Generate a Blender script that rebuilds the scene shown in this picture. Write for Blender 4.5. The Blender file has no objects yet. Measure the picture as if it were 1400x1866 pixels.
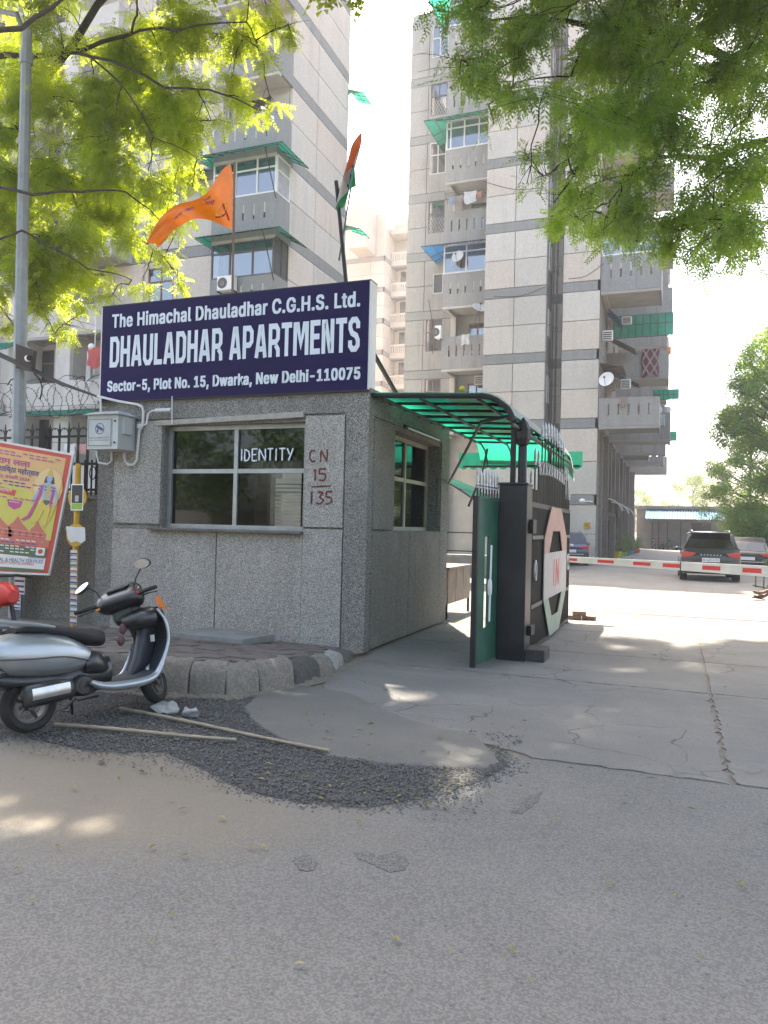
import bpy, math, random
import numpy as np
from mathutils import Vector, Matrix
R = math.radians
sc = bpy.context.scene
COL = sc.collection
rnd = random.Random(7)

# ---------------- camera, sky, sun, exposure ----------------
cd = bpy.data.cameras.new('camera'); cam = bpy.data.objects.new('camera', cd); COL.objects.link(cam)
cd.sensor_fit = 'VERTICAL'; cd.sensor_height = 36; cd.lens = 36 * 1380 / 1866
cd.clip_start = .05; cd.clip_end = 3000
CM = Matrix.Rotation(R(20.94), 3, 'Z') @ Matrix.Rotation(math.pi / 2 + R(1.04), 3, 'X') @ Matrix.Rotation(R(1.37), 3, 'Z')
cam.matrix_world = Matrix.Translation((0, 0, 1.6)) @ CM.to_4x4()
sc.camera = cam
w = bpy.data.worlds.new('World'); sc.world = w; w.use_nodes = True
wn = w.node_tree
sky = wn.nodes.new('ShaderNodeTexSky'); sky.sky_type = 'NISHITA'; sky.sun_disc = False
SUN = Vector((-.45, .89, math.tan(R(60)))).normalized()
sky.sun_elevation = R(60); sky.sun_rotation = math.atan2(SUN.x, SUN.y)
sky.dust_density = 4.5; sky.air_density = 1.0; sky.ozone_density = .6
bg = wn.nodes['Background']; bg.inputs['Strength'].default_value = .15
wn.links.new(sky.outputs[0], bg.inputs[0])
sl = bpy.data.lights.new('sun', 'SUN'); sl.energy = 4.2; sl.angle = R(.6); sl.color = (1, .95, .86)
so = bpy.data.objects.new('sun', sl); COL.objects.link(so); so.rotation_euler = SUN.to_track_quat('Z', 'Y').to_euler()
sc.view_settings.view_transform = 'Standard'; sc.view_settings.look = 'None'
sc.view_settings.exposure = 2.28; sc.view_settings.gamma = 1; sc.view_settings.use_curve_mapping = False
sc.view_settings.use_white_balance = True; sc.view_settings.white_balance_temperature = 7150
sc.cycles.max_bounces = 7; sc.cycles.transparent_max_bounces = 16; sc.cycles.caustics_reflective = False
sc.cycles.caustics_refractive = False; sc.cycles.use_denoising = True; sc.cycles.sample_clamp_indirect = 6
sc.cycles.volume_bounces = 0

# ---------------- helpers ----------------
def at(px, py, z=0):
    'ground point seen at a pixel of the photograph'
    d = CM @ Vector(((px - 700) / 1380, (933 - py) / 1380, -1)); t = (z - 1.6) / d.z
    return Vector((d.x * t, d.y * t, z))
ORG = {}
def tag(o, label=None, cat=None, group=None, kind=None):
    if label: o['label'] = label
    if cat: o['category'] = cat
    if group: o['group'] = group
    if kind: o['kind'] = kind
    return o
def thing(name, label, cat, loc=(0, 0, 0), group=None, rz=0, local=False):
    o = bpy.data.objects.new(name, None); o.empty_display_size = .2; COL.objects.link(o)
    o.location = loc; o.rotation_euler = (0, 0, rz)
    ORG[o.name] = Vector((0, 0, 0)) if local else Vector(loc)
    return tag(o, label, cat, group)
def kids(o): return [c for c in bpy.data.objects if c.parent == o]
def copy_tree(o, parent=None):
    c = o.copy(); COL.objects.link(c); c.parent = parent; ORG[c.name] = ORG.get(o.name)
    for k in CH.get(o.name, []): 
        n = copy_tree(k, c); CH.setdefault(c.name, []).append(n)
    return c
CH = {}
class B:
    def __init__(s): s.v = []; s.f = []
    def add(s, vs, fs):
        n = len(s.v); s.v += [tuple(p) for p in vs]; s.f += [tuple(i + n for i in f) for f in fs]; return s
    def box(s, x0, x1, y0, y1, z0, z1):
        return s.add([(x0, y0, z0), (x1, y0, z0), (x1, y1, z0), (x0, y1, z0), (x0, y0, z1), (x1, y0, z1), (x1, y1, z1), (x0, y1, z1)],
                     [(3, 2, 1, 0), (4, 5, 6, 7), (0, 1, 5, 4), (1, 2, 6, 5), (2, 3, 7, 6), (3, 0, 4, 7)])
    def prism(s, pts, axis, a0, a1):
        'polygon in the plane normal to axis, extruded from a0 to a1; pts in the other two axes in order'
        def mk(p, a): return {'x': (a, p[0], p[1]), 'y': (p[0], a, p[1]), 'z': (p[0], p[1], a)}[axis]
        n = len(pts)
        return s.add([mk(p, a0) for p in pts] + [mk(p, a1) for p in pts],
                     [tuple(range(n))[::-1], tuple(range(n, 2 * n))] + [(i, (i + 1) % n, (i + 1) % n + n, i + n) for i in range(n)])
    def quad(s, a, b, c, d): return s.add([a, b, c, d], [(0, 1, 2, 3)])
    def tube(s, pts, r, n=6, closed=False):
        pts = [Vector(p) for p in pts]; m = len(pts)
        rr = r if isinstance(r, (list, tuple)) else [r] * m
        rings = []; up = None
        for i, p in enumerate(pts):
            a = pts[(i - 1) % m] if (closed or i) else p; b = pts[(i + 1) % m] if (closed or i < m - 1) else p
            d = (b - a)
            if d.length < 1e-9: d = Vector((0, 0, 1))
            d.normalize()
            if up is None: up = Vector((0, 0, 1)) if abs(d.z) < .9 else Vector((1, 0, 0))
            u = d.cross(up)
            if u.length < 1e-5: u = d.cross(Vector((1, .3, .2)))
            u.normalize(); v = u.cross(d); up = v
            rings.append([p + (u * math.cos(2 * math.pi * k / n) + v * math.sin(2 * math.pi * k / n)) * rr[i] for k in range(n)])
        vs = [q for g in rings for q in g]; fs = []
        for i in range(m if closed else m - 1):
            j = (i + 1) % m
            for k in range(n): fs.append((i * n + k, i * n + (k + 1) % n, j * n + (k + 1) % n, j * n + k))
        if not closed: fs += [tuple(range(n))[::-1], tuple(range((m - 1) * n, m * n))]
        return s.add(vs, fs)
    def lathe(s, prof, c, axis='z', n=20):
        'prof: (radius, height) list'
        vs = []; fs = []; c = Vector(c)
        for r, h in prof:
            for k in range(n):
                a = 2 * math.pi * k / n; x, y = r * math.cos(a), r * math.sin(a)
                vs.append(c + Vector({'z': (x, y, h), 'y': (x, h, -y), 'x': (h, x, y)}[axis]))
        for i in range(len(prof) - 1):
            for k in range(n): fs.append((i * n + k, i * n + (k + 1) % n, (i + 1) * n + (k + 1) % n, (i + 1) * n + k))
        return s.add(vs, fs)
    def stube(s, pts, r, n=6, k=4):
        'tube along a smoothed path'
        P = [Vector(p) for p in pts]; m = len(P); rr = r if isinstance(r, (list, tuple)) else [r] * m; Q = []; S = []
        for i in range(m - 1):
            a, b, c, d = P[max(0, i - 1)], P[i], P[i + 1], P[min(m - 1, i + 2)]
            for j in range(k):
                t = j / k; Q.append(.5 * ((2 * b) + (c - a) * t + (2 * a - 5 * b + 4 * c - d) * t * t + (3 * b - a - 3 * c + d) * t ** 3)); S.append(rr[i] + (rr[i + 1] - rr[i]) * t)
        return s.tube(Q + [P[-1]], S + [rr[-1]], n)
    def ell(s, c, r, n=12, m=8):
        prof = [(math.sin(math.pi * i / m), -math.cos(math.pi * i / m)) for i in range(m + 1)]
        k = len(s.v); s.lathe(prof, (0, 0, 0), 'z', n)
        for i in range(k, len(s.v)): p = s.v[i]; s.v[i] = (c[0] + p[0] * r[0], c[1] + p[1] * r[1], c[2] + p[2] * r[2])
        return s
    def grid(s, fn, nu, nv, flip=False):
        vs = [fn(i / nu, j / nv) for i in range(nu + 1) for j in range(nv + 1)]
        fs = []
        for i in range(nu):
            for j in range(nv):
                a = i * (nv + 1) + j; q = (a, a + nv + 1, a + nv + 2, a + 1); fs.append(q[::-1] if flip else q)
        return s.add(vs, fs)
    def xf(s, M, k=0):
        for i in range(k, len(s.v)): s.v[i] = tuple(M @ Vector(s.v[i]))
        return s
    def put(s, name, mat, parent=None, label=None, smooth=False, bevel=0, sub=0, solid=0, kind=None, ang=40):
        me = bpy.data.meshes.new(name)
        o_ = ORG.get(parent.name, Vector((0, 0, 0))) if parent else Vector((0, 0, 0))
        me.from_pydata([(a - o_[0], b - o_[1], c - o_[2]) for a, b, c in s.v], [], s.f); me.update()
        me.materials.append(mat)
        if smooth:
            me.shade_smooth()
            try: me.set_sharp_from_angle(angle=R(ang))
            except Exception: pass
        o = bpy.data.objects.new(name, me); COL.objects.link(o)
        if parent:
            o.parent = parent; CH.setdefault(parent.name, []).append(o)
        ORG[o.name] = o_
        if solid: m = o.modifiers.new('t', 'SOLIDIFY'); m.thickness = solid; m.offset = 0
        if bevel: m = o.modifiers.new('b', 'BEVEL'); m.width = bevel; m.segments = 2; m.limit_method = 'ANGLE'
        if sub: m = o.modifiers.new('s', 'SUBSURF'); m.levels = sub; m.render_levels = sub
        if label: o['label'] = label
        if kind: o['kind'] = kind
        return o
def clone(o, dx, dy, dz, parent=None):
    c = o.copy(); COL.objects.link(c); c.parent = parent or o.parent
    c.location = o.location + Vector((dx, dy, dz)); CH.setdefault(c.parent.name, []).append(c); ORG[c.name] = ORG[o.name]
    return c

# ---------------- materials ----------------
def nodes(name):
    m = bpy.data.materials.new(name); m.use_nodes = True; nt = m.node_tree
    return m, nt, nt.nodes['Principled BSDF'], nt.nodes['Material Output']
def N(nt, t, **k):
    n = nt.nodes.new(t)
    for a, b in k.items():
        if hasattr(n, a): setattr(n, a, b)
        else: n.inputs[a].default_value = b
    return n
def ramp(nt, fac, stops):
    r = nt.nodes.new('ShaderNodeValToRGB'); e = r.color_ramp.elements
    while len(e) < len(stops): e.new(.5)
    for i, (p, c) in enumerate(stops):
        e[i].position = p; e[i].color = (c, c, c, 1) if isinstance(c, (int, float)) else (*c[:3], 1)
    nt.links.new(fac, r.inputs[0]); return r.outputs[0]
def mixc(nt, a, b, f, mode='MIX'):
    m = nt.nodes.new('ShaderNodeMix'); m.data_type = 'RGBA'; m.blend_type = mode
    for i, x in ((6, a), (7, b)):
        if isinstance(x, (tuple, list)): m.inputs[i].default_value = (*x[:3], 1)
        else: nt.links.new(x, m.inputs[i])
    if isinstance(f, (int, float)): m.inputs[0].default_value = f
    else: nt.links.new(f, m.inputs[0])
    return m.outputs[2]
def pos(nt): return nt.nodes.new('ShaderNodeNewGeometry').outputs['Position']
def noise(nt, scale, detail=4, rough=.6, vec=None, stretch=None):
    n = N(nt, 'ShaderNodeTexNoise'); n.inputs['Scale'].default_value = scale; n.inputs['Detail'].default_value = detail
    n.inputs['Roughness'].default_value = rough
    v = vec or pos(nt)
    if stretch:
        mp = nt.nodes.new('ShaderNodeVectorMath'); mp.operation = 'MULTIPLY'; mp.inputs[1].default_value = stretch
        nt.links.new(v, mp.inputs[0]); v = mp.outputs[0]
    nt.links.new(v, n.inputs['Vector']); return n.outputs['Fac']
def bump(nt, h, bs, strength=.3, dist=.01):
    b = nt.nodes.new('ShaderNodeBump'); b.inputs['Strength'].default_value = strength; b.inputs['Distance'].default_value = dist
    nt.links.new(h, b.inputs['Height']); nt.links.new(b.outputs[0], bs.inputs['Normal'])
def sc3(c, k): return tuple(min(1, x * k) for x in c)
def mat(name, col, rough=.6, metal=0, var=.15, vs=2.5, bmp=0, bsc=60, rand=0, coat=0, dirt=0):
    m, nt, p, o = nodes(name)
    c = mixc(nt, sc3(col, 1 - var), sc3(col, 1 + var), ramp(nt, noise(nt, vs, 5, .65), [(.3, 0), (.7, 1)]))
    if dirt:
        c = mixc(nt, c, sc3((.16, .135, .11), 1), ramp(nt, noise(nt, 1.1, 6, .7, stretch=(1, 1, .35)), [(.5, 0), (.8, dirt)]))
    if rand:
        oi = nt.nodes.new('ShaderNodeObjectInfo')
        c = mixc(nt, c, ramp(nt, oi.outputs['Random'], [(0, 1 - rand), (1, 1)]), 1, 'MULTIPLY')
    nt.links.new(c, p.inputs['Base Color'])
    p.inputs['Roughness'].default_value = rough; p.inputs['Metallic'].default_value = metal
    if coat: p.inputs['Coat Weight'].default_value = coat; p.inputs['Coat Roughness'].default_value = .08
    if bmp: bump(nt, noise(nt, bsc, 3), p, bmp, .01)
    return m
def aggregate(name, lo, hi, scale, strength=.5, dist=.01, stain=.5, rand=0, mid=.5, edge=.8, streak=0):
    'washed pebble-dash: dark and light grit'
    m, nt, p, o = nodes(name)
    v = N(nt, 'ShaderNodeTexVoronoi'); v.inputs['Scale'].default_value = scale
    nt.links.new(pos(nt), v.inputs['Vector'])
    sep = nt.nodes.new('ShaderNodeSeparateColor'); nt.links.new(v.outputs['Color'], sep.inputs[0])
    c = mixc(nt, lo, hi, ramp(nt, sep.outputs[0], [(mid - .28, 0), (mid + .28, 1)]))
    c = mixc(nt, c, sc3(lo, .55), ramp(nt, v.outputs['Distance'], [(.35, 0), (.75, edge)]))
    c = mixc(nt, c, sc3(lo, .8), ramp(nt, noise(nt, .7, 6, .7, stretch=(1, 1, .3)), [(.42, 0), (.75, stain)]))
    if streak: c = mixc(nt, c, sc3(lo, .62), ramp(nt, noise(nt, 1, 5, .65, stretch=(3.2, 3.2, .22)), [(.52, 0), (.72, streak)]))
    c = mixc(nt, c, sc3(hi, 1.05), ramp(nt, noise(nt, 1.9, 5, .6), [(.55, 0), (.8, .3)]))
    if rand:
        oi = nt.nodes.new('ShaderNodeObjectInfo')
        c = mixc(nt, c, ramp(nt, oi.outputs['Random'], [(0, (1 - rand, 1 - rand, 1 - rand)), (.5, (1, 1, 1)), (1, (1, 1 - rand * .55, 1 - rand * .85))]), 1, 'MULTIPLY')
    nt.links.new(c, p.inputs['Base Color']); p.inputs['Roughness'].default_value = .9
    inv = nt.nodes.new('ShaderNodeMath'); inv.operation = 'SUBTRACT'; inv.inputs[0].default_value = 1
    nt.links.new(v.outputs['Distance'], inv.inputs[1]); bump(nt, inv.outputs[0], p, strength, dist)
    return m
def glass(name, tint=(.5, .55, .55), refl=.12, rough=.03):
    m, nt, p, o = nodes(name)
    t = N(nt, 'ShaderNodeBsdfTransparent'); t.inputs[0].default_value = (*tint, 1)
    g = N(nt, 'ShaderNodeBsdfGlossy'); g.inputs['Roughness'].default_value = rough; g.inputs[0].default_value = (.9, .95, 1, 1)
    lw = N(nt, 'ShaderNodeFresnel'); lw.inputs[0].default_value = 1.5
    ad = nt.nodes.new('ShaderNodeMath'); ad.operation = 'ADD'; ad.inputs[1].default_value = refl; nt.links.new(lw.outputs[0], ad.inputs[0])
    x = nt.nodes.new('ShaderNodeMixShader'); nt.links.new(ad.outputs[0], x.inputs[0]); nt.links.new(t.outputs[0], x.inputs[1]); nt.links.new(g.outputs[0], x.inputs[2])
    nt.links.new(x.outputs[0], o.inputs[0]); return m
def sheet(name, col, thru=.6, stripes=0):
    'translucent fibreglass or cloth'
    m, nt, p, o = nodes(name)
    n_ = ramp(nt, noise(nt, 3, 5, .7), [(.3, 0), (.75, 1)])
    c = mixc(nt, sc3(col, .75), sc3(col, 1.15), n_)
    d = N(nt, 'ShaderNodeBsdfDiffuse'); t = N(nt, 'ShaderNodeBsdfTranslucent'); x = nt.nodes.new('ShaderNodeMixShader')
    nt.links.new(c, d.inputs[0]); nt.links.new(c, t.inputs[0]); x.inputs[0].default_value = thru
    nt.links.new(d.outputs[0], x.inputs[1]); nt.links.new(t.outputs[0], x.inputs[2])
    g = N(nt, 'ShaderNodeBsdfGlossy'); g.inputs['Roughness'].default_value = .3; y = nt.nodes.new('ShaderNodeMixShader'); y.inputs[0].default_value = .05
    nt.links.new(x.outputs[0], y.inputs[1]); nt.links.new(g.outputs[0], y.inputs[2]); nt.links.new(y.outputs[0], o.inputs[0]); return m
def leafmat(name, dark, light, glow, thru=.5):
    m, nt, p, o = nodes(name)
    n1 = ramp(nt, noise(nt, .9, 3, .6), [(.35, 0), (.65, 1)]); n2 = ramp(nt, noise(nt, 14, 2), [(.3, 0), (.7, 1)])
    c = mixc(nt, mixc(nt, dark, light, n1), light, n2)
    c = mixc(nt, mixc(nt, dark, light, n1), c, .5)
    d = N(nt, 'ShaderNodeBsdfDiffuse'); t = N(nt, 'ShaderNodeBsdfTranslucent'); x = nt.nodes.new('ShaderNodeMixShader')
    nt.links.new(c, d.inputs[0]); nt.links.new(mixc(nt, sc3(glow, .6), glow, n1), t.inputs[0]); x.inputs[0].default_value = thru
    g = N(nt, 'ShaderNodeBsdfGlossy'); g.inputs['Roughness'].default_value = .35; y = nt.nodes.new('ShaderNodeMixShader'); y.inputs[0].default_value = .06
    nt.links.new(d.outputs[0], x.inputs[1]); nt.links.new(t.outputs[0], x.inputs[2])
    nt.links.new(x.outputs[0], y.inputs[1]); nt.links.new(g.outputs[0], y.inputs[2]); nt.links.new(y.outputs[0], o.inputs[0]); return m

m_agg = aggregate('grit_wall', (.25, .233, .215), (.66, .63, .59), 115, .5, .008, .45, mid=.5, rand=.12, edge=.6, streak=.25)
m_aggd = aggregate('grit_frame', (.16, .15, .14), (.48, .46, .43), 105, .6, .010, .5, mid=.5, streak=.3)
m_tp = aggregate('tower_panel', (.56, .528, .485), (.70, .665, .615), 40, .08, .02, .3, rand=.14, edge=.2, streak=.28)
m_side_shade = aggregate('tower_side_shade', (.17, .155, .145), (.27, .25, .235), 40, .12, .02, .9, rand=.15, edge=.25, streak=.6)  # tower grey darkened and browned: shade below the balconies put into the colour
m_tb = aggregate('tower_band', (.24, .248, .25), (.31, .32, .32), 40, .1, .02, .4, edge=.2, streak=.4)
m_tg = aggregate('tower_grey', (.31, .305, .30), (.41, .405, .40), 40, .12, .02, .8, edge=.25, streak=.6)
m_crp = mat('cream_panel', (.62, .52, .43), .9, var=.1, vs=.5, rand=.1)
m_crb = mat('cream_band', (.34, .29, .26), .9, var=.1)
m_plaster = mat('white_plaster', (.5, .49, .47), .9, var=.12, vs=.8, dirt=.35)
m_soffit = mat('soffit', (.36, .35, .34), .9, var=.15, vs=.8, dirt=.4)
m_conc = mat('concrete', (.24, .235, .225), .9, var=.25, vs=3, bmp=.3, bsc=50, dirt=.5)
m_dark = mat('dark_iron', (.022, .021, .022), .5, .3, var=.3, vs=8)
m_black = mat('black_plastic', (.02, .02, .022), .45, var=.2)
m_rub = mat('rubber', (.022, .021, .02), .85, var=.35, vs=12, bmp=.2, bsc=200)
m_sil = mat('silver_paint', (.36, .39, .42), .3, .55, var=.04, coat=.5)
m_silm = mat('steel', (.55, .55, .55), .3, .9, var=.15, vs=10)
m_alu = mat('aluminium', (.36, .37, .38), .45, .6, var=.15, vs=6)
m_alud = mat('dark_aluminium', (.10, .09, .085), .5, .4, var=.2)
m_white = mat('white_paint', (.78, .78, .78), .5, var=.05)
m_whited = mat('white_frame', (.6, .6, .6), .5, var=.1)
m_wood = mat('wood', (.22, .12, .08), .65, var=.3, vs=5)
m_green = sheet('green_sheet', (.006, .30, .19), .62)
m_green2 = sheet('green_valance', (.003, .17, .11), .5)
m_blue = sheet('blue_sheet', (.02, .20, .42), .65)
m_palesheet = sheet('pale_sheet', (.62, .68, .52), .7)
m_clear = sheet('milky_sheet', (.62, .66, .66), .5)
m_gdark = sheet('dark_green_sheet', (.012, .045, .035), .1)
m_glass = glass('dark_glass', (.055, .058, .06), .01)
m_glassc = glass('clear_glass', (.42, .44, .44), .0)
m_glassb = glass('tower_glass', (.25, .28, .32), .22, .06)
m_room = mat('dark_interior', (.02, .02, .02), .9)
m_red = mat('red', (.6, .035, .03), .45, var=.08, coat=.3)
m_navy = mat('navy_sign', (.012, .006, .055), .55, var=.15, vs=1.2)
m_navy.node_tree.nodes['Principled BSDF'].inputs['Specular IOR Level'].default_value = .18
m_lett = mat('letter_white', (.62, .68, .76), .5, var=.04)
m_yel = mat('yellow_paint', (.55, .30, .02), .55, var=.2, vs=6)
m_bark = mat('bark', (.06, .048, .04), .95, var=.4, vs=12, bmp=.6, bsc=60)
m_gpole = mat('galvanised', (.26, .28, .30), .6, .1, var=.15, vs=5)
m_lg = mat('light_grey_box', (.45, .48, .48), .5, var=.06)
m_cloth = {k: sheet('cloth_' + k, c, .35) for k, c in dict(white=(.75, .75, .78), red=(.6, .06, .05), blue=(.25, .33, .45), brown=(.35, .28, .24), pink=(.6, .3, .3), salmon=(.55, .25, .18)).items()}
# ---------------- ground ----------------
def pix(px, py, axis, v):
    d = CM @ Vector(((px - 700) / 1380, (933 - py) / 1380, -1)); t = v / d['xyz'.index(axis)]
    return Vector((d.x * t, d.y * t, 1.6 + d.z * t))
def groundmat(name, base, dust, pit=.35, spots=120, dust_at=None, cracks=0, bs=.25, grit=0):
    m, nt, p, o = nodes(name)
    P_ = pos(nt)
    c = mixc(nt, sc3(base, .76), sc3(base, 1.2), ramp(nt, noise(nt, .55, 7, .62), [(.3, 0), (.7, 1)]))
    c = mixc(nt, c, dust, ramp(nt, noise(nt, .9, 6, .7, stretch=(1, 1.6, 1)), [(.48, 0), (.78, .75)]))
    v = N(nt, 'ShaderNodeTexVoronoi'); v.inputs['Scale'].default_value = spots; nt.links.new(P_, v.inputs['Vector'])
    sp = nt.nodes.new('ShaderNodeSeparateColor'); nt.links.new(v.outputs['Color'], sp.inputs[0])
    c = mixc(nt, c, mixc(nt, sc3(base, .62), sc3(base, 1.4), ramp(nt, sp.outputs[0], [(.3, 0), (.8, 1)])), pit)
    v2 = N(nt, 'ShaderNodeTexVoronoi'); v2.inputs['Scale'].default_value = 15; nt.links.new(P_, v2.inputs['Vector'])
    c = mixc(nt, c, sc3(base, .55), ramp(nt, v2.outputs['Distance'], [(.07, .8), (.15, 0)]))
    h = noise(nt, 45, 5, .7)
    if dust_at:
        dv = nt.nodes.new('ShaderNodeVectorMath'); dv.operation = 'DISTANCE'; dv.inputs[1].default_value = dust_at[0]
        nv = nt.nodes.new('ShaderNodeVectorMath'); nv.operation = 'MULTIPLY'; nv.inputs[1].default_value = (1, 1.9, 1)
        nt.links.new(P_, nv.inputs[0]); nt.links.new(nv.outputs[0], dv.inputs[0])
        dd = nt.nodes.new('ShaderNodeMath'); dd.operation = 'MULTIPLY_ADD'; dd.inputs[1].default_value = 1.6; nt.links.new(noise(nt, 1.3, 5, .6), dd.inputs[0]); nt.links.new(dv.outputs['Value'], dd.inputs[2])
        c = mixc(nt, c, dust_at[1], ramp(nt, dd.outputs[0], [(0, .85), (.5, .8), (1, 0)]) if 0 else rampd(nt, dd.outputs[0], dust_at[2], dust_at[3], .65))
    if cracks:
        nz = nt.nodes.new('ShaderNodeTexNoise'); nz.inputs['Scale'].default_value = 2.5; nt.links.new(P_, nz.inputs['Vector'])
        av = nt.nodes.new('ShaderNodeVectorMath'); av.operation = 'MULTIPLY_ADD'; av.inputs[1].default_value = (.5, .5, 0); nt.links.new(nz.outputs['Color'], av.inputs[0]); nt.links.new(P_, av.inputs[2])
        v3 = N(nt, 'ShaderNodeTexVoronoi'); v3.feature = 'DISTANCE_TO_EDGE'; v3.inputs['Scale'].default_value = 1.15; nt.links.new(av.outputs[0], v3.inputs['Vector'])
        line = ramp(nt, v3.outputs['Distance'], [(.0, 1), (.013, 0)]); msk = ramp(nt, noise(nt, .6, 3), [(.46, 0), (.54, cracks)])
        mm = nt.nodes.new('ShaderNodeMath'); mm.operation = 'MULTIPLY'; nt.links.new(line, mm.inputs[0]); nt.links.new(msk, mm.inputs[1])
        c = mixc(nt, c, (.05, .04, .035), mm.outputs[0])
    nt.links.new(c, p.inputs['Base Color']); p.inputs['Roughness'].default_value = .88
    bump(nt, mixc(nt, h, sp.outputs[0], .4), p, bs, .006); return m
def rampd(nt, val, a, b, top):
    mr = nt.nodes.new('ShaderNodeMapRange'); mr.inputs[1].default_value = a; mr.inputs[2].default_value = b
    mr.inputs[3].default_value = top; mr.inputs[4].default_value = 0; mr.interpolation_type = 'SMOOTHSTEP'; nt.links.new(val, mr.inputs[0]); return mr.outputs[0]
m_road = groundmat('road', (.150, .144, .136), (.205, .188, .165), .5, 120, ((-3.6, 7.1, 0), (.20, .165, .12), 1.9, 3.3))
m_slab = groundmat('driveway_slab', (.165, .157, .148), (.24, .218, .19), .22, 130, None, .9)
m_earth = groundmat('dusty_ground', (.17, .145, .12), (.25, .2, .15), .4, 60)
m_mort = groundmat('mortar', (.125, .12, .112), (.19, .175, .15), .2, 220, None, 0, .15)
m_grav = aggregate('gravel', (.045, .043, .042), (.20, .195, .185), 80, 1, .02, .3)
m_pave = groundmat('paver', (.15, .125, .11), (.23, .18, .14), .25, 150)
m_kerb = groundmat('kerb', (.20, .175, .15), (.30, .27, .24), .4, 60, None, 0, .6)

def sheet_poly(name, pts, z, m, parent=None, skirt=.03, kind=None, n=0):
    b = B(); b.prism([(p[0], p[1]) for p in pts], 'z', z - skirt, z); return b.put(name, m, parent, kind=kind)
def wobble(pts, amp, step=.12, seed=1):
    r = random.Random(seed); out = []
    for i, p in enumerate(pts):
        q = pts[(i + 1) % len(pts)]; p, q = Vector(p[:2]), Vector(q[:2]); n = max(1, int((q - p).length / step))
        for k in range(n): out.append(p.lerp(q, k / n) + Vector((r.uniform(-amp, amp), r.uniform(-amp, amp))))
    return out
g = B(); g.box(-900, 900, -300, 1500, -.4, -.012); tag(g.put('ground', m_earth), kind='structure')
b = B(); b.box(-60, 60, -12, 5.35, -.011, 0)
road = tag(b.put('road', m_road), kind='structure')
# driveway: concrete slabs with open joints
dr = B(); dr.box(-3.55, 6.5, 5.35, 80, -.011, -.004); drv = tag(dr.put('driveway', m_earth), kind='structure')
ORG[drv.name] = Vector((0, 0, 0))
ys = [5.36, 8.25, 10.2, 12.4, 15.2, 18.4, 22, 26, 31, 37, 45, 56, 78]
for i in range(len(ys) - 1):
    for x0, x1 in ((-3.53, .35), (.385, 3.7), (3.73, 6.5)):
        if ys[i] < 8 and x0 < -3: 
            pts = [(-3.25, 6.9), (-2.9, 6.25), (-1.9, 5.9), (-.9, 5.36), (x1, 5.36), (x1, 8.23), (-3.53, 8.23)]
        else: pts = [(x0, ys[i] + .012), (x1, ys[i] + .012), (x1, ys[i + 1] - .012), (x0, ys[i + 1] - .012)]
        b = B(); b.prism(wobble(pts, .006 if i else .022, .25 if i else .07, i), 'z', -.005, .006 + .002 * rnd.random()); b.put('slab', m_slab, drv)
# side strips behind the guard room
b = B(); b.box(-60, -3.56, 12.6, 80, -.011, -.002); tag(b.put('yard', m_slab), kind='structure')
# crumbled driveway edge, gravel bed, mortar patch
G_ = lambda l: [at(*p) for p in l]
gp = G_([(-60, 1352), (40, 1345), (170, 1368), (300, 1372), (375, 1402), (440, 1440), (560, 1463), (690, 1470), (800, 1452), (880, 1422), (930, 1393), (880, 1360), (700, 1330), (560, 1255), (450, 1255), (300, 1255), (100, 1245), (-60, 1240)])
gb = sheet_poly('gravel_bed', wobble(wobble(gp, .035, .28, 9), .014, .05), .003, m_grav); tag(gb, kind='structure')
mp = G_([(450, 1290), (460, 1310), (500, 1345), (600, 1378), (700, 1392), (800, 1402), (880, 1402), (908, 1392), (902, 1372), (860, 1342), (740, 1312), (670, 1278), (600, 1256), (540, 1250), (470, 1262)])
mo = B(); w_ = wobble(wobble(mp, .03, .25, 4), .008, .05, 3); cx = sum(p.x for p in w_) / len(w_); cy = sum(p.y for p in w_) / len(w_); n = len(w_)
rings = []
for k, (s_, z) in enumerate(((1, .0), (.99, .011), (.94, .017), (.6, .022), (.2, .026))): rings += [(cx + (p.x - cx) * s_, cy + (p.y - cy) * s_, z) for p in w_]
mo.add(rings, [(k * n + i, k * n + (i + 1) % n, (k + 1) * n + (i + 1) % n, (k + 1) * n + i) for k in range(4) for i in range(n)] + [tuple(range(4 * n, 5 * n))])
tag(mo.put('mortar_patch', m_mort, smooth=True), kind='structure')
from mathutils.geometry import intersect_point_tri_2d
def inside(p, poly):
    c = False; j = len(poly) - 1
    for i in range(len(poly)):
        a, q = poly[i], poly[j]
        if (a[1] > p[1]) != (q[1] > p[1]) and p[0] < (q[0] - a[0]) * (p[1] - a[1]) / (q[1] - a[1]) + a[0]: c = not c
        j = i
    return c
st = B(); r_ = random.Random(5); xs = [p.x for p in gp]; ysx = [p.y for p in gp]; cnt = 0
while cnt < 15000:
    p = (r_.uniform(min(xs), max(xs)), r_.uniform(min(ysx), max(ysx)))
    ed = r_.random() < .2
    if (not inside(p, gp)) or inside(p, mp): 
        if not ed or abs(p[0] + 3) > 3 or inside(p, mp): continue
        q = min(gp, key=lambda e: (e.x - p[0]) ** 2 + (e.y - p[1]) ** 2)
        if (q.x - p[0]) ** 2 + (q.y - p[1]) ** 2 > .16: continue
    cnt += 1; s = r_.uniform(.004, .011) * (1.9 if r_.random() < .07 else 1); z = .008 + s * .4
    st.add([(p[0] + s * r_.uniform(.6, 1.3) * dx, p[1] + s * r_.uniform(.6, 1.3) * dy, z + s * dz * r_.uniform(.5, 1)) for dx, dy, dz in ((1, 0, 0), (0, 1, 0), (-1, 0, 0), (0, -1, 0), (0, 0, 1))],
           [(0, 1, 4), (1, 2, 4), (2, 3, 4), (3, 0, 4)])
bnd = [Vector(p[:2]) for p in gp]
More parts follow.
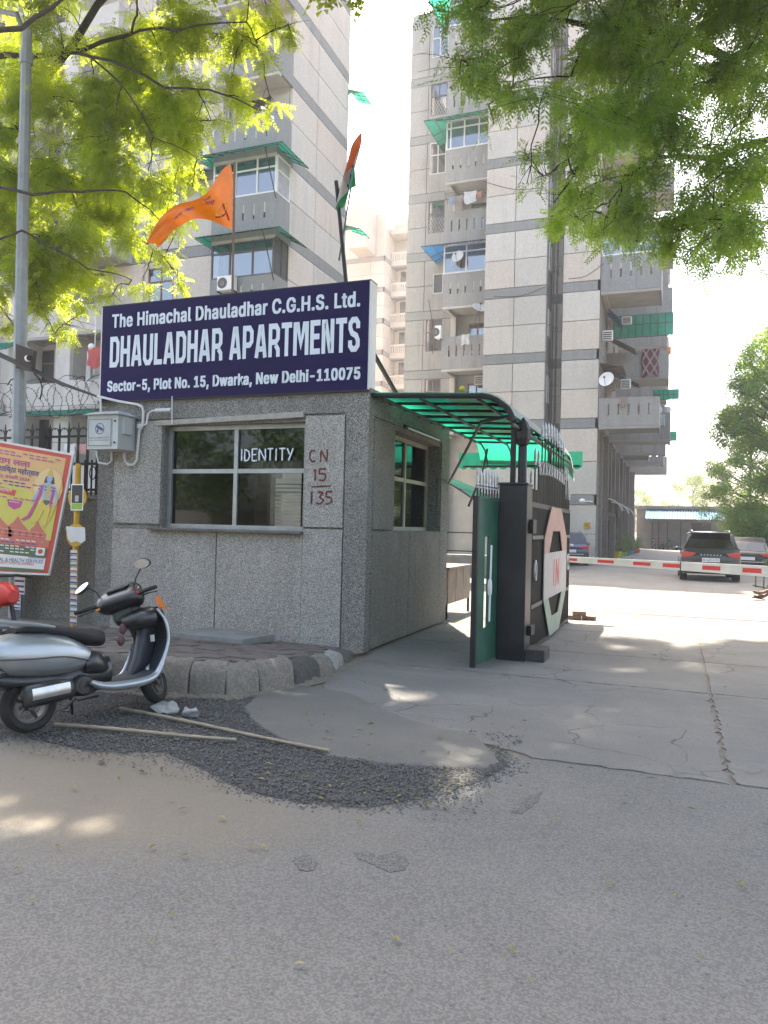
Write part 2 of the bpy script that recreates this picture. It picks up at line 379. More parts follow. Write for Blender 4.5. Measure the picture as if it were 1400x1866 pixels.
for _ in range(4500):
    i = r_.randrange(len(bnd)); q = bnd[i].lerp(bnd[(i + 1) % len(bnd)], r_.random()); p = (q.x + r_.gauss(0, .05), q.y + r_.gauss(0, .05)); s = r_.uniform(.004, .011)
    if i > 10 or inside(p, mp): continue
    st.add([(p[0] + s * dx, p[1] + s * r_.uniform(.6, 1.3) * dy, s * .8 * dz) for dx, dy, dz in ((1, 0, 0), (0, 1, 0), (-1, 0, 0), (0, -1, 0), (0, 0, 1))], [(0, 1, 4), (1, 2, 4), (2, 3, 4), (3, 0, 4)])
tag(st.put('gravel', mat('gravel_stone', (.105, .102, .10), .9, var=.7, vs=60)), kind='stuff')

for l_ in ([(535, 1565), (560, 1556), (578, 1572), (572, 1588), (545, 1586)], [(645, 1556), (668, 1552), (690, 1560), (720, 1552), (744, 1566), (742, 1586), (712, 1590), (690, 1580), (655, 1566)], [(930, 1480), (960, 1452), (990, 1442), (975, 1465), (950, 1484)]):
    tag(sheet_poly('road_patch', wobble(G_(l_), .008, .03), .003, groundmat('worn_patch', (.122, .118, .112), (.18, .165, .15), .8, 130)), kind='structure')
# ---------------- pavement and kerb ----------------
def zp(y): return .30 - (min(max(y, 5.9), 8.8) - 5.9) * .083
KL = [(-14, 5.35), (-9, 5.45), (-6, 5.6), (-4.3, 5.78), (-3.75, 5.98), (-3.5, 6.35), (-3.38, 6.95), (-3.42, 7.6), (-3.5, 8.3), (-3.58, 8.75)]
pv = B(); top = [(x + (0 if y < 6 else -.1), y + .12) for x, y in KL]
m_ = len(top); pv.add([(x, y, zp(y) - .035) for x, y in top] + [(x, 9.15 if x < -3.6 else 8.8, zp(8.8) - .035) for x, y in top], [(i, i + 1, m_ + i + 1, m_ + i) for i in range(m_ - 1)])
pave = tag(pv.put('pavement', m_earth), kind='structure')
klp = [(-14, 8.8)] + [(x - (.16 if y > 6.2 else 0), y + .16) for x, y in KL] + [(-3.75, 8.78), (-14, 8.78)]
pm = B(); pm.box(-.143, .143, -.098, .098, -.03, .006); p0 = pm.put('paver', m_pave, pave, bevel=0)
first = True; row = 0; yy = 5.65; r_ = random.Random(3); npv = 0
while yy < 8.75:
    xx = -8.2 + (.15 if row % 2 else 0)
    while xx < -3.5:
        if inside((xx, yy), klp) and inside((xx + .15, yy - .06), klp) and not (-5.95 < xx < -4.75 and 8.0 < yy < 8.72) and r_.random() < .965:
            o = p0 if first else p0.copy()
            if not first: COL.objects.link(o)
            first = False; npv += 1
            o.location = (xx + r_.uniform(-.006, .006), yy, zp(yy) + r_.uniform(-.009, .005)); o.rotation_euler = (-.083 + r_.uniform(-.015, .015), r_.uniform(-.02, .02), r_.uniform(-.03, .03))
        xx += .3
    yy += .21; row += 1
# kerbstones: rounded worn blocks
kb = [Vector(p) for p in KL]; L = [0]
for i in range(len(kb) - 1): L.append(L[-1] + (kb[i + 1] - kb[i]).length)
def kat(s):
    for i in range(len(kb) - 1):
        if s <= L[i + 1] or i == len(kb) - 2:
            t = (s - L[i]) / (L[i + 1] - L[i]); return kb[i].lerp(kb[i + 1], min(t, 1))
m_kerbs = [m_kerb, groundmat('kerb_soot', (.085, .078, .072), (.24, .21, .18), .4, 60, None, 0, .6), groundmat('kerb_lime', (.30, .28, .26), (.19, .16, .13), .4, 60, None, 0, .6)]
kg = tag(B().box(-14, -9.2, 5.5, 5.6, -.1, .1).put('kerb', m_kerb), kind='structure'); ORG[kg.name] = Vector()
s = L[-1] - .05; k = 0
while s > L[-1] - 9:
    ln = rnd.choice((.26, .34, .46, .38)) if s > L[-1] - 5 else .5
    a, c = kat(s - ln + .005), kat(s - .005); d = (c - a).normalized(); nrm = Vector((-d.y, d.x))
    h = zp((a.y + c.y) / 2) + .015; h = max(h, .05); bb = B(); nn = 8; h += random.Random(k * 3).uniform(-.015, .02) if h > .12 else 0; prof = [(-.03, -.1), (-.015, h * .4), (.012, h * .72), (.055, h * .93), (.11, h), (.17, h), (.19, -.1)]
    rr = random.Random(k * 7 + 1); ver = []
    for i in range(nn + 1):
        t = i / nn; e = .006 if i in (0, nn) else 0; q = a.lerp(c, t)
        for (u, zz) in prof:
            ww = 0 if zz < 0 else rr.uniform(-.02, .02)
            ver.append((q.x + nrm.x * (u + e + ww), q.y + nrm.y * (u + e + ww), zz - e + ww * .6))
    P7 = len(prof)
    bb.add(ver, [(i * P7 + j, (i + 1) * P7 + j, (i + 1) * P7 + j + 1, i * P7 + j + 1) for i in range(nn) for j in range(P7 - 1)] + [tuple(range(P7)), tuple(range(nn * P7, nn * P7 + P7))[::-1]])
    bb.put('kerbstone', m_kerbs[(0, 1, 2, 0, 1, 0, 0, 0, 0)[k % 9]], kg, smooth=True, bevel=.018, ang=60)
    s -= ln; k += 1
# dirt banked against the kerb foot
db = B(); vs = []; nd = 90
for i in range(nd + 1):
    s_ = L[-1] - 4.6 + 4.55 * i / nd; q = kat(s_); d = (kat(min(s_ + .05, L[-1])) - kat(max(0, s_ - .05))).normalized(); nr = Vector((-d.y, d.x)); r1 = rnd.uniform(.03, .09)
    vs += [(q.x + nr.x * .02, q.y + nr.y * .02, rnd.uniform(.03, .07)), (q.x - nr.x * r1 * .6, q.y - nr.y * r1 * .6, .022), (q.x - nr.x * (r1 + .05), q.y - nr.y * (r1 + .05), .006)]
db.add(vs, [(3 * i + j, 3 * i + 3 + j, 3 * i + 4 + j, 3 * i + 1 + j) for i in range(nd) for j in range(2)]); tag(db.put('kerb_dirt', m_earth, smooth=True, ang=180), kind='structure')
# concrete cover slab on the pavement
t = thing('cover_slab', 'grey concrete cover slab lying on the pavement below the guard room window', 'slab', (-5.3, 8.35, zp(8.35)))
b = B(); b.prism([(-5.95, 8.05), (-4.85, 8.0), (-4.72, 8.55), (-5.8, 8.68)], 'z', .10, .185); b.put('slab_top', m_conc, t, bevel=.008)

# ---------------- guard room ----------------
GX0, GX1, GY0, GY1, GZ = -7.87, -3.6, 8.8, 12.45, 3.27
gh = thing('guard_house', 'grey pebble-dash guard room with the navy name board on its roof', 'guard house', (-5.7, 10.6, 0))
wx0, wx1, wz0, wz1 = -6.72, -4.51, 1.5, 2.93
c_ = B(); f = .03
for x0, x1, z0, z1 in ((GX0 + .0, wx0, 0, GZ), (wx1, GX1 - f, 0, GZ), (wx0, wx1, 0, wz0), (wx0, wx1, wz1, GZ)): c_.box(x0, x1, GY0 + f, GY0 + .33, z0, z1)
sy0, sy1, sz0, sz1 = 9.8, 12.0, 1.53, 2.93
for y0, y1, z0, z1 in ((GY0 + .33, sy0, 0, GZ), (sy1, GY1, 0, GZ), (sy0, sy1, 0, sz0), (sy0, sy1, sz1, GZ)): c_.box(GX1 - .32, GX1 - f, y0, y1, z0, z1)
bx0, bx1 = pix(500, 900, 'y', 12.4).x, pix(556, 900, 'y', 12.4).x
for x0, x1, z0, z1 in ((GX0, bx0, 0, GZ), (bx1, GX1 - .32, 0, GZ), (bx0, bx1, 0, 1.0), (bx0, bx1, 2.75, GZ)): c_.box(x0, x1, GY1 - .2, GY1 - .001, z0, z1)
c_.box(GX0, GX0 + .2, GY0 + .33, GY1 - .2, 0, GZ)
c_.put('wall', m_aggd, gh)
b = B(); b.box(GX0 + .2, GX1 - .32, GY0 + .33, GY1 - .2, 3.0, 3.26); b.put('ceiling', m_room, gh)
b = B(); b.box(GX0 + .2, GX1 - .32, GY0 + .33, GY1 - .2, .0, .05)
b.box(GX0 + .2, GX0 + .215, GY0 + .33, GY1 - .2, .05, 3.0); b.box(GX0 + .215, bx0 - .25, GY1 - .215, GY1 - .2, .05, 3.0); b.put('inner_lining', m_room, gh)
b = B(); b.box(bx0 - .3, bx0 - .02, GY1 - .24, GY1 - .2, .05, 2.7); b.put('door', mat('brown_door', (.2, .11, .08), .6), gh)
b = B(); b.box(GX0 - .03, GX1 + .02, GY0 - .005, GY1 + .05, GZ, GZ + .06); b.put('roof', m_conc, gh)
b = B(); b.box(GX0 + .3, GX1, GY0, GY0 + f, 3.03, GZ); b.box(GX1 - .31, GX1, GY0 + .001, GY0 + f, 0, 3.03)
b.box(GX1 - f, GX1, GY0 + f, GY1, 3.0, GZ); b.box(GX1 - f, GX1, GY0 + f, 8.98, 0, 3.0); b.box(GX1 - f, GX1, 12.03, GY1, 0, 3.0)
b.put('frame', m_aggd, gh)
def panelY(x0, x1, z0, z1, y=GY0, m=None): return B().box(x0, x1, y - .004, y + f, z0, z1).put('panel', m or m_agg, gh, bevel=.006)
panelY(-7.55, wx0 - .02, 1.55, 3.0); panelY(wx1 + .02, -3.93, 1.56, 3.0)
panelY(-7.55, -5.80, .02, 1.5 - .03); panelY(-5.785, wx1 + .02, .02, 1.5 - .03); panelY(wx1 + .022, -3.93, .02, 1.535)
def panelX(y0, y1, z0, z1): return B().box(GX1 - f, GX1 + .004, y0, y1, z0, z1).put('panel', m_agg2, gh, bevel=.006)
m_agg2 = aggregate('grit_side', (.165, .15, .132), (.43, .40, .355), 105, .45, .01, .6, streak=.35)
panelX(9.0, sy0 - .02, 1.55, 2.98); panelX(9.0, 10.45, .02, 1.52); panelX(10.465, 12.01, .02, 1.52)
b = B(); b.prism([(wx0 - .1, wz1 + .0), (wx1 + .0, wz1 + .055), (wx1 + .0, wz1 + .13), (wx0 - .1, wz1 + .07)], 'y', GY0 - .03, GY0 + .1); b.put('lintel', mat('plaster_lip', (.36, .34, .31), .9, var=.2, vs=8), gh)
b = B(); b.box(wx0 - .16, wx1 + .03, GY0 - .1, GY0 + .14, wz0 - .035, wz0 - .003); b.put('sill', mat('sill_board', (.13, .115, .105), .7, var=.3, vs=6), gh, bevel=.006)
def window(parent, p0, ux, w, h, mull, trans, frame_m, glass_m, th=.045, depth=.05, name='window', out=Vector((0, -1, 0)), panes=True):
    'p0 lower corner, ux unit along width; mull/trans lists of fractions'
    ux = Vector(ux); out = Vector(out); fr = B()
    def bar(a0, a1, b0, b1, d=depth):
        q = []
        for o_ in (0, d):
            for (s_, t_) in ((a0, b0), (a1, b0), (a1, b1), (a0, b1)): q.append(Vector(p0) + ux * s_ + Vector((0, 0, t_)) + out * o_)
        fr.add(q, [(3, 2, 1, 0), (4, 5, 6, 7), (0, 1, 5, 4), (1, 2, 6, 5), (2, 3, 7, 6), (3, 0, 4, 7)])
    bar(0, w, 0, th); bar(0, w, h - th, h); bar(0, th, th, h - th); bar(w - th, w, th, h - th)
    for u in mull: bar(w * u - th / 2, w * u + th / 2, th, h - th, depth * .9)
    for v in trans: bar(th, w - th, h * v - th / 2, h * v + th / 2, depth * .8)
    F_ = fr.put(name, frame_m, parent)
    if panes:
        us = [0] + list(mull) + [1]; vs = [0] + list(trans) + [1]
        for i in range(len(us) - 1):
            for j in range(len(vs) - 1):
                a0, a1, b0, b1 = w * us[i] + th / 2, w * us[i + 1] - th / 2, h * vs[j] + th / 2, h * vs[j + 1] - th / 2
                q = [Vector(p0) + ux * s_ + Vector((0, 0, t_)) + out * depth * .35 for s_, t_ in ((a0, b0), (a1, b0), (a1, b1), (a0, b1))]
                B().quad(*q).put('pane', glass_m, F_)
    return F_
fw = window(gh, (wx0, GY0 + .2, wz0), (1, 0, 0), wx1 - wx0, wz1 - wz0, [.5], [.56], m_alu, m_glass, .06, .06)
CH[fw.name][2].data.materials[0] = m_glassc
window(gh, (GX1 - .28, sy0, sz0), (0, 1, 0), sy1 - sy0, sz1 - sz0, [.5], [.55], mat('cream_frame', (.42, .38, .3), .6), m_glass, .06, .05, out=(1, 0, 0))
# tube light over the side window
t = thing('tube_light', 'white tube light fixed under the roof edge above the side window', 'lamp', (-3.55, 11, 3.0))
b = B(); b.box(-3.6, -3.565, 10.1, 11.7, 3.0, 3.04); b.put('batten', m_dark, t)
b = B(); b.tube([(-3.54, 10.15, 2.995), (-3.54, 11.65, 2.995)], .014, 8); b.put('tube', m_white, t, smooth=True)
# view through the rear opening: a louvred shutter and a shelf
t = thing('louvred_screen', 'white louvred metal screen seen through the guard room window', 'screen', (-7.1, 15, 0))
x0, x1 = pix(480, 900, 'y', 15).x, pix(600, 900, 'y', 15).x
b = B(); b.box(x0, x0 + .05, 15, 15.05, 0, 2.6); b.box(x1 - .05, x1, 15, 15.05, 0, 2.6); b.box(x0 + .05, x1 - .05, 15, 15.05, 2.55, 2.6); b.put('frame', m_whited, t)
sl_ = B().box(x0 + .05, x1 - .05, 15.0, 15.03, 1.35, 1.40).put('slat', m_whited, t)
for k in range(1, 14): clone(sl_, 0, 0, .088 * k)

# ---------------- lettering ----------------
FONT = None
try: FONT = bpy.data.fonts.load(bpy.utils.system_resource('DATAFILES', path='fonts') + '/Inter.woff2')   # Blender's own font
except Exception: pass
def text(body, x0, x1, z0, z1, M, mt, parent, name='lettering', bold=.02, ext=.0015, label=None):
    'text fitted to the box x0..x1, z0..z1 of the plane M; bold: stroke growth as a share of the letter height'
    cu = bpy.data.curves.new(name, 'FONT'); cu.body = body; cu.size = 1; cu.resolution_u = 3; cu.space_character = 1 + bold * 1.6
    if FONT and body.isascii(): cu.font = FONT
    o = bpy.data.objects.new(name, cu); COL.objects.link(o); dg = bpy.context.evaluated_depsgraph_get()
    me = bpy.data.meshes.new_from_object(o.evaluated_get(dg)); bpy.data.objects.remove(o)
    vs = np.array([v.co[:] for v in me.vertices]); mn, mx = vs.min(0), vs.max(0); b = B(); H = z1 - z0; g = bold * H
    offs = [(0, 0)] + ([(a_, c_) for a_ in (-g, 0, g) for c_ in (-g * .6, 0, g * .6) if a_ or c_] if bold > .015 else [])
    for k, (dx, dz) in enumerate(offs):
        q = [M @ Vector((x0 + g + dx + (v[0] - mn[0]) / (mx[0] - mn[0]) * (x1 - x0 - 2 * g), z0 + g * .6 + dz + (v[1] - mn[1]) / (mx[1] - mn[1]) * (H - 1.2 * g), -.0002 * k if 0 else 0)) for v in vs]
        nrm = (M.to_3x3() @ Vector((0, 0, 1))).normalized(); q = [p + nrm * .0004 * k for p in q]
        b.add(q, [tuple(p.vertices) for p in me.polygons])
    bpy.data.meshes.remove(me)
    return b.put(name, mt, parent, label=label)
def planeY(y): return Matrix(((1, 0, 0, 0), (0, 0, -1, y), (0, 1, 0, 0), (0, 0, 0, 1)))
def planeX(x): return Matrix(((0, 0, 1, x), (1, 0, 0, 0), (0, 1, 0, 0), (0, 0, 0, 1)))
sg = thing('sign_board', 'navy name board lettered DHAULADHAR APARTMENTS on the guard room roof', 'sign', (-5.7, 8.8, 3.3))
SX0, SX1, SZ0, SZ1, SY = -7.83, -3.60, 3.285, 4.70, 8.76
b = B(); b.box(SX0 + .02, SX1 - .02, SY, SY + .2, SZ0 + .02, SZ1 - .02); b.put('panel', m_navy, sg)
b = B(); b.box(SX0, SX1, SY + .01, SY + .22, SZ1 - .02, SZ1); b.box(SX0, SX1, SY - .01, SY + .22, SZ0, SZ0 + .02)
b.put('frame', m_dark, sg)
b = B(); b.box(SX1 - .019, SX1 + .002, SY + .004, SY + .21, SZ0 + .02, SZ1 - .02); b.put('side_panel', m_whited, sg); B().box(SX0 - .002, SX0 + .019, SY + .004, SY + .21, SZ0 + .02, SZ1 - .02).put('side_panel', m_whited, sg)
def sx(px, py): return pix(px, py, 'y', SY).x
PY = planeY(SY - .003)
text('The Himachal Dhauladhar C.G.H.S. Ltd.', sx(205, 580), sx(657, 550), 4.36, 4.565, PY, m_lett, sg, bold=.05)
def block_word(word, x0, x1, z0, z1, y, mt, parent):
    H = 6.0; W3 = 3.15; e = .5
    def L(w, h=H): return [[(e, h), (e, e), (w, e)]]
    g = {'D': (W3, [[(e, e), (e, H - e), (W3 - 1.1, H - e), (W3 - e, H - 1.3), (W3 - e, 1.3), (W3 - 1.1, e), (e, e)]], True),
         'H': (W3, [[(e, 0), (e, H)], [(W3 - e, 0), (W3 - e, H)], [(1, H / 2), (W3 - 1, H / 2)]]),
         'A': (3.5, [[(.5, 0), (1.45, H - .5), (2.05, H - .5), (3.0, 0)], [(1.2, 1.6), (2.3, 1.6)]]),
         'U': (W3, [[(e, H), (e, 1.3), (1.1, e), (W3 - 1.1, e), (W3 - e, 1.3), (W3 - e, H)]]),
         'L': (2.6, [[(e, H), (e, e), (2.6, e)]]),
         'R': (3.2, [[(e, 0), (e, H - e), (2.1, H - e), (2.65, H - 1.2), (2.65, 3.3), (2.1, 2.65), (1.0, 2.65)], [(2.0, 2.15), (2.7, 1.3), (2.75, 0)]]),
         'P': (3.1, [[(e, 0), (e, H - e), (2.0, H - e), (2.6, H - 1.2), (2.6, 3.1), (2.0, 2.45), (1.0, 2.45)]]),
         'T': (2.9, [[(0, H - e), (2.9, H - e)], [(1.45, 0), (1.45, H - 1)]]),
         'M': (4.2, [[(e, 0), (e, H - .6), (1.2, H - .6), (2.1, 1.9), (3.0, H - .6), (3.7, H - .6), (3.7, 0)]]),
         'E': (2.7, [[(2.7, H - e), (e, H - e), (e, e), (2.7, e)], [(1, H / 2 + .1), (2.5, H / 2 + .1)]]),
         'N': (3.3, [[(e, 0), (e, H - .55), (1.05, H - .55), (2.25, .55), (2.8, .55), (2.8, H)]]),
         'S': (3.0, [[(2.5, H - 2.0), (2.5, H - 1.1), (1.95, H - e), (1.05, H - e), (e, H - 1.1), (e, H - 1.9), (.95, H / 2 + .25), (2.05, H / 2 - .25), (2.5, 1.9), (2.5, 1.1), (1.95, e), (1.05, e), (e, 1.1), (e, 2.0)]])}
    tot = sum((g[c][0] if c != ' ' else 1.2) + .42 for c in word) - .42; u = 0; kx, kz = (x1 - x0) / tot, (z1 - z0) / H; b = B()
    for c in word:
        if c == ' ': u += 1.62; continue
        for pl in g[c][1]:
            P_ = [Vector(p) for p in pl]; n = len(P_); cl_ = (P_[0] - P_[-1]).length < 1e-6; vs = []
            if cl_: P_ = P_[:-1]; n -= 1
            for i, p in enumerate(P_):
                d0 = (p - P_[i - 1]).normalized() if (i or cl_) else None; d1 = (P_[(i + 1) % n] - p).normalized() if (i < n - 1 or cl_) else None
                d0 = d0 or d1; d1 = d1 or d0; n0 = Vector((-d0.y, d0.x)); n1 = Vector((-d1.y, d1.x)); m_v = (n0 + n1).normalized(); m_v *= .5 / max(.45, m_v.dot(n0))
                vs += [p + m_v, p - m_v]
            fs = [(2 * i, 2 * i + 1, (2 * i + 3) % (2 * n), (2 * i + 2) % (2 * n)) for i in range(n if cl_ else n - 1)]
            b.add([(x0 + (u + v.x) * kx, y, z0 + v.y * kz) for v in vs], fs)
        u += g[c][0] + .42
    return b.put('lettering', mt, parent)
block_word('DHAULADHAR APARTMENTS', sx(201, 640), sx(656, 620), 3.79, 4.235, SY - .004, m_lett, sg)
text('Sector-5, Plot No. 15, Dwarka, New Delhi-110075', sx(196, 700), sx(657, 690), 3.405, 3.60, PY, m_lett, sg, bold=.05)
b = B(); b.tube([(-3.75, 8.98, 4.0), (-3.75, 10.6, 3.33)], .035, 6); b.tube([(-7.4, 8.98, 4.0), (-7.4, 10.6, 3.33)], .035, 6); b.put('strut', m_dark, sg)
def stroke(pts, wdt): # hand-painted stroke
    return pts
def painted(parent, strokes, x0, x1, z0, z1, y, mt, r=.012, name='lettering', seed=1, flat=.2):
    b = B(); rr = random.Random(seed)
    for s_ in strokes:
        q = []
        for i in range(len(s_) - 1):
            for k in range(4): 
                t_ = k / 4; q.append((s_[i][0] * (1 - t_) + s_[i + 1][0] * t_, s_[i][1] * (1 - t_) + s_[i + 1][1] * t_))
        q.append(s_[-1])
        k0 = len(b.v); b.tube([(x0 + (x1 - x0) * u + rr.uniform(-.002, .002), 0, z0 + (z1 - z0) * v) for u, v in q], [r * rr.uniform(.8, 1.25) for _ in q], 6)
        for i in range(k0, len(b.v)): p = b.v[i]; b.v[i] = (p[0], y + p[1] * flat, p[2])
    return b.put(name, mt, parent)
m_brn = mat('brown_paint', (.13, .03, .025), .8, var=.4, vs=20)
X = lambda px, y=900: pix(px, y, 'y', 8.79).x
painted(gh, [[(.28, .9), (.1, .95), (0, .7), (0, .3), (.15, .03), (.32, .1)], [(.62, 0), (.62, .95), (.98, .05), (.98, 1)]], X(563), X(595), 2.40, 2.56, 8.793, m_brn, .013)
painted(gh, [[(.1, 0), (.12, 1), (0, .8)], [(.95, 1), (.45, 1), (.42, .6), (.85, .6), (.95, .3), (.8, 0), (.42, .05)]], X(571), X(594), 2.16, 2.31, 8.793, m_brn, .013, seed=2)
painted(gh, [[(0, 0), (1, .6)]], X(567), X(602), 2.08, 2.10, 8.793, m_brn, .012, seed=3)
painted(gh, [[(.02, 0), (.04, 1)], [(.3, .95), (.55, .95), (.4, .55), (.6, .3), (.45, 0), (.25, .08)], [(1, 1), (.72, 1), (.7, .6), (.95, .5), (.98, .2), (.8, 0), (.68, .06)]], X(567), X(606), 1.86, 2.02, 8.793, m_brn, .013, seed=4)
E_ = [[(1, 1), (0, 1), (0, 0), (1, 0)], [(0, .52), (.8, .52)]]
letters = {'I': [[(.5, 0), (.5, 1)]], 'D': [[(0, 0), (0, 1), (.7, .8), (.9, .4), (.6, .05), (0, 0)]], 'E': E_, 'N': [[(0, 0), (0, 1), (1, 0), (1, 1)]], 'T': [[(0, 1), (1, 1)], [(.5, 1), (.5, 0)]], 'Y': [[(0, 1), (.45, .5)], [(1, 1), (.3, 0)]]}
wdt = dict(I=.4, D=1, E=.9, N=1.1, T=1, Y=1); word = 'IDENTITY'; tot = sum(wdt[c] + .35 for c in word); u = 0
xa, xb = pix(438, 815, 'y', 8.93).x, pix(537, 815, 'y', 8.93).x; idp = []
for c in word:
    idp += [[((u + a * wdt[c]) / tot, z) for a, z in s_] for s_ in letters[c]]; u += wdt[c] + .35
idw = thing('window_lettering', 'white painted word IDENTITY on the upper right guard room pane', 'lettering', (-5, 8.93, 2.5))
painted(idw, idp, xa, xb, 2.44, 2.60, 8.945, m_lett, .011, 'letters', 8)
# ---------------- canopy over the gate passage ----------------
ca = thing('canopy', 'arched green fibreglass canopy on a dark steel frame beside the guard room', 'canopy', (-2.7, 11.7, 3.0))
def cprof(t):  # section across: flat then curving down on the driveway side
    if t < .62: u = t / .62; return (-3.59 + u * 1.37, 3.255 - .06 * u)
    a = (t - .62) / .38 * 1.25; return (-2.22 + .46 * math.sin(a), 3.195 - .44 * (1 - math.cos(a)))
CY0, CY1 = 8.86, 14.7
def far(y): return 0 if y < 14.1 else -.42 * ((y - 14.1) / .6) ** 2
def cs(dz=.03): return lambda u, v: (cprof(v)[0], CY0 + u * (CY1 - CY0), cprof(v)[1] + dz + far(CY0 + u * (CY1 - CY0)) + .006 * math.sin(u * 250))
nstrip = 12
for k in range(nstrip):
    b = B(); y0, y1 = CY0 + (CY1 - CY0) * k / nstrip, CY0 + (CY1 - CY0) * (k + 1) / nstrip - .006
    b.grid(lambda u, v: (cprof(v)[0], y0 + u * (y1 - y0), cprof(v)[1] + .03 + far(y0 + u * (y1 - y0)) + (.004 * (k % 2))), 3, 14)
    b.put('roof_sheet', m_palesheet if k in () else m_green, ca, smooth=True)
for (x0, x1, y0, y1) in ((-2.75, -2.25, 9.0, 9.9), (-2.8, -2.3, 10.0, 10.9), (-2.9, -2.2, 11.3, 11.7), (-3.2, -2.4, 12.2, 12.9)):
    b = B(); b.grid(lambda u, v: (x0 + u * (x1 - x0), y0 + v * (y1 - y0), 3.255 - .06 * (x0 + u * (x1 - x0) + 3.59) / 1.37 + .022), 3, 3); b.put('patch_sheet', m_palesheet, ca)
b = B(); b.grid(lambda u, v: (cprof(.62 + .38 * v)[0] + .012, CY0 + u * (CY1 - CY0), cprof(.62 + .38 * v)[1] + .045 + far(CY0 + u * (CY1 - CY0))), 24, 8); b.put('edge_sheet', m_clear, ca, smooth=True)
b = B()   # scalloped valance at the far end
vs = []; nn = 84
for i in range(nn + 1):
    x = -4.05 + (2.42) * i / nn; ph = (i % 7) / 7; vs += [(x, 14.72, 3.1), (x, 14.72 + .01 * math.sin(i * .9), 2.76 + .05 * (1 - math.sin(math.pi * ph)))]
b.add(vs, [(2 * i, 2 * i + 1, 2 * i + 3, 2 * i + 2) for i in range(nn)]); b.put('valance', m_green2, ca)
ry = [8.88, 9.5, 10.1, 10.7, 11.35, 12.0, 12.7, 13.4, 14.1]
for i, y in enumerate(ry):
    b = B(); b.tube([(cprof(t / 14)[0], y, cprof(t / 14)[1] - .01) for t in range(15)], .034 if i == 0 else .022, 6); b.put('rib', m_dark, ca, smooth=True)
for x in (-3.45, -2.95, -2.22):
    tt = (x + 3.59) / 1.37 * .62; z = cprof(tt)[1] - .045
    b = B(); b.tube([(x, 8.88, z), (x, 14.1, z), (x, 14.45, z - .1), (x, 14.68, z - .36)], .02, 6); b.put('rafter', m_dark, ca, smooth=True)
b = B(); b.tube([(-1.80, 8.88, 2.83), (-1.80, 14.1, 2.83), (-1.8, 14.7, 2.7)], .026, 6); b.put('edge_rail', m_dark, ca, smooth=True)
b = B(); b.tube([(-3.95, 14.7, 2.82), (-1.66, 14.7, 2.82)], .022, 6); b.put('end_rail', m_dark, ca)
b = B(); b.tube([(-3.58, 12.4, 2.35), (-2.3, 9.4, 2.95), (-1.9, 9.3, 3.0)], .022, 6); b.tube([(-3.62, 13.9, 2.0), (-3.4, 14.0, 2.6), (-3.3, 14.0, 3.1)], .022, 6); b.put('brace', m_dark, ca)
b = B(); b.box(-1.90, -1.84, 9.3, 9.36, 2.16, 3.0); b.put('post', m_dark, ca)
# yellow ball on the roof edge
t = thing('ball', 'small yellow ball resting on top of the canopy front edge', 'ball', pix(842, 718, 'y', 8.95))
p_ = pix(842, 718, 'y', 8.95); b = B(); b.ell((p_.x, p_.y, 3.30), (.035, .035, .035)); b.put('ball_shell', mat('tennis_yellow', (.5, .45, .05), .7), t, smooth=True)
# second small arched shelter behind
t = thing('bike_shelter', 'small arched dark green shelter on thin posts behind the passage', 'shelter', (-4.4, 20.5, 0))
b = B(); b.grid(lambda u, v: (-8.0 + 3.15 * v, 20 + u * 3, 2.1 + 1.05 * math.sin(math.pi / 2 + (v - .35) * 2.2) if v > .35 else 3.15), 4, 16); b.put('roof_sheet', sheet('shelter_green', (.006, .085, .065), .4), t, smooth=True)
b = B()
for y in (20, 21.5, 23): b.tube([(-8.0 + 3.15 * v / 16, y, (2.1 + 1.05 * math.sin(math.pi / 2 + (v / 16 - .35) * 2.2) if v / 16 > .35 else 3.15) - .03) for v in range(17)], .025, 5)
for v in (0, 5, 9, 13): b.tube([(-8.0 + 3.15 * v / 16, 20, 2.98 if v < 6 else 2.1 + 1.05 * math.sin(math.pi / 2 + (v / 16 - .35) * 2.2)), (-8.0 + 3.15 * v / 16, 23, 2.98 if v < 6 else 2.1 + 1.05 * math.sin(math.pi / 2 + (v / 16 - .35) * 2.2))], .02, 5)
b.put('frame', m_dark, t)
b = B(); 
for x in (-7.9, -5.85, -4.9): b.tube([(x, 20, 0), (x, 20, 2.7 if x < -5 else 2.0)], .025, 6)
b.put('post', m_dark, t)
b = B(); b.box(-7.9, -4.8, 20.0, 20.03, .95, .98); b.box(-7.9, -4.8, 20.0, 20.03, 1.45, 1.48); b.put('rail', m_dark, t)
t = thing('planter_wall', 'low worn concrete wall running behind the passage', 'wall', (-7, 22, 0)); b = B(); b.box(-12, -4.7, 24, 24.3, 0, .62); b.box(-12, -4.7, 23.9, 24.35, .62, .72); b.put('coping', m_conc, t)

# ---------------- gate pillar, lamp, wicket door, gate leaf ----------------
t = thing('gate_pillar', 'square black painted gate pillar standing between door and gate', 'pillar', (-1.82, 9.33, 0))
m_bp = mat('pillar_black', (.018, .018, .022), .42, .1, var=.4, vs=3, bmp=.15, bsc=30)
b = B(); b.box(-2.0, -1.655, 9.15, 9.5, 0, 2.13); b.put('shaft', m_bp, t, bevel=.008)
b = B(); b.box(-2.01, -1.645, 9.14, 9.51, 2.131, 2.165); b.put('cap', m_bp, t, bevel=.01)
b = B(); b.box(-1.66, -1.42, 9.2, 9.62, 0, .15); b.put('footing', mat('footing', (.05, .045, .042), .8, var=.4, vs=9), t, bevel=.015)
b = B(); b.box(-1.649, -1.60, 9.3, 9.52, .3, .42); b.box(-1.649, -1.60, 9.3, 9.52, 1.55, 1.72); b.put('hinge', m_dark, t)
t = thing('pillar_lamp', 'black fluted lantern on a stout post above the gate pillar', 'lamp', (-1.76, 9.33, 2.165))
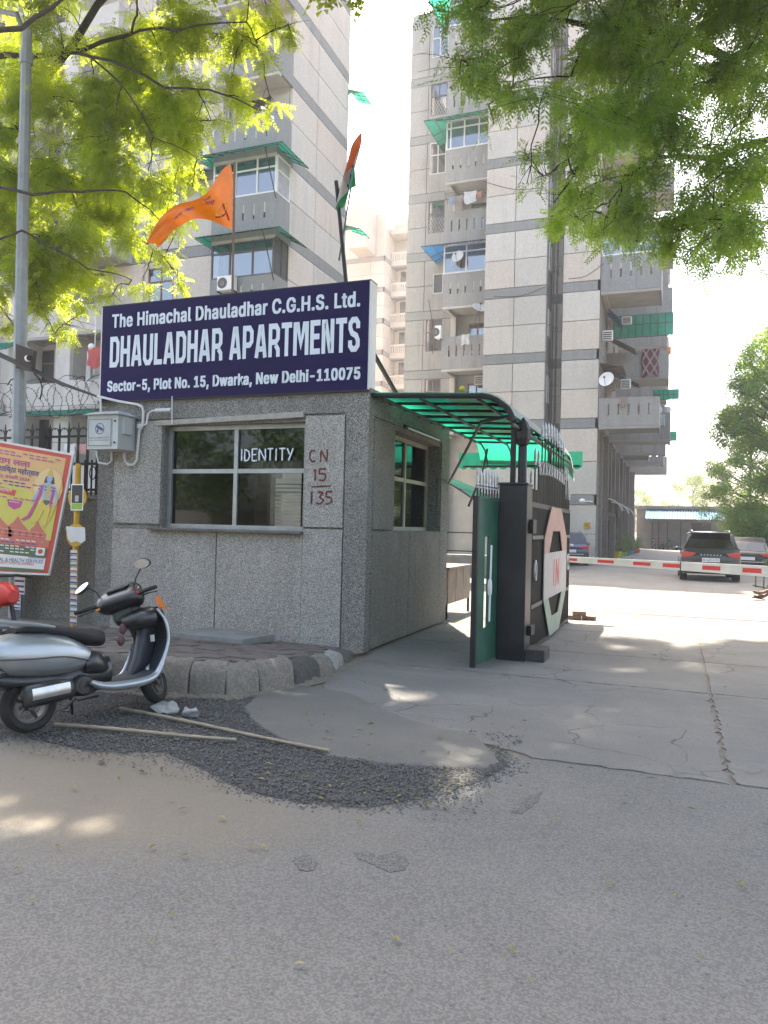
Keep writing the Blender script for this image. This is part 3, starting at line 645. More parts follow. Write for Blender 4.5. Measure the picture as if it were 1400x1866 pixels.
b = B(); b.lathe([(.055, 2.166), (.055, 2.62), (.04, 2.64)], (-1.76, 9.36, 0), 'z', 12); b.put('post', m_dark, t, smooth=True)
b = B(); b.lathe([(.03, 2.62), (.07, 2.64), (.095, 2.72), (.10, 2.84), (.085, 2.85), (.06, 2.92), (.02, 2.97), (0, 2.99)], (-1.76, 9.36, 0), 'z', 8); b.put('lantern', m_dark, t)
wd = thing('wicket_door', 'narrow green steel door standing open in front of the black pillar', 'door', (-2.05, 8.8, 0))
m_dg = mat('door_green', (.022, .10, .066), .5, .1, var=.3, vs=3, dirt=.3)
D0, D1 = Vector((-2.02, 9.2, 0)), Vector((-2.12, 8.46, 0)); dv = (D1 - D0).normalized(); dn = Vector((-dv.y, dv.x, 0)); DL = (D1 - D0).length
def dbox(s0, s1, z0, z1, n0, n1):
    b = B(); b.box(s0, s1, n0, n1, z0, z1); M = Matrix(((dv.x, dn.x, 0, D0.x), (dv.y, dn.y, 0, D0.y), (0, 0, 1, 0), (0, 0, 0, 1))); return b.xf(M)
sl0, sl1 = .30, .47
for a in ((0, sl0, .03, 1.93), (sl1, DL - .045, .03, 1.93), (sl0, sl1, .03, .42), (sl0, sl1, 1.5, 1.93)): dbox(*a, -.02, .02).put('panel', m_dg, wd)
dbox(DL - .044, DL, .0, 1.97, -.03, .03).put('edge_post', m_dark, wd); dbox(0, DL - .045, 1.931, 1.97, -.028, .028).put('top_rail', m_dg, wd)
b = B(); M = Matrix(((dv.x, dn.x, 0, D0.x), (dv.y, dn.y, 0, D0.y), (0, 0, 1, 0), (0, 0, 0, 1)))
b.tube([(sl0 + .06, .05, .5), (sl0 + .06, .06, 1.4)], .012, 6); b.lathe([(.0, .78), (.022, .82), (.028, .9), (.022, .98), (0, 1.02)], (sl0 + .06, .05, 0), 'z', 10); b.xf(M); b.put('handle', m_white, wd, smooth=True)
def spear(z0, z1, r=.011):
    b = B(); b.tube([(0, 0, z0), (0, 0, z1 - .24)], r, 6)
    return b
m_sp = mat('spear_silver', (.42, .42, .42), .35, .7, var=.3, vs=12)
def spears(parent, P_, z0, z1, first={}):
    b = spear(z0, z1); b.xf(Matrix.Translation(P_)); s_ = b.put('bar', m_dark, parent)
    h = B(); h.lathe([(.011, z1 - .24), (.022, z1 - .235), (.014, z1 - .22), (.024, z1 - .20), (.013, z1 - .17), (.022, z1 - .14), (.013, z1 - .11), (.021, z1 - .085), (.016, z1 - .06), (0, z1)], P_, 'z', 6)
    h.put('spear_head', m_sp, s_, smooth=True)
for k in range(8):
    s_ = DL * (k + .5) / 8 - .01; P_ = M @ Vector((s_, 0, 0)); spears(wd, (P_.x, P_.y, 0), 1.97, 2.30)
ga = thing('gate_leaf', 'open black steel gate leaf carrying the faded board lettered IN', 'gate', (-1.7, 11.5, 0))
GXX = -1.7
b = B(); b.box(GXX - .02, GXX + .02, 9.62, 9.67, .03, 1.95); b.box(GXX - .02, GXX + .02, 13.40, 13.45, .03, 1.95)
b.box(GXX - .02, GXX + .02, 9.67, 13.40, 1.89, 1.95); b.box(GXX - .02, GXX + .02, 9.67, 13.40, .03, .08); b.put('frame', m_dark, ga)
for z in (1.47, .58): 
    for y0, y1 in ((9.68, 10.55), (12.88, 13.39)): B().box(GXX + .022, GXX + .03, y0, y1, z, z + .05).put('rail', mat('rail_grey', (.12, .11, .10), .6, .2), ga)
nb = 44
bars = None
for k in range(nb):
    y = 9.72 + (13.36 - 9.72) * k / (nb - 1); b = B(); b.box(GXX - .012, GXX + .012, y - .012, y + .012, .085, 1.885); b.put('bar', m_dark, ga)
nb2 = 15
for k in range(nb2):
    y = 9.66 + (13.40 - 9.66) * k / (nb2 - 1); u = (k / (nb2 - 1) - .5) * 2
    step = abs(u); zt = 2.36 if step > .9 else 2.68 if step > .7 else 2.98 + .2 * math.cos(u * 1.9)
    spears(ga, (GXX, y, 0), 1.952, zt)
b = B(); zmid = lambda y: 2.44 + .05 * (1 - ((y - 11.53) / 1.25) ** 2)
yy_ = [10.25 + .1 * i for i in range(26)]; b.tube([(GXX, y, zmid(y) - .1) for y in yy_], .012, 5); b.tube([(GXX, y, zmid(y) + .06) for y in yy_], .012, 5); b.put('arched_rail', m_dark, ga)
for k in range(nb):
    y = 9.72 + (13.36 - 9.72) * k / (nb - 1); zz = zmid(y) - .1 if 10.2 < y < 12.8 else 2.12
    B().box(GXX - .011, GXX + .011, y - .011, y + .011, 1.952, zz).put('bar', m_dark, ga)
for k in range(14): 
    y = 10.35 + k * .178; b = B(); b.tube([(GXX, y + .055 * math.cos(a * .628), zmid(y) - .02 + .07 * math.sin(a * .628)) for a in range(10)], .008, 4, True); b.put('ring', m_sp, ga)
for y in (9.93, 13.2):
    b = B(); b.tube([(GXX + .03, y + .06 * math.cos(a * .524), 1.06 + .13 * math.sin(a * .524)) for a in range(12)], .014, 5, True); b.put('ring', m_sp, ga, smooth=True)
XB = GXX + .035
def gz(pts, name, m, lab=None):
    b = B(); b.prism(pts, 'x', XB, XB + .012); return b.put(name, m, ga, lab)
m_pk = mat('faded_pink', (.42, .26, .21), .7, var=.12, vs=4); m_ofw = mat('faded_white', (.44, .39, .36), .7, var=.12, vs=4); m_fg = mat('faded_green', (.29, .33, .25), .7, var=.15, vs=4)
gz([(11.15, 1.93), (10.55, 1.47), (10.55, 1.27), (10.98, 1.27), (11.3, 1.58), (12.05, 1.58), (12.35, 1.27), (12.85, 1.27), (12.85, 1.47), (12.15, 1.93)], 'board', m_pk, 'faded pink top of the gate board')
gz([(10.55, 1.268), (10.55, .62), (12.85, .62), (12.85, 1.268)], 'board', m_ofw, 'off-white middle of the gate board')
gz([(10.55, .618), (11.15, .06), (12.1, .06), (12.85, .618), (12.35, .618), (11.98, .33), (11.32, .33), (10.98, .618)], 'board', m_fg, 'faded green bottom of the gate board')
m_fr = mat('faded_red', (.5, .11, .10), .7)
B().prism([(11.42, .76), (11.50, .76), (11.50, 1.16), (11.42, 1.16)], 'x', XB + .0125, XB + .014).put('lettering', m_fr, ga, 'faded red letter I of the word IN')
o_ = B(); o_.prism([(11.64, .76), (11.72, .76), (11.72, 1.16), (11.64, 1.16)], 'x', XB + .0125, XB + .014); o_.prism([(11.722, 1.16), (11.722, .98), (11.898, .76), (11.898, .94)], 'x', XB + .0125, XB + .014); o_.prism([(11.90, .76), (11.98, .76), (11.98, 1.16), (11.90, 1.16)], 'x', XB + .0125, XB + .014); o_.put('lettering', m_fr, ga, 'faded red letter N of the word IN')
b = B(); b.box(GXX - .03, GXX + .03, 13.25, 13.42, 0.0, .028); b.put('wheel_block', m_dark, ga)
for i, (x, y, z, rz) in enumerate(((-1.62, 13.9, 0, .1), (-1.38, 13.95, 0, -.2), (-1.55, 13.92, .075, .25))):
    t = thing('brick', ['loose brick on the ground at the far foot of the gate, left of the pair', 'loose brick on the ground beside the gate foot, right of the pair', 'loose brick lying on top of the other two by the gate'][i], 'brick', (x, y, z + .01), 'loose bricks by the gate', rz, True)
    B().box(-.115, .115, -.055, .055, 0, .072).put('brick_body', mat('brick', (.25, .16, .12), .9, var=.3, vs=20), t, bevel=.008)
# metal table in the passage
t = thing('metal_table', 'brown sheet-metal counter on legs behind the guard room corner', 'table', (-3.9, 13.4, 0))
mt_ = mat('rusty_counter', (.17, .125, .10), .5, .3, var=.35, vs=3)
b = B(); b.box(-4.6, -3.62, 12.72, 14.3, .86, .9); b.put('tabletop', mt_, t)
for y0, y1 in ((12.76, 13.25), (13.27, 13.75), (13.77, 14.26)): B().box(-3.68, -3.65, y0, y1, .26, .855).put('panel', mt_, t)
B().box(-4.55, -3.69, 12.76, 12.79, .26, .855).put('panel', mt_, t)
for x, y in ((-3.67, 12.75), (-4.55, 12.75), (-3.67, 14.24), (-4.55, 14.24)): B().box(x - .02, x + .02, y - .025, y + .005, 0, .26).put('leg', m_dark, t)

# ---------------- flags ----------------
def cloth(fn, nu, nv, name, m, parent): b = B(); b.grid(fn, nu, nv); return b.put(name, m, parent, smooth=True, ang=180)
fo = thing('orange_flag', 'saffron triangular pennant flying from a thin pole behind the name board', 'flag', (-6.12, 9.5, 3.33))
b = B(); b.tube([(-6.08, 9.5, 3.33), (-6.12, 9.5, 6.9)], .018, 6); b.put('pole', mat('flag_pole', (.2, .13, .1), .7), fo)
m_or = sheet('saffron', (.95, .22, .008), .45)
A_, B2, C2 = pix(420, 298, 'y', 9.5), pix(428, 414, 'y', 9.5), pix(276, 446, 'y', 9.3)
def ofl(u, v):
    p = A_.lerp(B2, v).lerp(C2 + Vector((0, 0, .02)), u ** 1.0)
    top = u * (1 - v)
    return (p.x + .02 * math.sin(6 * v), p.y + .16 * math.sin(5.5 * u + 2.6 * v) * min(1, u * 2.5), p.z + .19 * math.sin(math.pi * u ** 1.25) * (.55 + .45 * v) + .035 * math.sin(11 * u + 5 * v))
cloth(ofl, 40, 20, 'cloth', m_or, fo)
m_pu = mat('print_purple', (.12, .03, .2), .8); m_pr = mat('print_red', (.4, .02, .02), .8); m_py = mat('print_yellow', (.8, .45, .08), .8)
def onflag(fn, u0, v0, du, dv_, m, parent, body=None, rot=0):
    cu = bpy.data.curves.new('t', 'FONT'); cu.body = body; cu.offset = .02; cu.resolution_u = 2; o = bpy.data.objects.new('t', cu); COL.objects.link(o)
    me = bpy.data.meshes.new_from_object(o.evaluated_get(bpy.context.evaluated_depsgraph_get())); bpy.data.objects.remove(o)
    vs = np.array([v.co[:] for v in me.vertices]); mn, mx = vs.min(0), vs.max(0); q = []
    for v in vs:
        a, c = (v[0] - mn[0]) / (mx[0] - mn[0]) - .5, (v[1] - mn[1]) / (mx[1] - mn[1]) - .5
        a, c = a * math.cos(rot) - c * math.sin(rot), a * math.sin(rot) + c * math.cos(rot)
        p = fn(u0 - a * du, v0 - c * dv_); q.append((p[0], p[1] - .006, p[2]))
    B().add(q, [tuple(p.vertices) for p in me.polygons]).put('print', m, parent)
onflag(ofl, .36, .22, .10, .14, m_pu, fo, 'श्री'); onflag(ofl, .30, .42, .10, .14, m_pu, fo, 'राम'); onflag(ofl, .52, .72, .25, .12, m_pu, fo, 'जय श्री')
b = B()
for (u0, v0, u1, v1) in ((.14, .52, .07, .75), (.10, .72, .2, .85), (.07, .75, .05, .84)):
    b.tube([(lambda p: (p[0], p[1] - .006, p[2]))(ofl(u0 + (u1 - u0) * k / 4, v0 + (v1 - v0) * k / 4)) for k in range(5)], .014, 4)
b.put('print', m_pr, fo)
b = B(); b.tube([(lambda p: (p[0], p[1] - .005, p[2]))(ofl(.14 + .06 * math.sin(k), .66 + .14 * math.cos(k * .9))) for k in range(9)], .01, 4); b.put('print', m_py, fo)
fi = thing('tricolour_flag', 'saffron, white and green flag with a blue wheel hanging limp from its dark pole', 'flag', (-4.25, 9.5, 3.33))
b = B(); b.tube([(-4.24, 9.5, 3.33), pix(631, 515, 'y', 9.5), pix(613, 330, 'y', 9.5)], .028, 6); b.put('pole', m_dark, fi)
b = B(); b.tube([pix(618, 475, 'y', 9.7), pix(640, 340, 'y', 9.7)], .012, 6); b.put('stay', m_alud, fi)
fq = [(pix(617, 345, 'y', 9.5), pix(657, 236, 'y', 9.5)), (pix(612, 370, 'y', 9.5), pix(655, 268, 'y', 9.5)), (pix(614, 385, 'y', 9.5), pix(650, 300, 'y', 9.5)), (pix(617, 383, 'y', 9.5), pix(648, 338, 'y', 9.5))]
def ifl(i):
    def fn(u, v):
        a, c = fq[i]; a2, c2 = fq[i + 1]; p = a.lerp(c, u).lerp(a2.lerp(c2, u), v); wv = .07 * math.sin(7 * u + 2 * (i + v))
        if i == 0 : p = a.lerp(c, u).lerp(a2.lerp(c2, u), v)
        return (p.x, p.y + wv, p.z)
    return fn
for i, m in enumerate((sheet('flag_saffron', (.75, .16, .06), .35), sheet('flag_white', (.6, .6, .6), .4), sheet('flag_green', (.03, .28, .12), .35))): cloth(ifl(i), 16, 5, 'stripe', m, fi)
b = B(); wc = ifl(1)(.62, .5); b.tube([(wc[0] + .06 * math.cos(a * .52), wc[1] - .03, wc[2] + .17 * math.sin(a * .52)) for a in range(12)], .012, 4, True)
for a in range(12): b.tube([(wc[0], wc[1] - .03, wc[2]), (wc[0] + .06 * math.cos(a * .52), wc[1] - .03, wc[2] + .17 * math.sin(a * .52))], .005, 3)
b.put('wheel_print', mat('chakra_blue', (.02, .03, .2), .7), fi)

# ---------------- boom barrier ----------------
t = thing('boom_barrier', 'white boom barrier arm with red blocks lowered across the driveway', 'barrier', (3.2, 16, 0))
BX0, BX1 = -2.6, 3.3
def bz(x): return .998 - (x + 1.97) * .0245
def bh(x): return .058 + (x + 1.97) * .0125
def bseg(x0, x1, g=0, hs=1): 
    b = B(); y0, y1 = 16 - .02 - g, 16 + .02
    for x in (x0, x1):
        pass
    b.add([(x, y, bz(x) + s_ * bh(x) * hs) for x in (x0, x1) for y in (y0, y1) for s_ in (-1, 1)], [(0, 1, 3, 2), (4, 6, 7, 5), (0, 4, 5, 1), (2, 3, 7, 6), (1, 5, 7, 3), (0, 2, 6, 4)]); return b
bseg(BX0, .13).put('arm', mat('boom_white', (.62, .62, .61), .5), t); bseg(.15, BX1).put('arm', mat('boom_white2', (.62, .62, .61), .5), t)
bseg(.131, .149, .004).put('joint', m_dark, t)
for a, c in ((1030, 1052), (1089, 1119), (1154, 1186), (1208, 1241), (1280, 1313), (1353, 1388)):
    X0, X1 = pix(a, 1025, 'y', 16).x, pix(c, 1025, 'y', 16).x; bseg(X0, X1, .003, .45).put('red_block', m_red, t)
b = B(); b.box(3.1, 3.5, 15.8, 16.2, 0, 1.1); b.put('cabinet', m_yel, t)

# ---------------- street pole, poster, yellow post, box, pipes ----------------
sp = thing('street_lamp', 'grey octagonal lamp pole at the left carrying a camera plate', 'street lamp', (-9.5, 9.0, 0))
b = B(); b.tube([(-9.52, 8.98, 0), (-9.6, 8.98, 4), (-9.68, 8.98, 9.3)], [.105, .098, .075], 8); b.put('pole', m_gpole, sp)
b = B(); b.tube([(-9.68, 8.98, 9.15), (-9.9, 8.98, 9.6), (-11.2, 8.98, 10.1)], .045, 8); b.put('arm', m_gpole, sp)
b = B(); b.lathe([(.09, 8.75), (.10, 8.76), (.10, 8.95), (.09, 8.96)], (-9.67, 8.98, 0), 'z', 8); b.put('collar', m_gpole, sp)
b = B(); b.box(-9.72, -9.32, 8.86, 8.9, -.01, .03); b.put('base_plate', m_dark, sp)
q0, q1 = pix(34, 628, 'y', 8.85), pix(66, 640, 'y', 8.85)
b = B(); b.prism([(q0.x, q0.z), (pix(34, 672, 'y', 8.85).x, pix(34, 672, 'y', 8.85).z), (pix(62, 679, 'y', 8.85).x, pix(62, 679, 'y', 8.85).z), (q1.x, q1.z)], 'y', 8.80, 8.87); b.put('camera_plate', mat('brown_plate', (.06, .045, .038), .8, var=.2), sp)
cc = thing('cctv_camera', 'white bullet camera with a dark lens on the brown plate of the lamp pole', 'camera', pix(50, 655, 'y', 8.7))
p_ = pix(50, 652, 'y', 8.7); b = B(); b.ell((p_.x - .03, 8.74, p_.z), (.05, .05, .05)); b.tube([(p_.x, 8.72, p_.z), (p_.x + .08, 8.66, p_.z - .01)], .03, 10); b.put('housing', m_white, cc, smooth=True)
b = B(); b.tube([(p_.x + .075, 8.665, p_.z - .01), (p_.x + .14, 8.61, p_.z - .03)], .042, 12); b.put('lens_hood', m_black, cc, smooth=True)
# stickers low on the pole
for (px0, px1, py0, py1) in ((26, 46, 1045, 1082), (22, 38, 1085, 1110), (23, 40, 1012, 1040)):
    a, c = pix(px0, py1, 'y', 8.855), pix(px1, py0, 'y', 8.855); b = B(); b.box(a.x, c.x, 8.853, 8.857, a.z, c.z); o = b.put('sticker', m_whited, sp)
    for k in range(4): B().box(a.x + .01, c.x - .01, 8.851, 8.8525, a.z + (c.z - a.z) * (k + .3) / 4, a.z + (c.z - a.z) * (k + .7) / 4).put('print', m_pu, o)
# poster
po = thing('poster_board', 'tilted yellow and red event poster board with Hindi text hung on the lamp pole', 'poster', (-9, 8.5, 1.7))
PYY = 8.52
cn = [pix(-30, 800, 'y', PYY), pix(131, 829, 'y', PYY), pix(88, 1046, 'y', PYY), pix(-30, 1041, 'y', PYY)]
def pp(u, v, d=0):   # u 0..1 left to right, v 0 top..1 bottom
    q = cn[0].lerp(cn[1], u).lerp(cn[3].lerp(cn[2], u), v); return (q.x, q.y - d, q.z)
def pposter(pts, m, d, name='print', parent=po):
    b = B(); b.add([pp(u, v, d) for u, v in pts], [tuple(range(len(pts)))]); return b.put(name, m, parent)
b = B(); b.add([pp(u, v, 0) for u, v in ((-.01, -.01), (1.02, -.012), (1.02, 1.012), (-.01, 1.01))] + [(lambda q: (q[0], q[1] + .03, q[2]))(pp(u, v, 0)) for u, v in ((-.01, -.01), (1.02, -.012), (1.02, 1.012), (-.01, 1.01))], [(3, 2, 1, 0), (4, 5, 6, 7), (0, 1, 5, 4), (1, 2, 6, 5), (2, 3, 7, 6), (3, 0, 4, 7)]); b.put('backing', m_whited, po)
fl = lambda n, c: mat(n, c, .45, var=.05)
P_red, P_yel, P_or, P_grn, P_mag, P_tm, P_bl, P_sk, P_w = fl('p_red', (.5, .05, .03)), fl('p_yellow', (.52, .46, .09)), fl('p_orange', (.62, .38, .16)), fl('p_green', (.06, .11, .06)), fl('p_magenta', (.42, .05, .22)), fl('p_temple', (.5, .13, .1)), fl('p_blue', (.05, .06, .22)), fl('p_skyblue', (.25, .38, .55)), fl('p_white', (.65, .63, .62))
pposter([(0, .005), (1, .005), (1, .995), (0, .995)], P_red, .003)
pposter([(0, .035), (.95, .035), (.95, .47), (0, .47)], P_or, .005); pposter([(0, .3), (.5, .33), (.95, .42), (.95, .72), (0, .72)], P_yel, .0065)
for a, w2, h_ in ((.0, .42, .1), (.36, .3, .08), (.66, .22, .06)):  # temple silhouettes
    pposter([(a, .72), (a, .68 - h_ * .6), (a + w2 * .2, .66 - h_ * .7), (a + w2 * .4, .63 - h_), (a + w2 * .6, .66 - h_ * .7), (a + w2, .69 - h_ * .2), (a + w2, .72)], P_tm, .008)
for k_ in range(9): pposter([(.03 + k_ * .095, .672), (.06 + k_ * .095, .674), (.06 + k_ * .095, .708), (.03 + k_ * .095, .706)], fl('p_temple_dark', (.3, .05, .05)), .0095)
for v_ in (.655, .685): pposter([(0, v_), (.9, v_ + .01), (.9, v_ + .015), (0, v_ + .005)], fl('p_temple_light', (.62, .27, .2)), .010)
pposter([(0, .72), (.94, .72), (.94, .78), (0, .78)], P_tm, .008)
pposter([(0, .77), (.93, .80), (.93, .87), (0, .855)], P_grn, .0095); pposter([(0, .855), (.93, .87), (.93, .965), (0, .955)], P_w, .0095); pposter([(0, .955), (.93, .965), (.93, .985), (0, .985)], P_grn, .0095)
pposter([(.78, .785), (.9, .785), (.9, .85), (.78, .85)], P_w, .011); pposter([(.84 + .035 * math.cos(a), .817 + .02 * math.sin(a)) for a in [k * .628 for k in range(10)]], P_red, .0125)
pposter([(.14, .335), (.43, .355), (.41, .40), (.16, .385)], P_red, .0095); pposter([(.32, .43), (.52, .43), (.5, .48), (.42, .505), (.34, .48)], P_mag, .0095)
def ptxt(body, u0, u1, v0, v1, m, d=.011, bold=.01, slope=0):
    cu = bpy.data.curves.new('t', 'FONT'); cu.body = body; cu.offset = bold; cu.resolution_u = 2; o = bpy.data.objects.new('t', cu); COL.objects.link(o)
    me = bpy.data.meshes.new_from_object(o.evaluated_get(bpy.context.evaluated_depsgraph_get())); bpy.data.objects.remove(o)
    vs = np.array([v.co[:] for v in me.vertices]); mn, mx = vs.min(0), vs.max(0)
    B().add([pp(u0 + (v[0] - mn[0]) / (mx[0] - mn[0]) * (u1 - u0), v1 + (v[1] - mn[1]) / (mx[1] - mn[1]) * (v0 - v1), d) for v in vs], [tuple(p.vertices) for p in me.polygons]).put('print', m, po)
ptxt('श्री राम लला', -.02, .57, .10, .175, P_mag, bold=.02); ptxt('प्राण प्रतिष्ठा महोत्सव', -.02, .68, .165, .235, P_bl, bold=.015)
ptxt('सोमवार 22 जनवरी 2024', .0, .58, .235, .27, P_mag); ptxt('कार्यक्रम', .2, .38, .35, .38, P_w); ptxt('संकीर्तन', .35, .48, .437, .455, P_w)
for k, (v, m) in enumerate(((.055, P_mag), (.078, P_mag), (.285, P_bl), (.31, P_bl), (.41, P_mag), (.735, P_w), (.757, P_bl), (.785, P_w), (.805, P_w), (.83, P_w))):
    for j in range(12):
        if (j * 7 + k * 3) % 5: u = .04 + j * .073; pposter([(u, v), (u + .055, v + .002), (u + .055, v + .011), (u, v + .009)] if v < .7 or u < .7 else [(u, v), (u + .01, v), (u + .01, v + .01), (u, v + .01)], m, .0125)
ptxt('HOSPITAL & HEALTH SERVICES', .05, .9, .885, .915, P_bl); ptxt('SUPER SPECIALITY HOSPITAL DWARKA', .05, .78, .915, .935, P_red); ptxt('9999014155', .68, .91, .862, .88, P_bl)
# painted standing figure
el = lambda u, v, a_, c_, n_=14: [(u + a_ * math.cos(k * 6.283 / n_), v + c_ * math.sin(k * 6.283 / n_)) for k in range(n_)]
P_gold, P_cloth, P_hair = fl('p_gold', (.55, .36, .08)), fl('p_cloth', (.60, .46, .08)), fl('p_hair', (.06, .04, .04))
pposter(el(.81, .30, .17, .16), fl('p_halo', (.66, .48, .24)), .0085)
pposter([(.77, .205), (.86, .205), (.88, .26), (.75, .26)], P_hair, .0105)
pposter([(.775, .20), (.79, .165), (.812, .14), (.835, .165), (.85, .20)], P_gold, .0115); pposter(el(.813, .222, .033, .027), P_sk, .012); pposter([(.795, .24), (.83, .24), (.84, .265), (.785, .265)], P_sk, .0118)
pposter([(.735, .275), (.79, .262), (.84, .262), (.895, .28), (.875, .34), (.865, .40), (.765, .40), (.755, .34)], P_sk, .0119)
pposter([(.74, .275), (.765, .30), (.70, .37), (.655, .425), (.63, .435), (.635, .41), (.68, .345), (.71, .295)], P_sk, .0122); pposter([(.89, .28), (.93, .33), (.95, .385), (.93, .43), (.91, .42), (.915, .38), (.885, .33)], P_sk, .0122)
pposter([(.80, .268), (.83, .268), (.845, .36), (.82, .385), (.79, .36)], P_gold, .0126)
pposter([(.755, .39), (.875, .39), (.885, .45), (.87, .50), (.83, .51), (.80, .47), (.775, .52), (.735, .50)], P_cloth, .0125)
pposter([(.74, .49), (.785, .50), (.755, .56), (.715, .585), (.70, .57), (.73, .54)], P_cloth, .0126); pposter([(.83, .49), (.87, .49), (.86, .56), (.85, .60), (.825, .60), (.835, .55)], P_cloth, .0126)
pposter([(.655, .585), (.72, .575), (.725, .592), (.66, .603)], P_gold, .0128); pposter([(.82, .60), (.855, .60), (.845, .625), (.815, .62)], P_gold, .0128)
pposter([(.735, .275), (.76, .28), (.745, .36), (.69, .46), (.64, .55), (.56, .585), (.52, .575), (.60, .54), (.665, .44), (.705, .35)], P_mag, .0130); pposter([(.865, .29), (.90, .31), (.885, .40), (.875, .47), (.855, .42)], P_mag, .0130)
pposter([(.78, .395), (.86, .395), (.855, .42), (.82, .44), (.785, .42)], P_grn, .0132)
pposter([(.955, .22), (.965, .22), (.95, .40), (.90, .55), (.86, .60), (.855, .595), (.89, .54), (.94, .39)], P_gold, .0128)
# yellow post with two discs
yp = thing('yellow_post', 'yellow post with two round plates covered in stuck handbills', 'post', (-7.6, 8.1, .1))
YY = 8.1; a, c = pix(143, 845, 'y', YY), pix(133, 1158, 'y', YY)
b = B(); b.tube([(c.x, YY, 0.05), (a.x, YY, a.z)], .038, 12); b.put('post', m_yel, yp, smooth=True)
for py, k in ((907, 0), (975, 1)):
    q = pix(141 if k == 0 else 138, py, 'y', YY - .06); rx = .10
    b = B(); b.lathe([(0, -.01), (.155, -.01), (.155, .01), (0, .01)], (q.x, YY - .055, q.z), 'y', 28); b.put('disc', m_yel, yp)
def bill(px0, px1, py0, py1, m, parent, y, name='handbill', sk=0):
    a, c = pix(px0, py1, 'y', y), pix(px1, py0, 'y', y); b = B(); b.box(a.x, c.x, y - .002, y, a.z, c.z); return b.put(name, m, parent), a, c
o, a, c = bill(129, 153, 882, 930, m_white, yp, YY - .068)
B().box(a.x + .015, c.x - .015, YY - .073, YY - .071, a.z + .10, c.z - .015).put('print', m_black, o); B().box(a.x + .015, c.x - .015, YY - .073, YY - .071, a.z + .015, a.z + .095).put('print', fl('lime', (.25, .42, .05)), o)
B().box((a.x + c.x) / 2 - .03, (a.x + c.x) / 2 + .03, YY - .076, YY - .0735, a.z + .12, a.z + .2).put('print', m_alu, o)
b = B(); tp_ = [(120, 959), (155, 961), (156, 985), (148, 990), (140, 986), (130, 989), (124, 982)]; b.add([(lambda q: (q.x, q.y, q.z))(pix(p[0], p[1], 'y', YY - .069)) for p in tp_], [tuple(range(7))]); b.put('handbill', m_whited, yp, 'torn white handbill on the lower disc')
for k in range(13):
    y0 = 1003 + k * 10.5; o, a, c = bill(128.5 - k * .06, 141 - k * .06, y0, y0 + 8, [m_whited, m_whited, m_lg][k % 3], yp, YY - .04, 'sticker'); B().box(a.x + .004, c.x - .004, YY - .044, YY - .0425, a.z + .008, a.z + .028).put('print', [m_pu, P_bl, P_grn, P_red][k % 4], o)
# junction box on the wall
jb = thing('junction_box', 'light grey camera junction box with a sloped lid beside the guard room window', 'box', (-7.3, 8.5, 2.8))
q = [pix(160, 757, 'y', 8.42), pix(216, 757, 'y', 8.42), pix(216, 818, 'y', 8.42), pix(160, 815, 'y', 8.42)]
bx_a, bx_b, bz_a, bz_b = q[0].x, q[1].x, q[2].z, q[0].z
b = B(); b.box(bx_a, bx_b, 8.42, 8.78, bz_a, bz_b); b.put('housing', m_lg, jb, bevel=.006)
b = B(); b.add([(bx_a - .04, 8.36, bz_b), (bx_b + .04, 8.36, bz_b), (bx_b + .04, 8.79, bz_b), (bx_a - .04, 8.79, bz_b), (bx_a + .05, 8.5, bz_b + .06), (bx_b - .05, 8.5, bz_b + .06), (bx_b - .05, 8.7, bz_b + .06), (bx_a + .05, 8.7, bz_b + .06)], [(3, 2, 1, 0), (4, 5, 6, 7), (0, 1, 5, 4), (1, 2, 6, 5), (2, 3, 7, 6), (3, 0, 4, 7)]); b.put('lid', m_lg, jb)
b = B(); b.box(bx_b, bx_b + .05, 8.50, 8.66, bz_b - .26, bz_b - .03); b.put('vent_hood', m_lg, jb)
b = B(); b.box(bx_a + .02, bx_b - .10, 8.412, 8.4195, bz_a + .04, bz_b - .05); lbl = b.put('label', mat('label_grey', (.42, .45, .46), .4), jb)
ln = B()
lx0, lx1, lz0, lz1 = bx_a + .03, bx_b - .11, bz_a + .05, bz_b - .06
for a in ((lx0, lx1, lz1 - .006, lz1), (lx0, lx1, lz0, lz0 + .006), (lx0, lx0 + .006, lz0, lz1), (lx1 - .006, lx1, lz0, lz1)): ln.box(a[0], a[1], 8.409, 8.4115, a[2], a[3])
cxm, czm = (lx0 + lx1) / 2, lz0 + (lz1 - lz0) * .64
ln.tube([(cxm + .075 * math.cos(k * .35), 8.41, czm + .075 * math.sin(k * .35)) for k in range(18)], .004, 4, True); ln.put('print', m_alud, lbl)
b = B(); b.prism([(cxm - .06, czm + .02), (cxm - .045, czm + .05), (cxm + .06, czm), (cxm + .045, czm - .035)], 'y', 8.407, 8.411); b.prism([(cxm - .04, czm + .0), (cxm - .02, czm - .01), (cxm - .03, czm - .05), (cxm - .05, czm - .045)], 'y', 8.407, 8.411); b.put('print', P_bl, lbl)
for k in range(2): text(['MONITORED BY CCTV', 'surveillance system'][k], lx0 + .02, lx1 - .02, lz0 + .10 - k * .035, lz0 + .12 - k * .035, planeY(8.408), m_alud, lbl, 'print', bold=0)
for z in (bz_b - .09, bz_a + .09): b = B(); b.lathe([(0, -.012), (.014, -.012), (.014, 0)], (bx_b - .05, 8.42, z), 'y', 8); b.put('latch', m_dark, jb)
pi_ = thing('conduit', 'white conduit pipes looping from the junction box to an antenna bracket by the window', 'pipe', (-7.2, 8.7, 2.8))
def PX(*l, y=8.74): return [pix(a, c, 'y', y) for a, c in l]
b = B(); b.tube(PX((178, 722), (215, 731), (250, 737), (259, 741), (262, 750), (260, 775), (254, 785), (252, 810), (250, 838), (244, 847), (234, 847), (228, 840), (226, 825)), .018, 8)
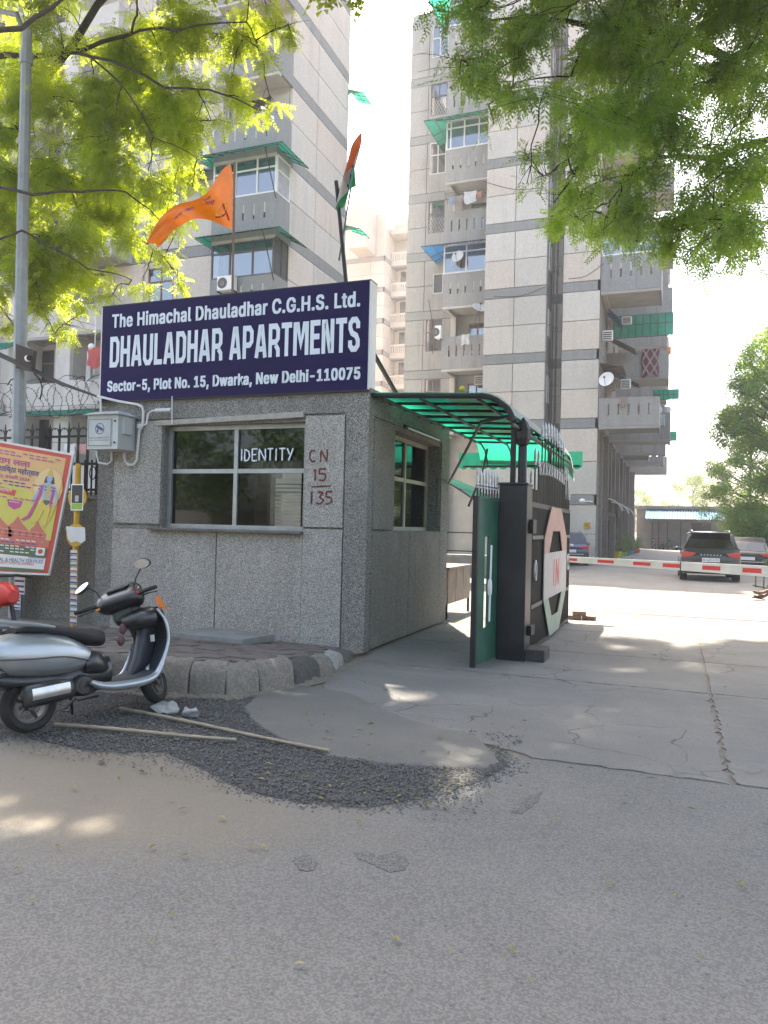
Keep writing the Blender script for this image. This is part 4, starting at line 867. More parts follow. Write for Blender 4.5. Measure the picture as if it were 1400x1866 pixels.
b.tube(PX((256, 777), (267, 773), (270, 755), (277, 749), (284, 748)), .014, 8); b.tube(PX((184, 724), (184, 757)), .016, 8); b.tube(PX((203, 822), (204, 840), (196, 846), (180, 843), (177, 830), (177, 818)), .016, 8)
b.put('pipe', m_whited, pi_, smooth=True)
b = B(); b.tube(PX((284, 748), (312, 747), y=8.70), .028, 8); b.tube(PX((314, 722), (313.5, 773), y=8.70), .008, 6); b.put('antenna', m_whited, pi_, smooth=True)
b = B(); q = PX((256, 777))[0]; b.lathe([(0, -.03), (.035, -.03), (.035, .02)], (q.x, q.y, q.z), 'y', 14); b.put('joint_disc', m_whited, pi_, smooth=True)
t = thing('cable_bundle', 'thick black cable bundle sagging from the left to the guard room corner', 'cable', (-9, 8.8, 3.8))
for k in range(3):
    b = B(); e = Vector((0, .03 * k, .022 * k)); A0, A1, A2 = pix(-200, 560, 'y', 8.8), pix(40, 668, 'y', 8.8), pix(182, 724, 'y', 8.76)
    b.tube([A0 + e, pix(-60, 622, 'y', 8.8) + e, A1 + e, pix(110, 700, 'y', 8.78) + e * .6, A2], .014, 5); b.put('cable', m_black, t, smooth=True)
t = thing('dangling_twig', 'dry vine hanging over the barbed wire beside the lamp pole', 'vine', (-9.3, 8.9, 3.4))
b = B(); b.tube([pix(62, 680, 'y', 8.9), pix(72, 690, 'y', 8.9), pix(77, 705, 'y', 8.9), pix(76, 716, 'y', 8.9), pix(73, 728, 'y', 8.9)], .012, 5); b.put('stem', m_bark, t); b = B(); b.tube([pix(30, 689, 'y', 8.9), pix(20, 692, 'y', 8.9), pix(14, 702, 'y', 8.9)], .01, 5); b.put('stem', m_bark, t)

# ---------------- boundary wall, fence, barbed wire ----------------
t = thing('boundary_wall', 'pebble-dash boundary wall left of the guard room', 'wall', (-11, 9.2, 0))
b = B(); b.box(-16, -7.88, 9.15, 9.4, 0, 1.9); b.put('wall', m_agg2, t)
B().box(-16, -7.88, 9.12, 9.43, 1.9, 1.96).put('coping', m_aggd, t)
fe = thing('spiked_fence', 'black iron fence with fleur-de-lis spikes on the boundary wall', 'fence', (-10.5, 9.27, 1.96))
def fleur(x, y, z):
    b = B(); b.box(x - .014, x + .014, y - .014, y + .014, 1.96, z - .16)
    b.prism([(x - .03, z - .16), (x - .012, z - .09), (x, z), (x + .012, z - .09), (x + .03, z - .16)], 'y', y - .008, y + .008)
    for s_ in (-1, 1): b.tube([(x, y, z - .17), (x + s_ * .05, y, z - .1), (x + s_ * .085, y, z - .085), (x + s_ * .09, y, z - .12)], [.01, .011, .008, .004], 4)
    return b
f0 = fleur(-8.1, 9.27, 3.1).put('bar', m_dark, fe)
for k in range(1, 30): clone(f0, -.188 * k, 0, 0)
for z in (2.86, 2.03): B().box(-14, -7.9, 9.25, 9.29, z, z + .035).put('rail', m_dark, fe)
b = B(); b.box(-9.42, -9.3, 9.23, 9.31, 1.96, 3.15); b.put('post', m_dark, fe)
# low ornamental panel next to the box
b = B(); 
for k in range(5): b.tube([(-8.3 + k * .16 + .06 * math.cos(a * .52), 9.2, 2.3 + .1 * math.sin(a * .52)) for a in range(12)], .01, 4, True)
for k in range(7): b.box(-8.72 + k * .13, -8.70 + k * .13, 9.19, 9.21, 1.96, 2.5)
b.box(-8.75, -7.9, 9.18, 9.22, 2.42, 2.46); b.put('scroll_panel', m_dark, fe)
bw = thing('barbed_wire', 'coils of rusty barbed wire stretched above the spiked fence', 'barbed wire', (-10, 9.27, 3.45))
m_bw = mat('rusty_wire', (.07, .055, .05), .8, var=.3, vs=20)
for sgn, ph, rr_ in ((1, 0, .30), (-1, 1.2, .27), (1, 3, .22)):
    b = B(); pts = []
    for i in range(260):
        a = i * .22; x = -8.0 - (i / 260) * 6; pts.append((x + .03 * math.sin(i), 9.27 + rr_ * math.cos(a * sgn + ph), 3.5 + rr_ * math.sin(a * sgn + ph) * (1 + .12 * math.sin(i * .05))))
    b.tube(pts, .0045, 3)
    for i in range(0, 260, 1):
        p = pts[i]; b.tube([(p[0] - .018, p[1], p[2] - .012), (p[0] + .018, p[1], p[2] + .012)], .004, 3)
    b.put('wire_coil', m_bw, bw)
for z in (3.28, 3.36): 
    b = B(); b.tube([(-7.9, 9.27, z), (-14, 9.27, z + .03)], .004, 3); b.put('strand', m_bw, bw)

# ---------------- small things on the ground ----------------
m_bam = mat('bamboo', (.30, .25, .19), .7, var=.2, vs=9)
def stick(a, c, name, lab):
    t = thing(name, lab, 'stick', ((a.x + c.x) / 2, (a.y + c.y) / 2, .02), 'bamboo sticks on the gravel'); n = 9; b = B(); pts = []; rr = []
    for i in range(n * 3 + 1):
        u = i / (n * 3); q = a.lerp(c, u); pts.append((q.x, q.y, .033 + .004 * math.sin(u * 6))); rr.append(.0125 * (1.22 if i % 3 == 0 else 1) * (1.1 - .25 * u))
    b.tube(pts, rr, 7); b.put('cane', m_bam, t, smooth=True)
stick(at(220, 1298), at(600, 1376), 'bamboo_stick', 'longer bamboo stick lying on the gravel from the scooter towards the mortar patch')
stick(at(100, 1328), at(430, 1356), 'bamboo_stick', 'shorter bamboo stick lying nearer the road below the scooter')
m_bag = sheet('plastic_bag', (.55, .55, .57), .4)
def bag(c, r, seed, lab):
    t = thing('plastic_bag', lab, 'bag', (c.x, c.y, .01), 'plastic bags on the gravel'); b = B(); rr = random.Random(seed); b.ell((c.x, c.y, .035), (r[0], r[1], r[2]), 26, 16)
    from mathutils import noise as mn
    b.v = [(x + .04 * mn.noise(Vector((x * 9, y * 9, z * 22 + seed))), y + .04 * mn.noise(Vector((x * 9, y * 9, z * 22 + 5 + seed))), max(.012, z + .05 * mn.noise(Vector((x * 14, y * 14, z * 14 + 9 + seed))))) for x, y, z in b.v]
    b.put('bag_film', m_bag, t, smooth=True, ang=30)
bag(at(303, 1300), (.125, .07, .045), 1, 'flatter crumpled plastic bag by the front wheel of the scooter'); bag(at(349, 1308), (.06, .06, .05), 12, 'small puffed clear plastic bag right of the flatter one')
lf = B(); r_ = random.Random(11)
def dead(x, y, s_, a):
    q = Matrix.Rotation(a, 3, 'Z'); z = .03 if inside((x, y), mp) else .02
    pts = [Vector((-s_, 0, z)), Vector((0, s_ * .38, z + s_ * .25)), Vector((s_, 0, z + s_ * .1)), Vector((0, -s_ * .38, z + s_ * .3))]
    lf.add([(q @ p) + Vector((x, y, 0)) for p in pts], [(0, 1, 2), (0, 2, 3)])
for _ in range(230):
    p = at(r_.gauss(620, 260), r_.uniform(1290, 1480)) if r_.random() < .75 else at(r_.uniform(0, 1400), r_.uniform(1210, 1830))
    if p.x < -3.5 and p.y > 5.6: continue
    dead(p.x, p.y, r_.uniform(.012, .03), r_.uniform(0, 6))
for px, py in ((722, 1720), (278, 1551), (405, 1497), (653, 1503), (1138, 1472), (1260, 1480), (1110, 1620), (1040, 1405), (1398, 1510)): p = at(px, py); dead(p.x, p.y, .03, px)
tag(lf.put('fallen_leaves', leafmat('dry_leaf', (.12, .12, .03), (.24, .2, .06), (.2, .2, .05), .1)), kind='stuff')
# ---------------- scooter ----------------
def loft(secs, n=18, pw=2.6, cap=True):
    'secs: (x, y centre, z low, z high, half width); closed rounded sections along x'
    b = B(); vs = []; fs = []
    for x, yc, z0, z1, w in secs:
        for k in range(n):
            a = 2 * math.pi * k / n; c_, s_ = math.cos(a), math.sin(a)
            vs.append((x, yc + w * math.copysign(abs(c_) ** (2 / pw), c_), (z0 + z1) / 2 + (z1 - z0) / 2 * math.copysign(abs(s_) ** (2 / pw), s_)))
    for i in range(len(secs) - 1):
        for k in range(n): fs.append((i * n + k, i * n + (k + 1) % n, (i + 1) * n + (k + 1) % n, (i + 1) * n + k))
    if cap: fs += [tuple(range(n))[::-1], tuple(range((len(secs) - 1) * n, len(secs) * n))]
    b.add(vs, fs); b.f = [f_[::-1] for f_ in b.f]; return b
def wheel(parent, M, rt=.215, tw=.05, rim=.135, spokes=5, name='wheel'):
    b = B(); prof = [(rim, -tw * .7), (rim + .02, -tw), (rt - .03, -tw), (rt - .008, -tw * .6), (rt, 0), (rt - .008, tw * .6), (rt - .03, tw), (rim + .02, tw), (rim, tw * .7)]
    b.lathe(prof, (0, 0, 0), 'y', 36); b.xf(M); T = b.put(name, m_rub, parent, smooth=True)
    b = B(); b.lathe([(rim + .004, -tw * .7), (rim + .004, tw * .7), (rim - .02, tw * .6), (rim - .02, -tw * .6), (rim + .004, -tw * .7)], (0, 0, 0), 'y', 30)
    for k in range(spokes):
        a = 2 * math.pi * k / spokes; b.tube([(.03 * math.cos(a), 0, .03 * math.sin(a)), (rim * .95 * math.cos(a + .15), 0, rim * .95 * math.sin(a + .15))], .014, 5)
    b.lathe([(0, -.05), (.045, -.05), (.05, .05), (0, .05)], (0, 0, 0), 'y', 14); b.xf(M); b.put('rim', m_alud, T, smooth=True)
    return T
scp = at(55, 1340); scd = at(287, 1287) - scp
sr = thing('scooter', 'silver scooter with a black seat parked on the gravel by the kerb', 'scooter', (scp.x, scp.y, .01), rz=math.atan2(scd.y, scd.x), local=True)
sr.scale = (1, 1, .945); sr.rotation_euler = (R(-9), 0, math.atan2(scd.y, scd.x))
wheel(sr, Matrix.Translation((0, 0, .225)), .215, .052, .14)
ST = Matrix.Translation((1.18, 0, 0)) @ Matrix.Rotation(R(-24), 4, 'Y') @ Matrix.Rotation(R(32), 4, 'Z') @ Matrix.Rotation(R(24), 4, 'Y') @ Matrix.Translation((-1.18, 0, 0))
wheel(sr, ST @ Matrix.Translation((1.18, 0, .225)), .21, .048, .14)
m_sbody = mat('scooter_black', (.018, .019, .022), .35, var=.15, coat=.3)
m_sink = mat('scooter_inner', (.03, .034, .045), .5, var=.15)
body = loft([(-.38, 0, .64, .72, .045), (-.32, 0, .56, .755, .10), (-.2, 0, .475, .785, .150), (-.05, 0, .435, .79, .172), (.12, 0, .41, .775, .178), (.28, 0, .405, .735, .172), (.40, 0, .42, .67, .155), (.50, 0, .45, .60, .125), (.58, 0, .48, .54, .07)], 28, 2.3).put('rear_cowl', m_sil, sr, smooth=True, ang=60)
b = B(); b.stube([(-.30, -.158, .60), (-.05, -.190, .575), (.2, -.188, .56), (.42, -.16, .50)], .006, 5); b.put('trim_line', m_alud, body, smooth=True)
loft([(-.25, 0, .40, .5, .05), (-.1, 0, .36, .46, .09), (.2, 0, .28, .44, .12), (.45, 0, .28, .50, .11), (.62, 0, .28, .50, .11), (.66, 0, .27, .52, .10)], 16, 3).put('engine_cover', m_sbody, sr, smooth=True, ang=60)
loft([(-.10, 0, .785, .83, .07), (-.04, 0, .775, .85, .115), (.1, 0, .75, .845, .13), (.28, 0, .71, .81, .13), (.40, 0, .665, .785, .14), (.52, 0, .62, .765, .135), (.61, 0, .60, .74, .11), (.64, 0, .62, .70, .07)], 18, 2.8).put('seat', mat('seat_vinyl', (.022, .021, .023), .6, var=.1, bmp=.2, bsc=400), sr, smooth=True, ang=60)
loft([(.40, 0, .385, .55, .150), (.46, 0, .37, .60, .158), (.56, 0, .36, .56, .14), (.64, 0, .36, .46, .10)], 16, 3).put('lower_trim', m_sbody, sr, smooth=True, ang=60)
b = B()
for s_ in (-1, 1): b.stube([(.16, s_ * .135, .80), (0, s_ * .14, .835), (-.18, s_ * .13, .865), (-.33, s_ * .09, .90), (-.38, 0, .91)], [.012, .018, .022, .022, .02], 8)
b.put('grab_rail', m_sil, sr, smooth=True)
loft([(-.415, 0, .62, .68, .05), (-.40, 0, .58, .72, .11), (-.36, 0, .56, .74, .13), (-.33, 0, .58, .72, .12)], 16, 2.6).put('tail_light', m_red, sr, smooth=True)
b = B(); b.add([(-.34, -.12, .33), (-.34, .12, .33), (-.30, .12, .50), (-.30, -.12, .50), (-.33, -.12, .33), (-.33, .12, .33), (-.29, .12, .50), (-.29, -.12, .50)], [(0, 3, 2, 1), (4, 5, 6, 7), (0, 1, 5, 4), (3, 7, 6, 2), (0, 4, 7, 3), (1, 2, 6, 5)]); pl = b.put('number_plate', m_white, sr)
PM = Matrix(((0, .04 / .17, -1, -.3435), (-1, 0, 0, 0), (0, 1, 0, .33), (0, 0, 0, 1)))
text('9SC', -.02, .10, .10, .155, PM, m_black, pl, 'print', bold=.01); text('1777', -.06, .10, .025, .08, PM, m_black, pl, 'print', bold=.01)
loft([(-.325, 0, .30, .54, .11), (-.30, 0, .30, .56, .12), (-.25, 0, .45, .56, .10), (-.1, 0, .48, .54, .06)], 12, 3).put('rear_mudguard', m_sbody, sr, smooth=True, ang=60)
mu = loft([(-.14, -.17, .235, .36, .02), (-.12, -.17, .215, .385, .05), (.10, -.165, .22, .40, .055), (.24, -.16, .23, .38, .05), (.28, -.15, .27, .34, .03)], 14, 3).put('muffler', m_sbody, sr, smooth=True, ang=60)
b = B(); b.grid(lambda u, v: (-.10 + .30 * u, -.226 - .006 * math.sin(math.pi * v), .27 + .085 * v + .008 * u), 6, 6); b.put('heat_shield', m_silm, mu, smooth=True)
b = B(); b.tube([(.27, -.15, .3), (.38, -.12, .24), (.5, -.08, .25)], .022, 8); b.put('exhaust_pipe', m_alud, sr, smooth=True)
b = B(); b.lathe([(0, -.17), (.07, -.165), (.085, -.14), (.09, -.05), (0, -.05)], (.36, 0, .31), 'y', 18); b.lathe([(.03, -.172), (.045, -.172), (.045, -.168)], (.36, 0, .31), 'y', 14); b.put('fan_cover', m_black, sr, smooth=True)
# floorboard with silver sill
loft([(.50, 0, .245, .29, .19), (.62, 0, .24, .30, .215), (.85, 0, .24, .30, .22), (1.0, 0, .26, .34, .21)], 14, 5).put('floorboard', m_sink, sr, smooth=True, ang=60)
for s_ in (-1, 1):
    b = B(); b.stube([(.40, s_ * .19, .33), (.48, s_ * .205, .285), (.62, s_ * .225, .26), (.86, s_ * .23, .26), (.99, s_ * .225, .30), (1.07, s_ * .232, .42), (1.14, s_ * .232, .60), (1.13, s_ * .215, .76), (1.08, s_ * .18, .87)], [.02, .034, .04, .038, .030, .018, .015, .014, .012], 10); b.put('side_sill', m_sil, sr, smooth=True)
def shield(u, v):
    y = (u - .5) * 2; z = .29 + v * .60; w_ = .235 - .06 * max(0, v - .55) / .45
    xb = .99 + .17 * math.sin(min(1, v * 1.25) * math.pi / 2) - .13 * max(0, v - .55) ** 1 
    return (xb + .055 * (1 - y * y) - .01, y * w_, z)
b = B(); b.grid(shield, 14, 14); b.put('inner_shield', m_sink, sr, smooth=True)
b = B(); b.grid(lambda u, v: (lambda p: (p[0] + .035 + .05 * (1 - ((u - .5) * 2) ** 2), p[1] * 1.02, p[2]))(shield(u, v)), 14, 14); b.put('front_apron', m_sil, sr, smooth=True)
loft([(.90, 0, .30, .34, .035), (.97, 0, .30, .48, .045), (1.05, 0, .33, .80, .045), (1.12, 0, .4, .90, .045), (1.16, 0, .5, .90, .04)], 12, 3).put('centre_column', m_sink, sr, smooth=True, ang=60)
b = B(); b.box(1.075, 1.083, -.12, -.075, .58, .64); b.put('sticker', m_white, sr)
loft([(.91, 0, .74, .83, .11), (.96, 0, .71, .87, .165), (1.06, 0, .70, .90, .19), (1.13, 0, .72, .89, .16)], 14, 3).put('glove_box', m_sbody, sr, smooth=True, ang=60)
b = B(); b.ell((.9, .05, .72), (.03, .03, .05)); b.ell((.88, .06, .62), (.035, .03, .045)); b.put('hanging_pouch', mat('pouch', (.12, .06, .06), .8), sr, smooth=True)
# front fender, fork
f_ = loft([(-.20, 0, -.02, .0, .03), (-.17, 0, .02, .10, .06), (-.06, 0, .10, .26, .075), (.07, 0, .10, .255, .07), (.18, 0, .0, .16, .055), (.235, 0, -.08, .0, .02)], 14, 2.6); f_.xf(ST @ Matrix.Translation((1.18, 0, .225))); f_.put('front_fender', m_sil, sr, smooth=True, ang=60)
b = B()
for s_ in (-1, 1): b.tube([(1.18, s_ * .07, .225), (1.12, s_ * .07, .46)], .018, 8)
b.tube([(1.11, 0, .45), (1.0, 0, .9)], .022, 8); b.xf(ST); b.put('fork', m_black, sr, smooth=True)
# steering head and handlebar, turned left
hb = loft([(.86, 0, .965, 1.0, .11), (.885, 0, .93, 1.03, .18), (.96, 0, .89, 1.09, .215), (1.04, 0, .88, 1.14, .19), (1.12, 0, .91, 1.12, .13), (1.17, 0, .96, 1.03, .06)], 20, 3.2)
hb.xf(ST); HB = hb.put('handlebar_cowl', m_sbody, sr, smooth=True, ang=60)
b = loft([(.93, 0, 1.085, 1.10, .09), (.97, 0, 1.09, 1.125, .11), (1.05, 0, 1.10, 1.14, .09)], 14, 2.6); b.xf(ST); b.put('instrument_panel', mat('dial_grey', (.08, .085, .09), .15), HB, smooth=True)
b = loft([(.94, 0, .80, .90, .08), (.98, 0, .76, .96, .11), (1.06, 0, .76, .99, .12), (1.12, 0, .80, .97, .08)], 16, 3); b.xf(ST); b.put('steering_neck', m_sbody, sr, smooth=True)
for s_ in (-1, 1):
    b = B(); b.tube([(.95, s_ * .14, .985), (.91, s_ * .24, .995), (.87, s_ * .37, .99)], [.02, .019, .019], 10); b.xf(ST); b.put('grip', m_rub, HB, smooth=True)
    b = B(); b.tube([(.985, s_ * .17, .97), (.96, s_ * .26, .975), (.90, s_ * .36, .955)], [.008, .007, .006], 6); b.xf(ST); b.put('brake_lever', m_black, HB, smooth=True)
b = B(); b.box(.90, .92, -.205, -.18, .99, 1.015); b.xf(ST); b.put('switch_red', m_red, HB)
b = B(); b.box(.875, .89, .15, .19, .95, .965); b.xf(ST); b.put('indicator', fl('amber', (.7, .25, .02)), HB)
m_mir = mat('mirror_glass', (.8, .8, .8), .02, 1, var=0)
for s_, tilt in ((-1, .3), (1, -.95)):
    b = B(); b.tube([(.95, s_ * .15, 1.05), (.96, s_ * .18, 1.13), (.95, s_ * .255, 1.21)], .007, 6); b.xf(ST); st_ = b.put('mirror_stalk', m_black, HB, smooth=True)
    MM = ST @ Matrix.Translation((.94, s_ * .28, 1.245 if s_ < 0 else 1.20)) @ Matrix.Rotation(tilt * .4, 4, 'X') @ Matrix.Rotation(-.25 if s_ < 0 else .75, 4, 'Y')
    b = B(); b.ell((.012, 0, 0), (.02, .078, .048), 20, 10); b.xf(MM); b.put('mirror', m_black, st_, smooth=True)
    b = B(); k = 22; b.add([(-.0085, .07 * math.cos(a * .2856), .042 * math.sin(a * .2856)) for a in range(k)], [tuple(range(k))]); b.xf(MM); b.put('mirror_glass', m_mir, st_)
b = B(); b.grid(lambda u, v: (1.16 + .08 * u, -.12 - .03 * u + .05 * v, .84 + .14 * v * (1 - .5 * u) + .03 * math.sin(4 * u)), 6, 6); o = b.put('orange_cloth', m_or, sr, smooth=True); 
b = B(); b.tube([(.45, .16, .24), (.52, .26, .01)], .012, 6); b.put('side_stand', m_black, sr)
b = B(); b.tube([(.30, -.16, .20), (.50, -.12, .2)], .01, 6); b.tube([(.3, -.05, .12), (.3, .05, .12), (.42, .05, .2)], .012, 6); b.put('centre_stand', m_black, sr)
# red motorcycle at the left picture edge, behind the scooter
mc = thing('motorcycle', 'red motorcycle partly seen at the left edge behind the scooter', 'motorcycle', (at(22, 1262).x, at(22, 1262).y, 0), rz=R(172), local=True)
wheel(mc, Matrix.Translation((0, 0, .29)), .29, .045, .21); wheel(mc, Matrix.Translation((1.25, 0, .29)), .29, .05, .21)
loft([(.25, 0, .74, .86, .06), (.34, 0, .72, .98, .13), (.5, 0, .72, 1.0, .15), (.68, 0, .72, .90, .12), (.75, 0, .74, .84, .06)], 16).put('tank', m_red, mc, smooth=True)
loft([(.7, 0, .74, .80, .08), (.95, 0, .74, .82, .12), (1.2, 0, .78, .84, .12), (1.42, 0, .84, .88, .07)], 14).put('seat', m_black, mc, smooth=True)
loft([(.95, 0, .60, .74, .09), (1.2, 0, .66, .78, .11), (1.45, 0, .76, .82, .06)], 14).put('tail_cowl', m_red, mc, smooth=True)
loft([(.35, 0, .25, .45, .1), (.5, 0, .2, .62, .14), (.7, 0, .22, .6, .13), (.8, 0, .3, .5, .08)], 12).put('engine', m_alud, mc, smooth=True)
b = B()
for s_ in (-1, 1): b.tube([(0, s_ * .08, .29), (.22, s_ * .08, .95)], .02, 8)
b.tube([(.26, -.36, 1.02), (.2, -.15, 1.05), (.2, .15, 1.05), (.26, .36, 1.02)], .014, 8); b.put('fork', m_black, mc, smooth=True)
loft([(.02, 0, .82, .92, .06), (.08, 0, .78, .98, .1), (.18, 0, .78, 1.0, .11)], 14).put('headlight_cowl', m_red, mc, smooth=True)
# ---------------- apartment towers ----------------
T_ = [3.35] + [7.1 + 3.38 * k for k in range(8)]
TOP = 31.2
def sub_rect(r, o):
    x0, x1, z0, z1 = r; a0, a1, b0, b1 = o
    if a1 <= x0 or a0 >= x1 or b1 <= z0 or b0 >= z1: return [r]
    out = []
    if a0 > x0: out.append((x0, a0, z0, z1)); x0 = a0
    if a1 < x1: out.append((a1, x1, z0, z1)); x1 = a1
    if b0 > z0: out.append((x0, x1, z0, b0))
    if b1 < z1: out.append((x0, x1, b1, z1))
    return out
def facade(parent, axis, plane, sgn, cols, mp_, mb_, ks=range(9), openings=(), th=.12, g=.035, z_first=0, rows=2, band=True):
    'panelled wall on a plane; cols: edges along the wall'
    def bx(a0, a1, z0, z1, t):
        p0, p1 = sorted((plane, plane - sgn * t)); b = B()
        if a1 - a0 < .08 or z1 - z0 < .08: return None
        b.box(a0, a1, p0, p1, z0, z1) if axis == 'y' else b.box(p0, p1, a0, a1, z0, z1); return b
    for k in ks:
        zb = z_first if k == 0 else T_[k - 1]; zt = T_[k] - (.5 if band else 0)
        for i in range(len(cols) - 1):
            for r in range(rows):
                rs = [(cols[i] + g / 2, cols[i + 1] - g / 2, zb + (zt - zb) * r / rows + g / 2, zb + (zt - zb) * (r + 1) / rows - g / 2)]
                for o in openings: rs = [q for w_ in rs for q in sub_rect(w_, o)]
                for q in rs:
                    b = bx(*q, th)
                    if b: b.put('panel', mp_, parent)
        if band:
            rs = [(cols[0], cols[-1], T_[k] - .5 + g / 2, T_[k] - g / 2)]
            for o in openings: rs = [q for w_ in rs for q in sub_rect(w_, o)]
            for q in rs:
                b = bx(*q, th + .004)
                if b: b.put('band', mb_, parent)
def parapet(parent, x0, x1, y0, y1, z0, z1, nslot=0, sides='LR', m=None, plug=None, slotz=(.35, .8), ms=None, slab=.18, axis='y'):
    'balcony: slotted front wall at y0 (towards the camera), side walls back to y1, floor slab'
    m = m or m_tg; H = z1 - z0; th = .12; b = B(); sz0, sz1 = z0 + H * slotz[0], z0 + H * slotz[1]
    if nslot:
        b.box(x0, x1, y0, y0 + th, z0, sz0); b.box(x0, x1, y0, y0 + th, sz1, z1); w_ = .09; e = x0
        for k in range(nslot): c = x0 + (x1 - x0) * (k + 1) / (nslot + 1); b.box(e, c - w_ / 2, y0, y0 + th, sz0, sz1); e = c + w_ / 2
        b.box(e, x1, y0, y0 + th, sz0, sz1)
    else: b.box(x0, x1, y0, y0 + th, z0, z1)
    if 'L' in sides: b.box(x0, x0 + th, y0 + th, y1, z0, z1)
    if 'R' in sides: b.box(x1 - th, x1, y0 + th, y1, z0, z1)
    P_ = b.put('balcony', m, parent)
    b = B(); b.box(x0 + th, x1 - th * ('R' in sides), y0 + th, y1, z0 + .05, z0 + .05 + slab); b.box(x0 + .01, x0 + .25, y0 + .01, y1, z0 - .14, z0 - .002); b.box(x0 + .25, x1 - .02, y0 + .02, y0 + .25, z0 - .12, z0 - .002); b.put('floor_slab', ms or m_soffit, P_)
    if nslot and plug:
        b = B()
        for k in range(nslot): c = x0 + (x1 - x0) * (k + 1) / (nslot + 1); h_ = rnd.uniform(.3, 1); b.box(c - .045, c + .045, y0 + .02, y0 + .1, sz1 - (sz1 - sz0) * h_, sz1)
        b.put('slot_filling', plug, P_, kind='stuff')
    return P_
def awning(parent, x0, x1, y, z, out, drop, m, left=0, right=0, yb=None, n=6, name='awning', curve=0):
    'sloping sheet along a front wall at y with side returns; tubular frame below'
    yb = yb if yb is not None else y + 1.2; b = B(); xl, xr = x0 - left, x1 + right
    def f(u, v): 
        xx = (x0 + (x1 - x0) * u) * (1 - v) + (xl + (xr - xl) * u) * v; return (xx, y - out * v, z - drop * v - curve * v * v + .018 * math.sin(u * (x1 - x0) * 40) * (v > .9))
    b.grid(f, int((x1 - x0) * 14), 4)
    if right: b.grid(lambda u, v: (x1 + right * v, (y + (yb - y) * u) * (1 - v) + (y - out + (yb - y + out) * u) * v, z - drop * v + .018 * math.sin(u * 50) * (v > .9)), 20, 3)
    if left: b.grid(lambda u, v: (x0 - left * v, (y + (yb - y) * u) * (1 - v) + (y - out + (yb - y + out) * u) * v, z - drop * v + .018 * math.sin(u * 50) * (v > .9)), 20, 3)
    A = b.put(name, m, parent); b = B(); d = -.03
    for k in range(n + 1):
        u = k / n; b.tube([(lambda p: (p[0], p[1], p[2] + d))(f(u, v / 3)) for v in range(4)], .02, 4)
    for v in (.5, 1): b.tube([(lambda p: (p[0], p[1], z - drop * v - curve * v * v + d))(f(u / 4, v)) for u in range(5)], .02, 4)
    for s_, xx in ((right, x1), (-left, x0)):
        if s_:
            for k in range(3): yy = y + (yb - y) * (k + 1) / 3; b.tube([(xx, yy, z + d), (xx + s_, yy, z - drop + d)], .02, 4)
            for v in (.5, 1): b.tube([(xx + s_ * v, y - out * v, z - drop * v + d), (xx + s_ * v, yb, z - drop * v + d)], .02, 4)
    b.put('awning_frame', m_dark, A); return A
def block(parent, x0, x1, y0, y1, z0, z1, m=None, name='wall'): return B().box(x0, x1, y0, y1, z0, z1).put(name, m or m_tg, parent)
def winY(parent, x0, x1, z0, z1, y, fm, gm=None, mull=(.5,), trans=(.6,), th=.06, name='window', back=True):
    if back: block(parent, x0, x1, y + .12, y + .14, z0, z1, m_room, 'dark_room')
    return window(parent, (x0, y + .08, z0), (1, 0, 0), x1 - x0, z1 - z0, list(mull), list(trans), fm, gm or m_glassb, th, .06, name)
def winX(parent, y0, y1, z0, z1, x, fm, gm=None, mull=(.5,), trans=(.6,), th=.06, name='window'):
    block(parent, x - .14, x - .12, y0, y1, z0, z1, m_room, 'dark_room')
    return window(parent, (x - .08, y0, z0), (0, 1, 0), y1 - y0, z1 - z0, list(mull), list(trans), fm, gm or m_glassb, th, .06, name, out=Vector((1, 0, 0)))
def grille(parent, x0, x1, z0, z1, y):
    b = B(); n = max(3, int((x1 - x0) / .14))
    for k in range(-n, n * 2):
        for s_ in (1, -1):
            p0 = Vector((x0 + (x1 - x0) * k / n, y, z0)); p1 = p0 + Vector((s_ * (z1 - z0) * .55, 0, z1 - z0))
            for t_ in range(8):
                a, c = p0.lerp(p1, t_ / 8), p0.lerp(p1, (t_ + 1) / 8)
                if x0 <= a.x <= x1 and x0 <= c.x <= x1: b.tube([a, c], .008, 3)
    if b.v: b.put('grille', m_whited, parent)
XY = lambda px, py, y: pix(px, py, 'y', y).x
ZY = lambda px, py, y: pix(px, py, 'y', y).z
Rt = thing('apartment_tower', 'tall grey panelled apartment tower right of the sky gap, with a column of balconies', 'building', (-8, 45, 0))
CX0, CX1, EX0, EX1, AX0 = -9.30, -6.13, -5.32, -3.52, -14.6
block(Rt, CX0 + .05, CX1 - .1, 38.12, 50, 0, TOP); block(Rt, CX1 - .1, EX0 + .05, 39.75, 50, 0, TOP)
block(Rt, EX0 + .05, EX1 - .14, 38.12, 76, 0, TOP); block(Rt, AX0 + .01, -11.85, 40.92, 52, 0, TOP)
block(Rt, -11.85, CX0 + .05, 41.2, 50, 0, TOP, m_plaster)
facade(Rt, 'y', 38, -1, [CX0, -7.75, CX1], m_tp, m_tb); 
facade(Rt, 'y', 38, -1, [EX0, EX1], m_tp, m_tb)
facade(Rt, 'x', CX1, 1, [38.13, 39.75], m_tg, m_tb, th=.09); facade(Rt, 'y', 39.74, -1, [CX1 + .01, EX0], m_tp, m_tb, th=.06)
opA = []; ax0, ax1 = XY(776, 600, 40.8), XY(806, 600, 40.8)
wk = [('m_wood', 1), ('m_wood', 2), ('w', 3), ('g', 4), ('w', 5), ('g', 6), ('w', 7), ('m_wood', 0)]
for kind, k in wk:
    z = T_[k]; h0, h1 = 1.05, 2.9
    if k == 3: h0, h1 = .95, 2.1
    q = (ax0 + (.35 if k == 3 else 0), ax1, z + h0, z + h1); opA.append(q)
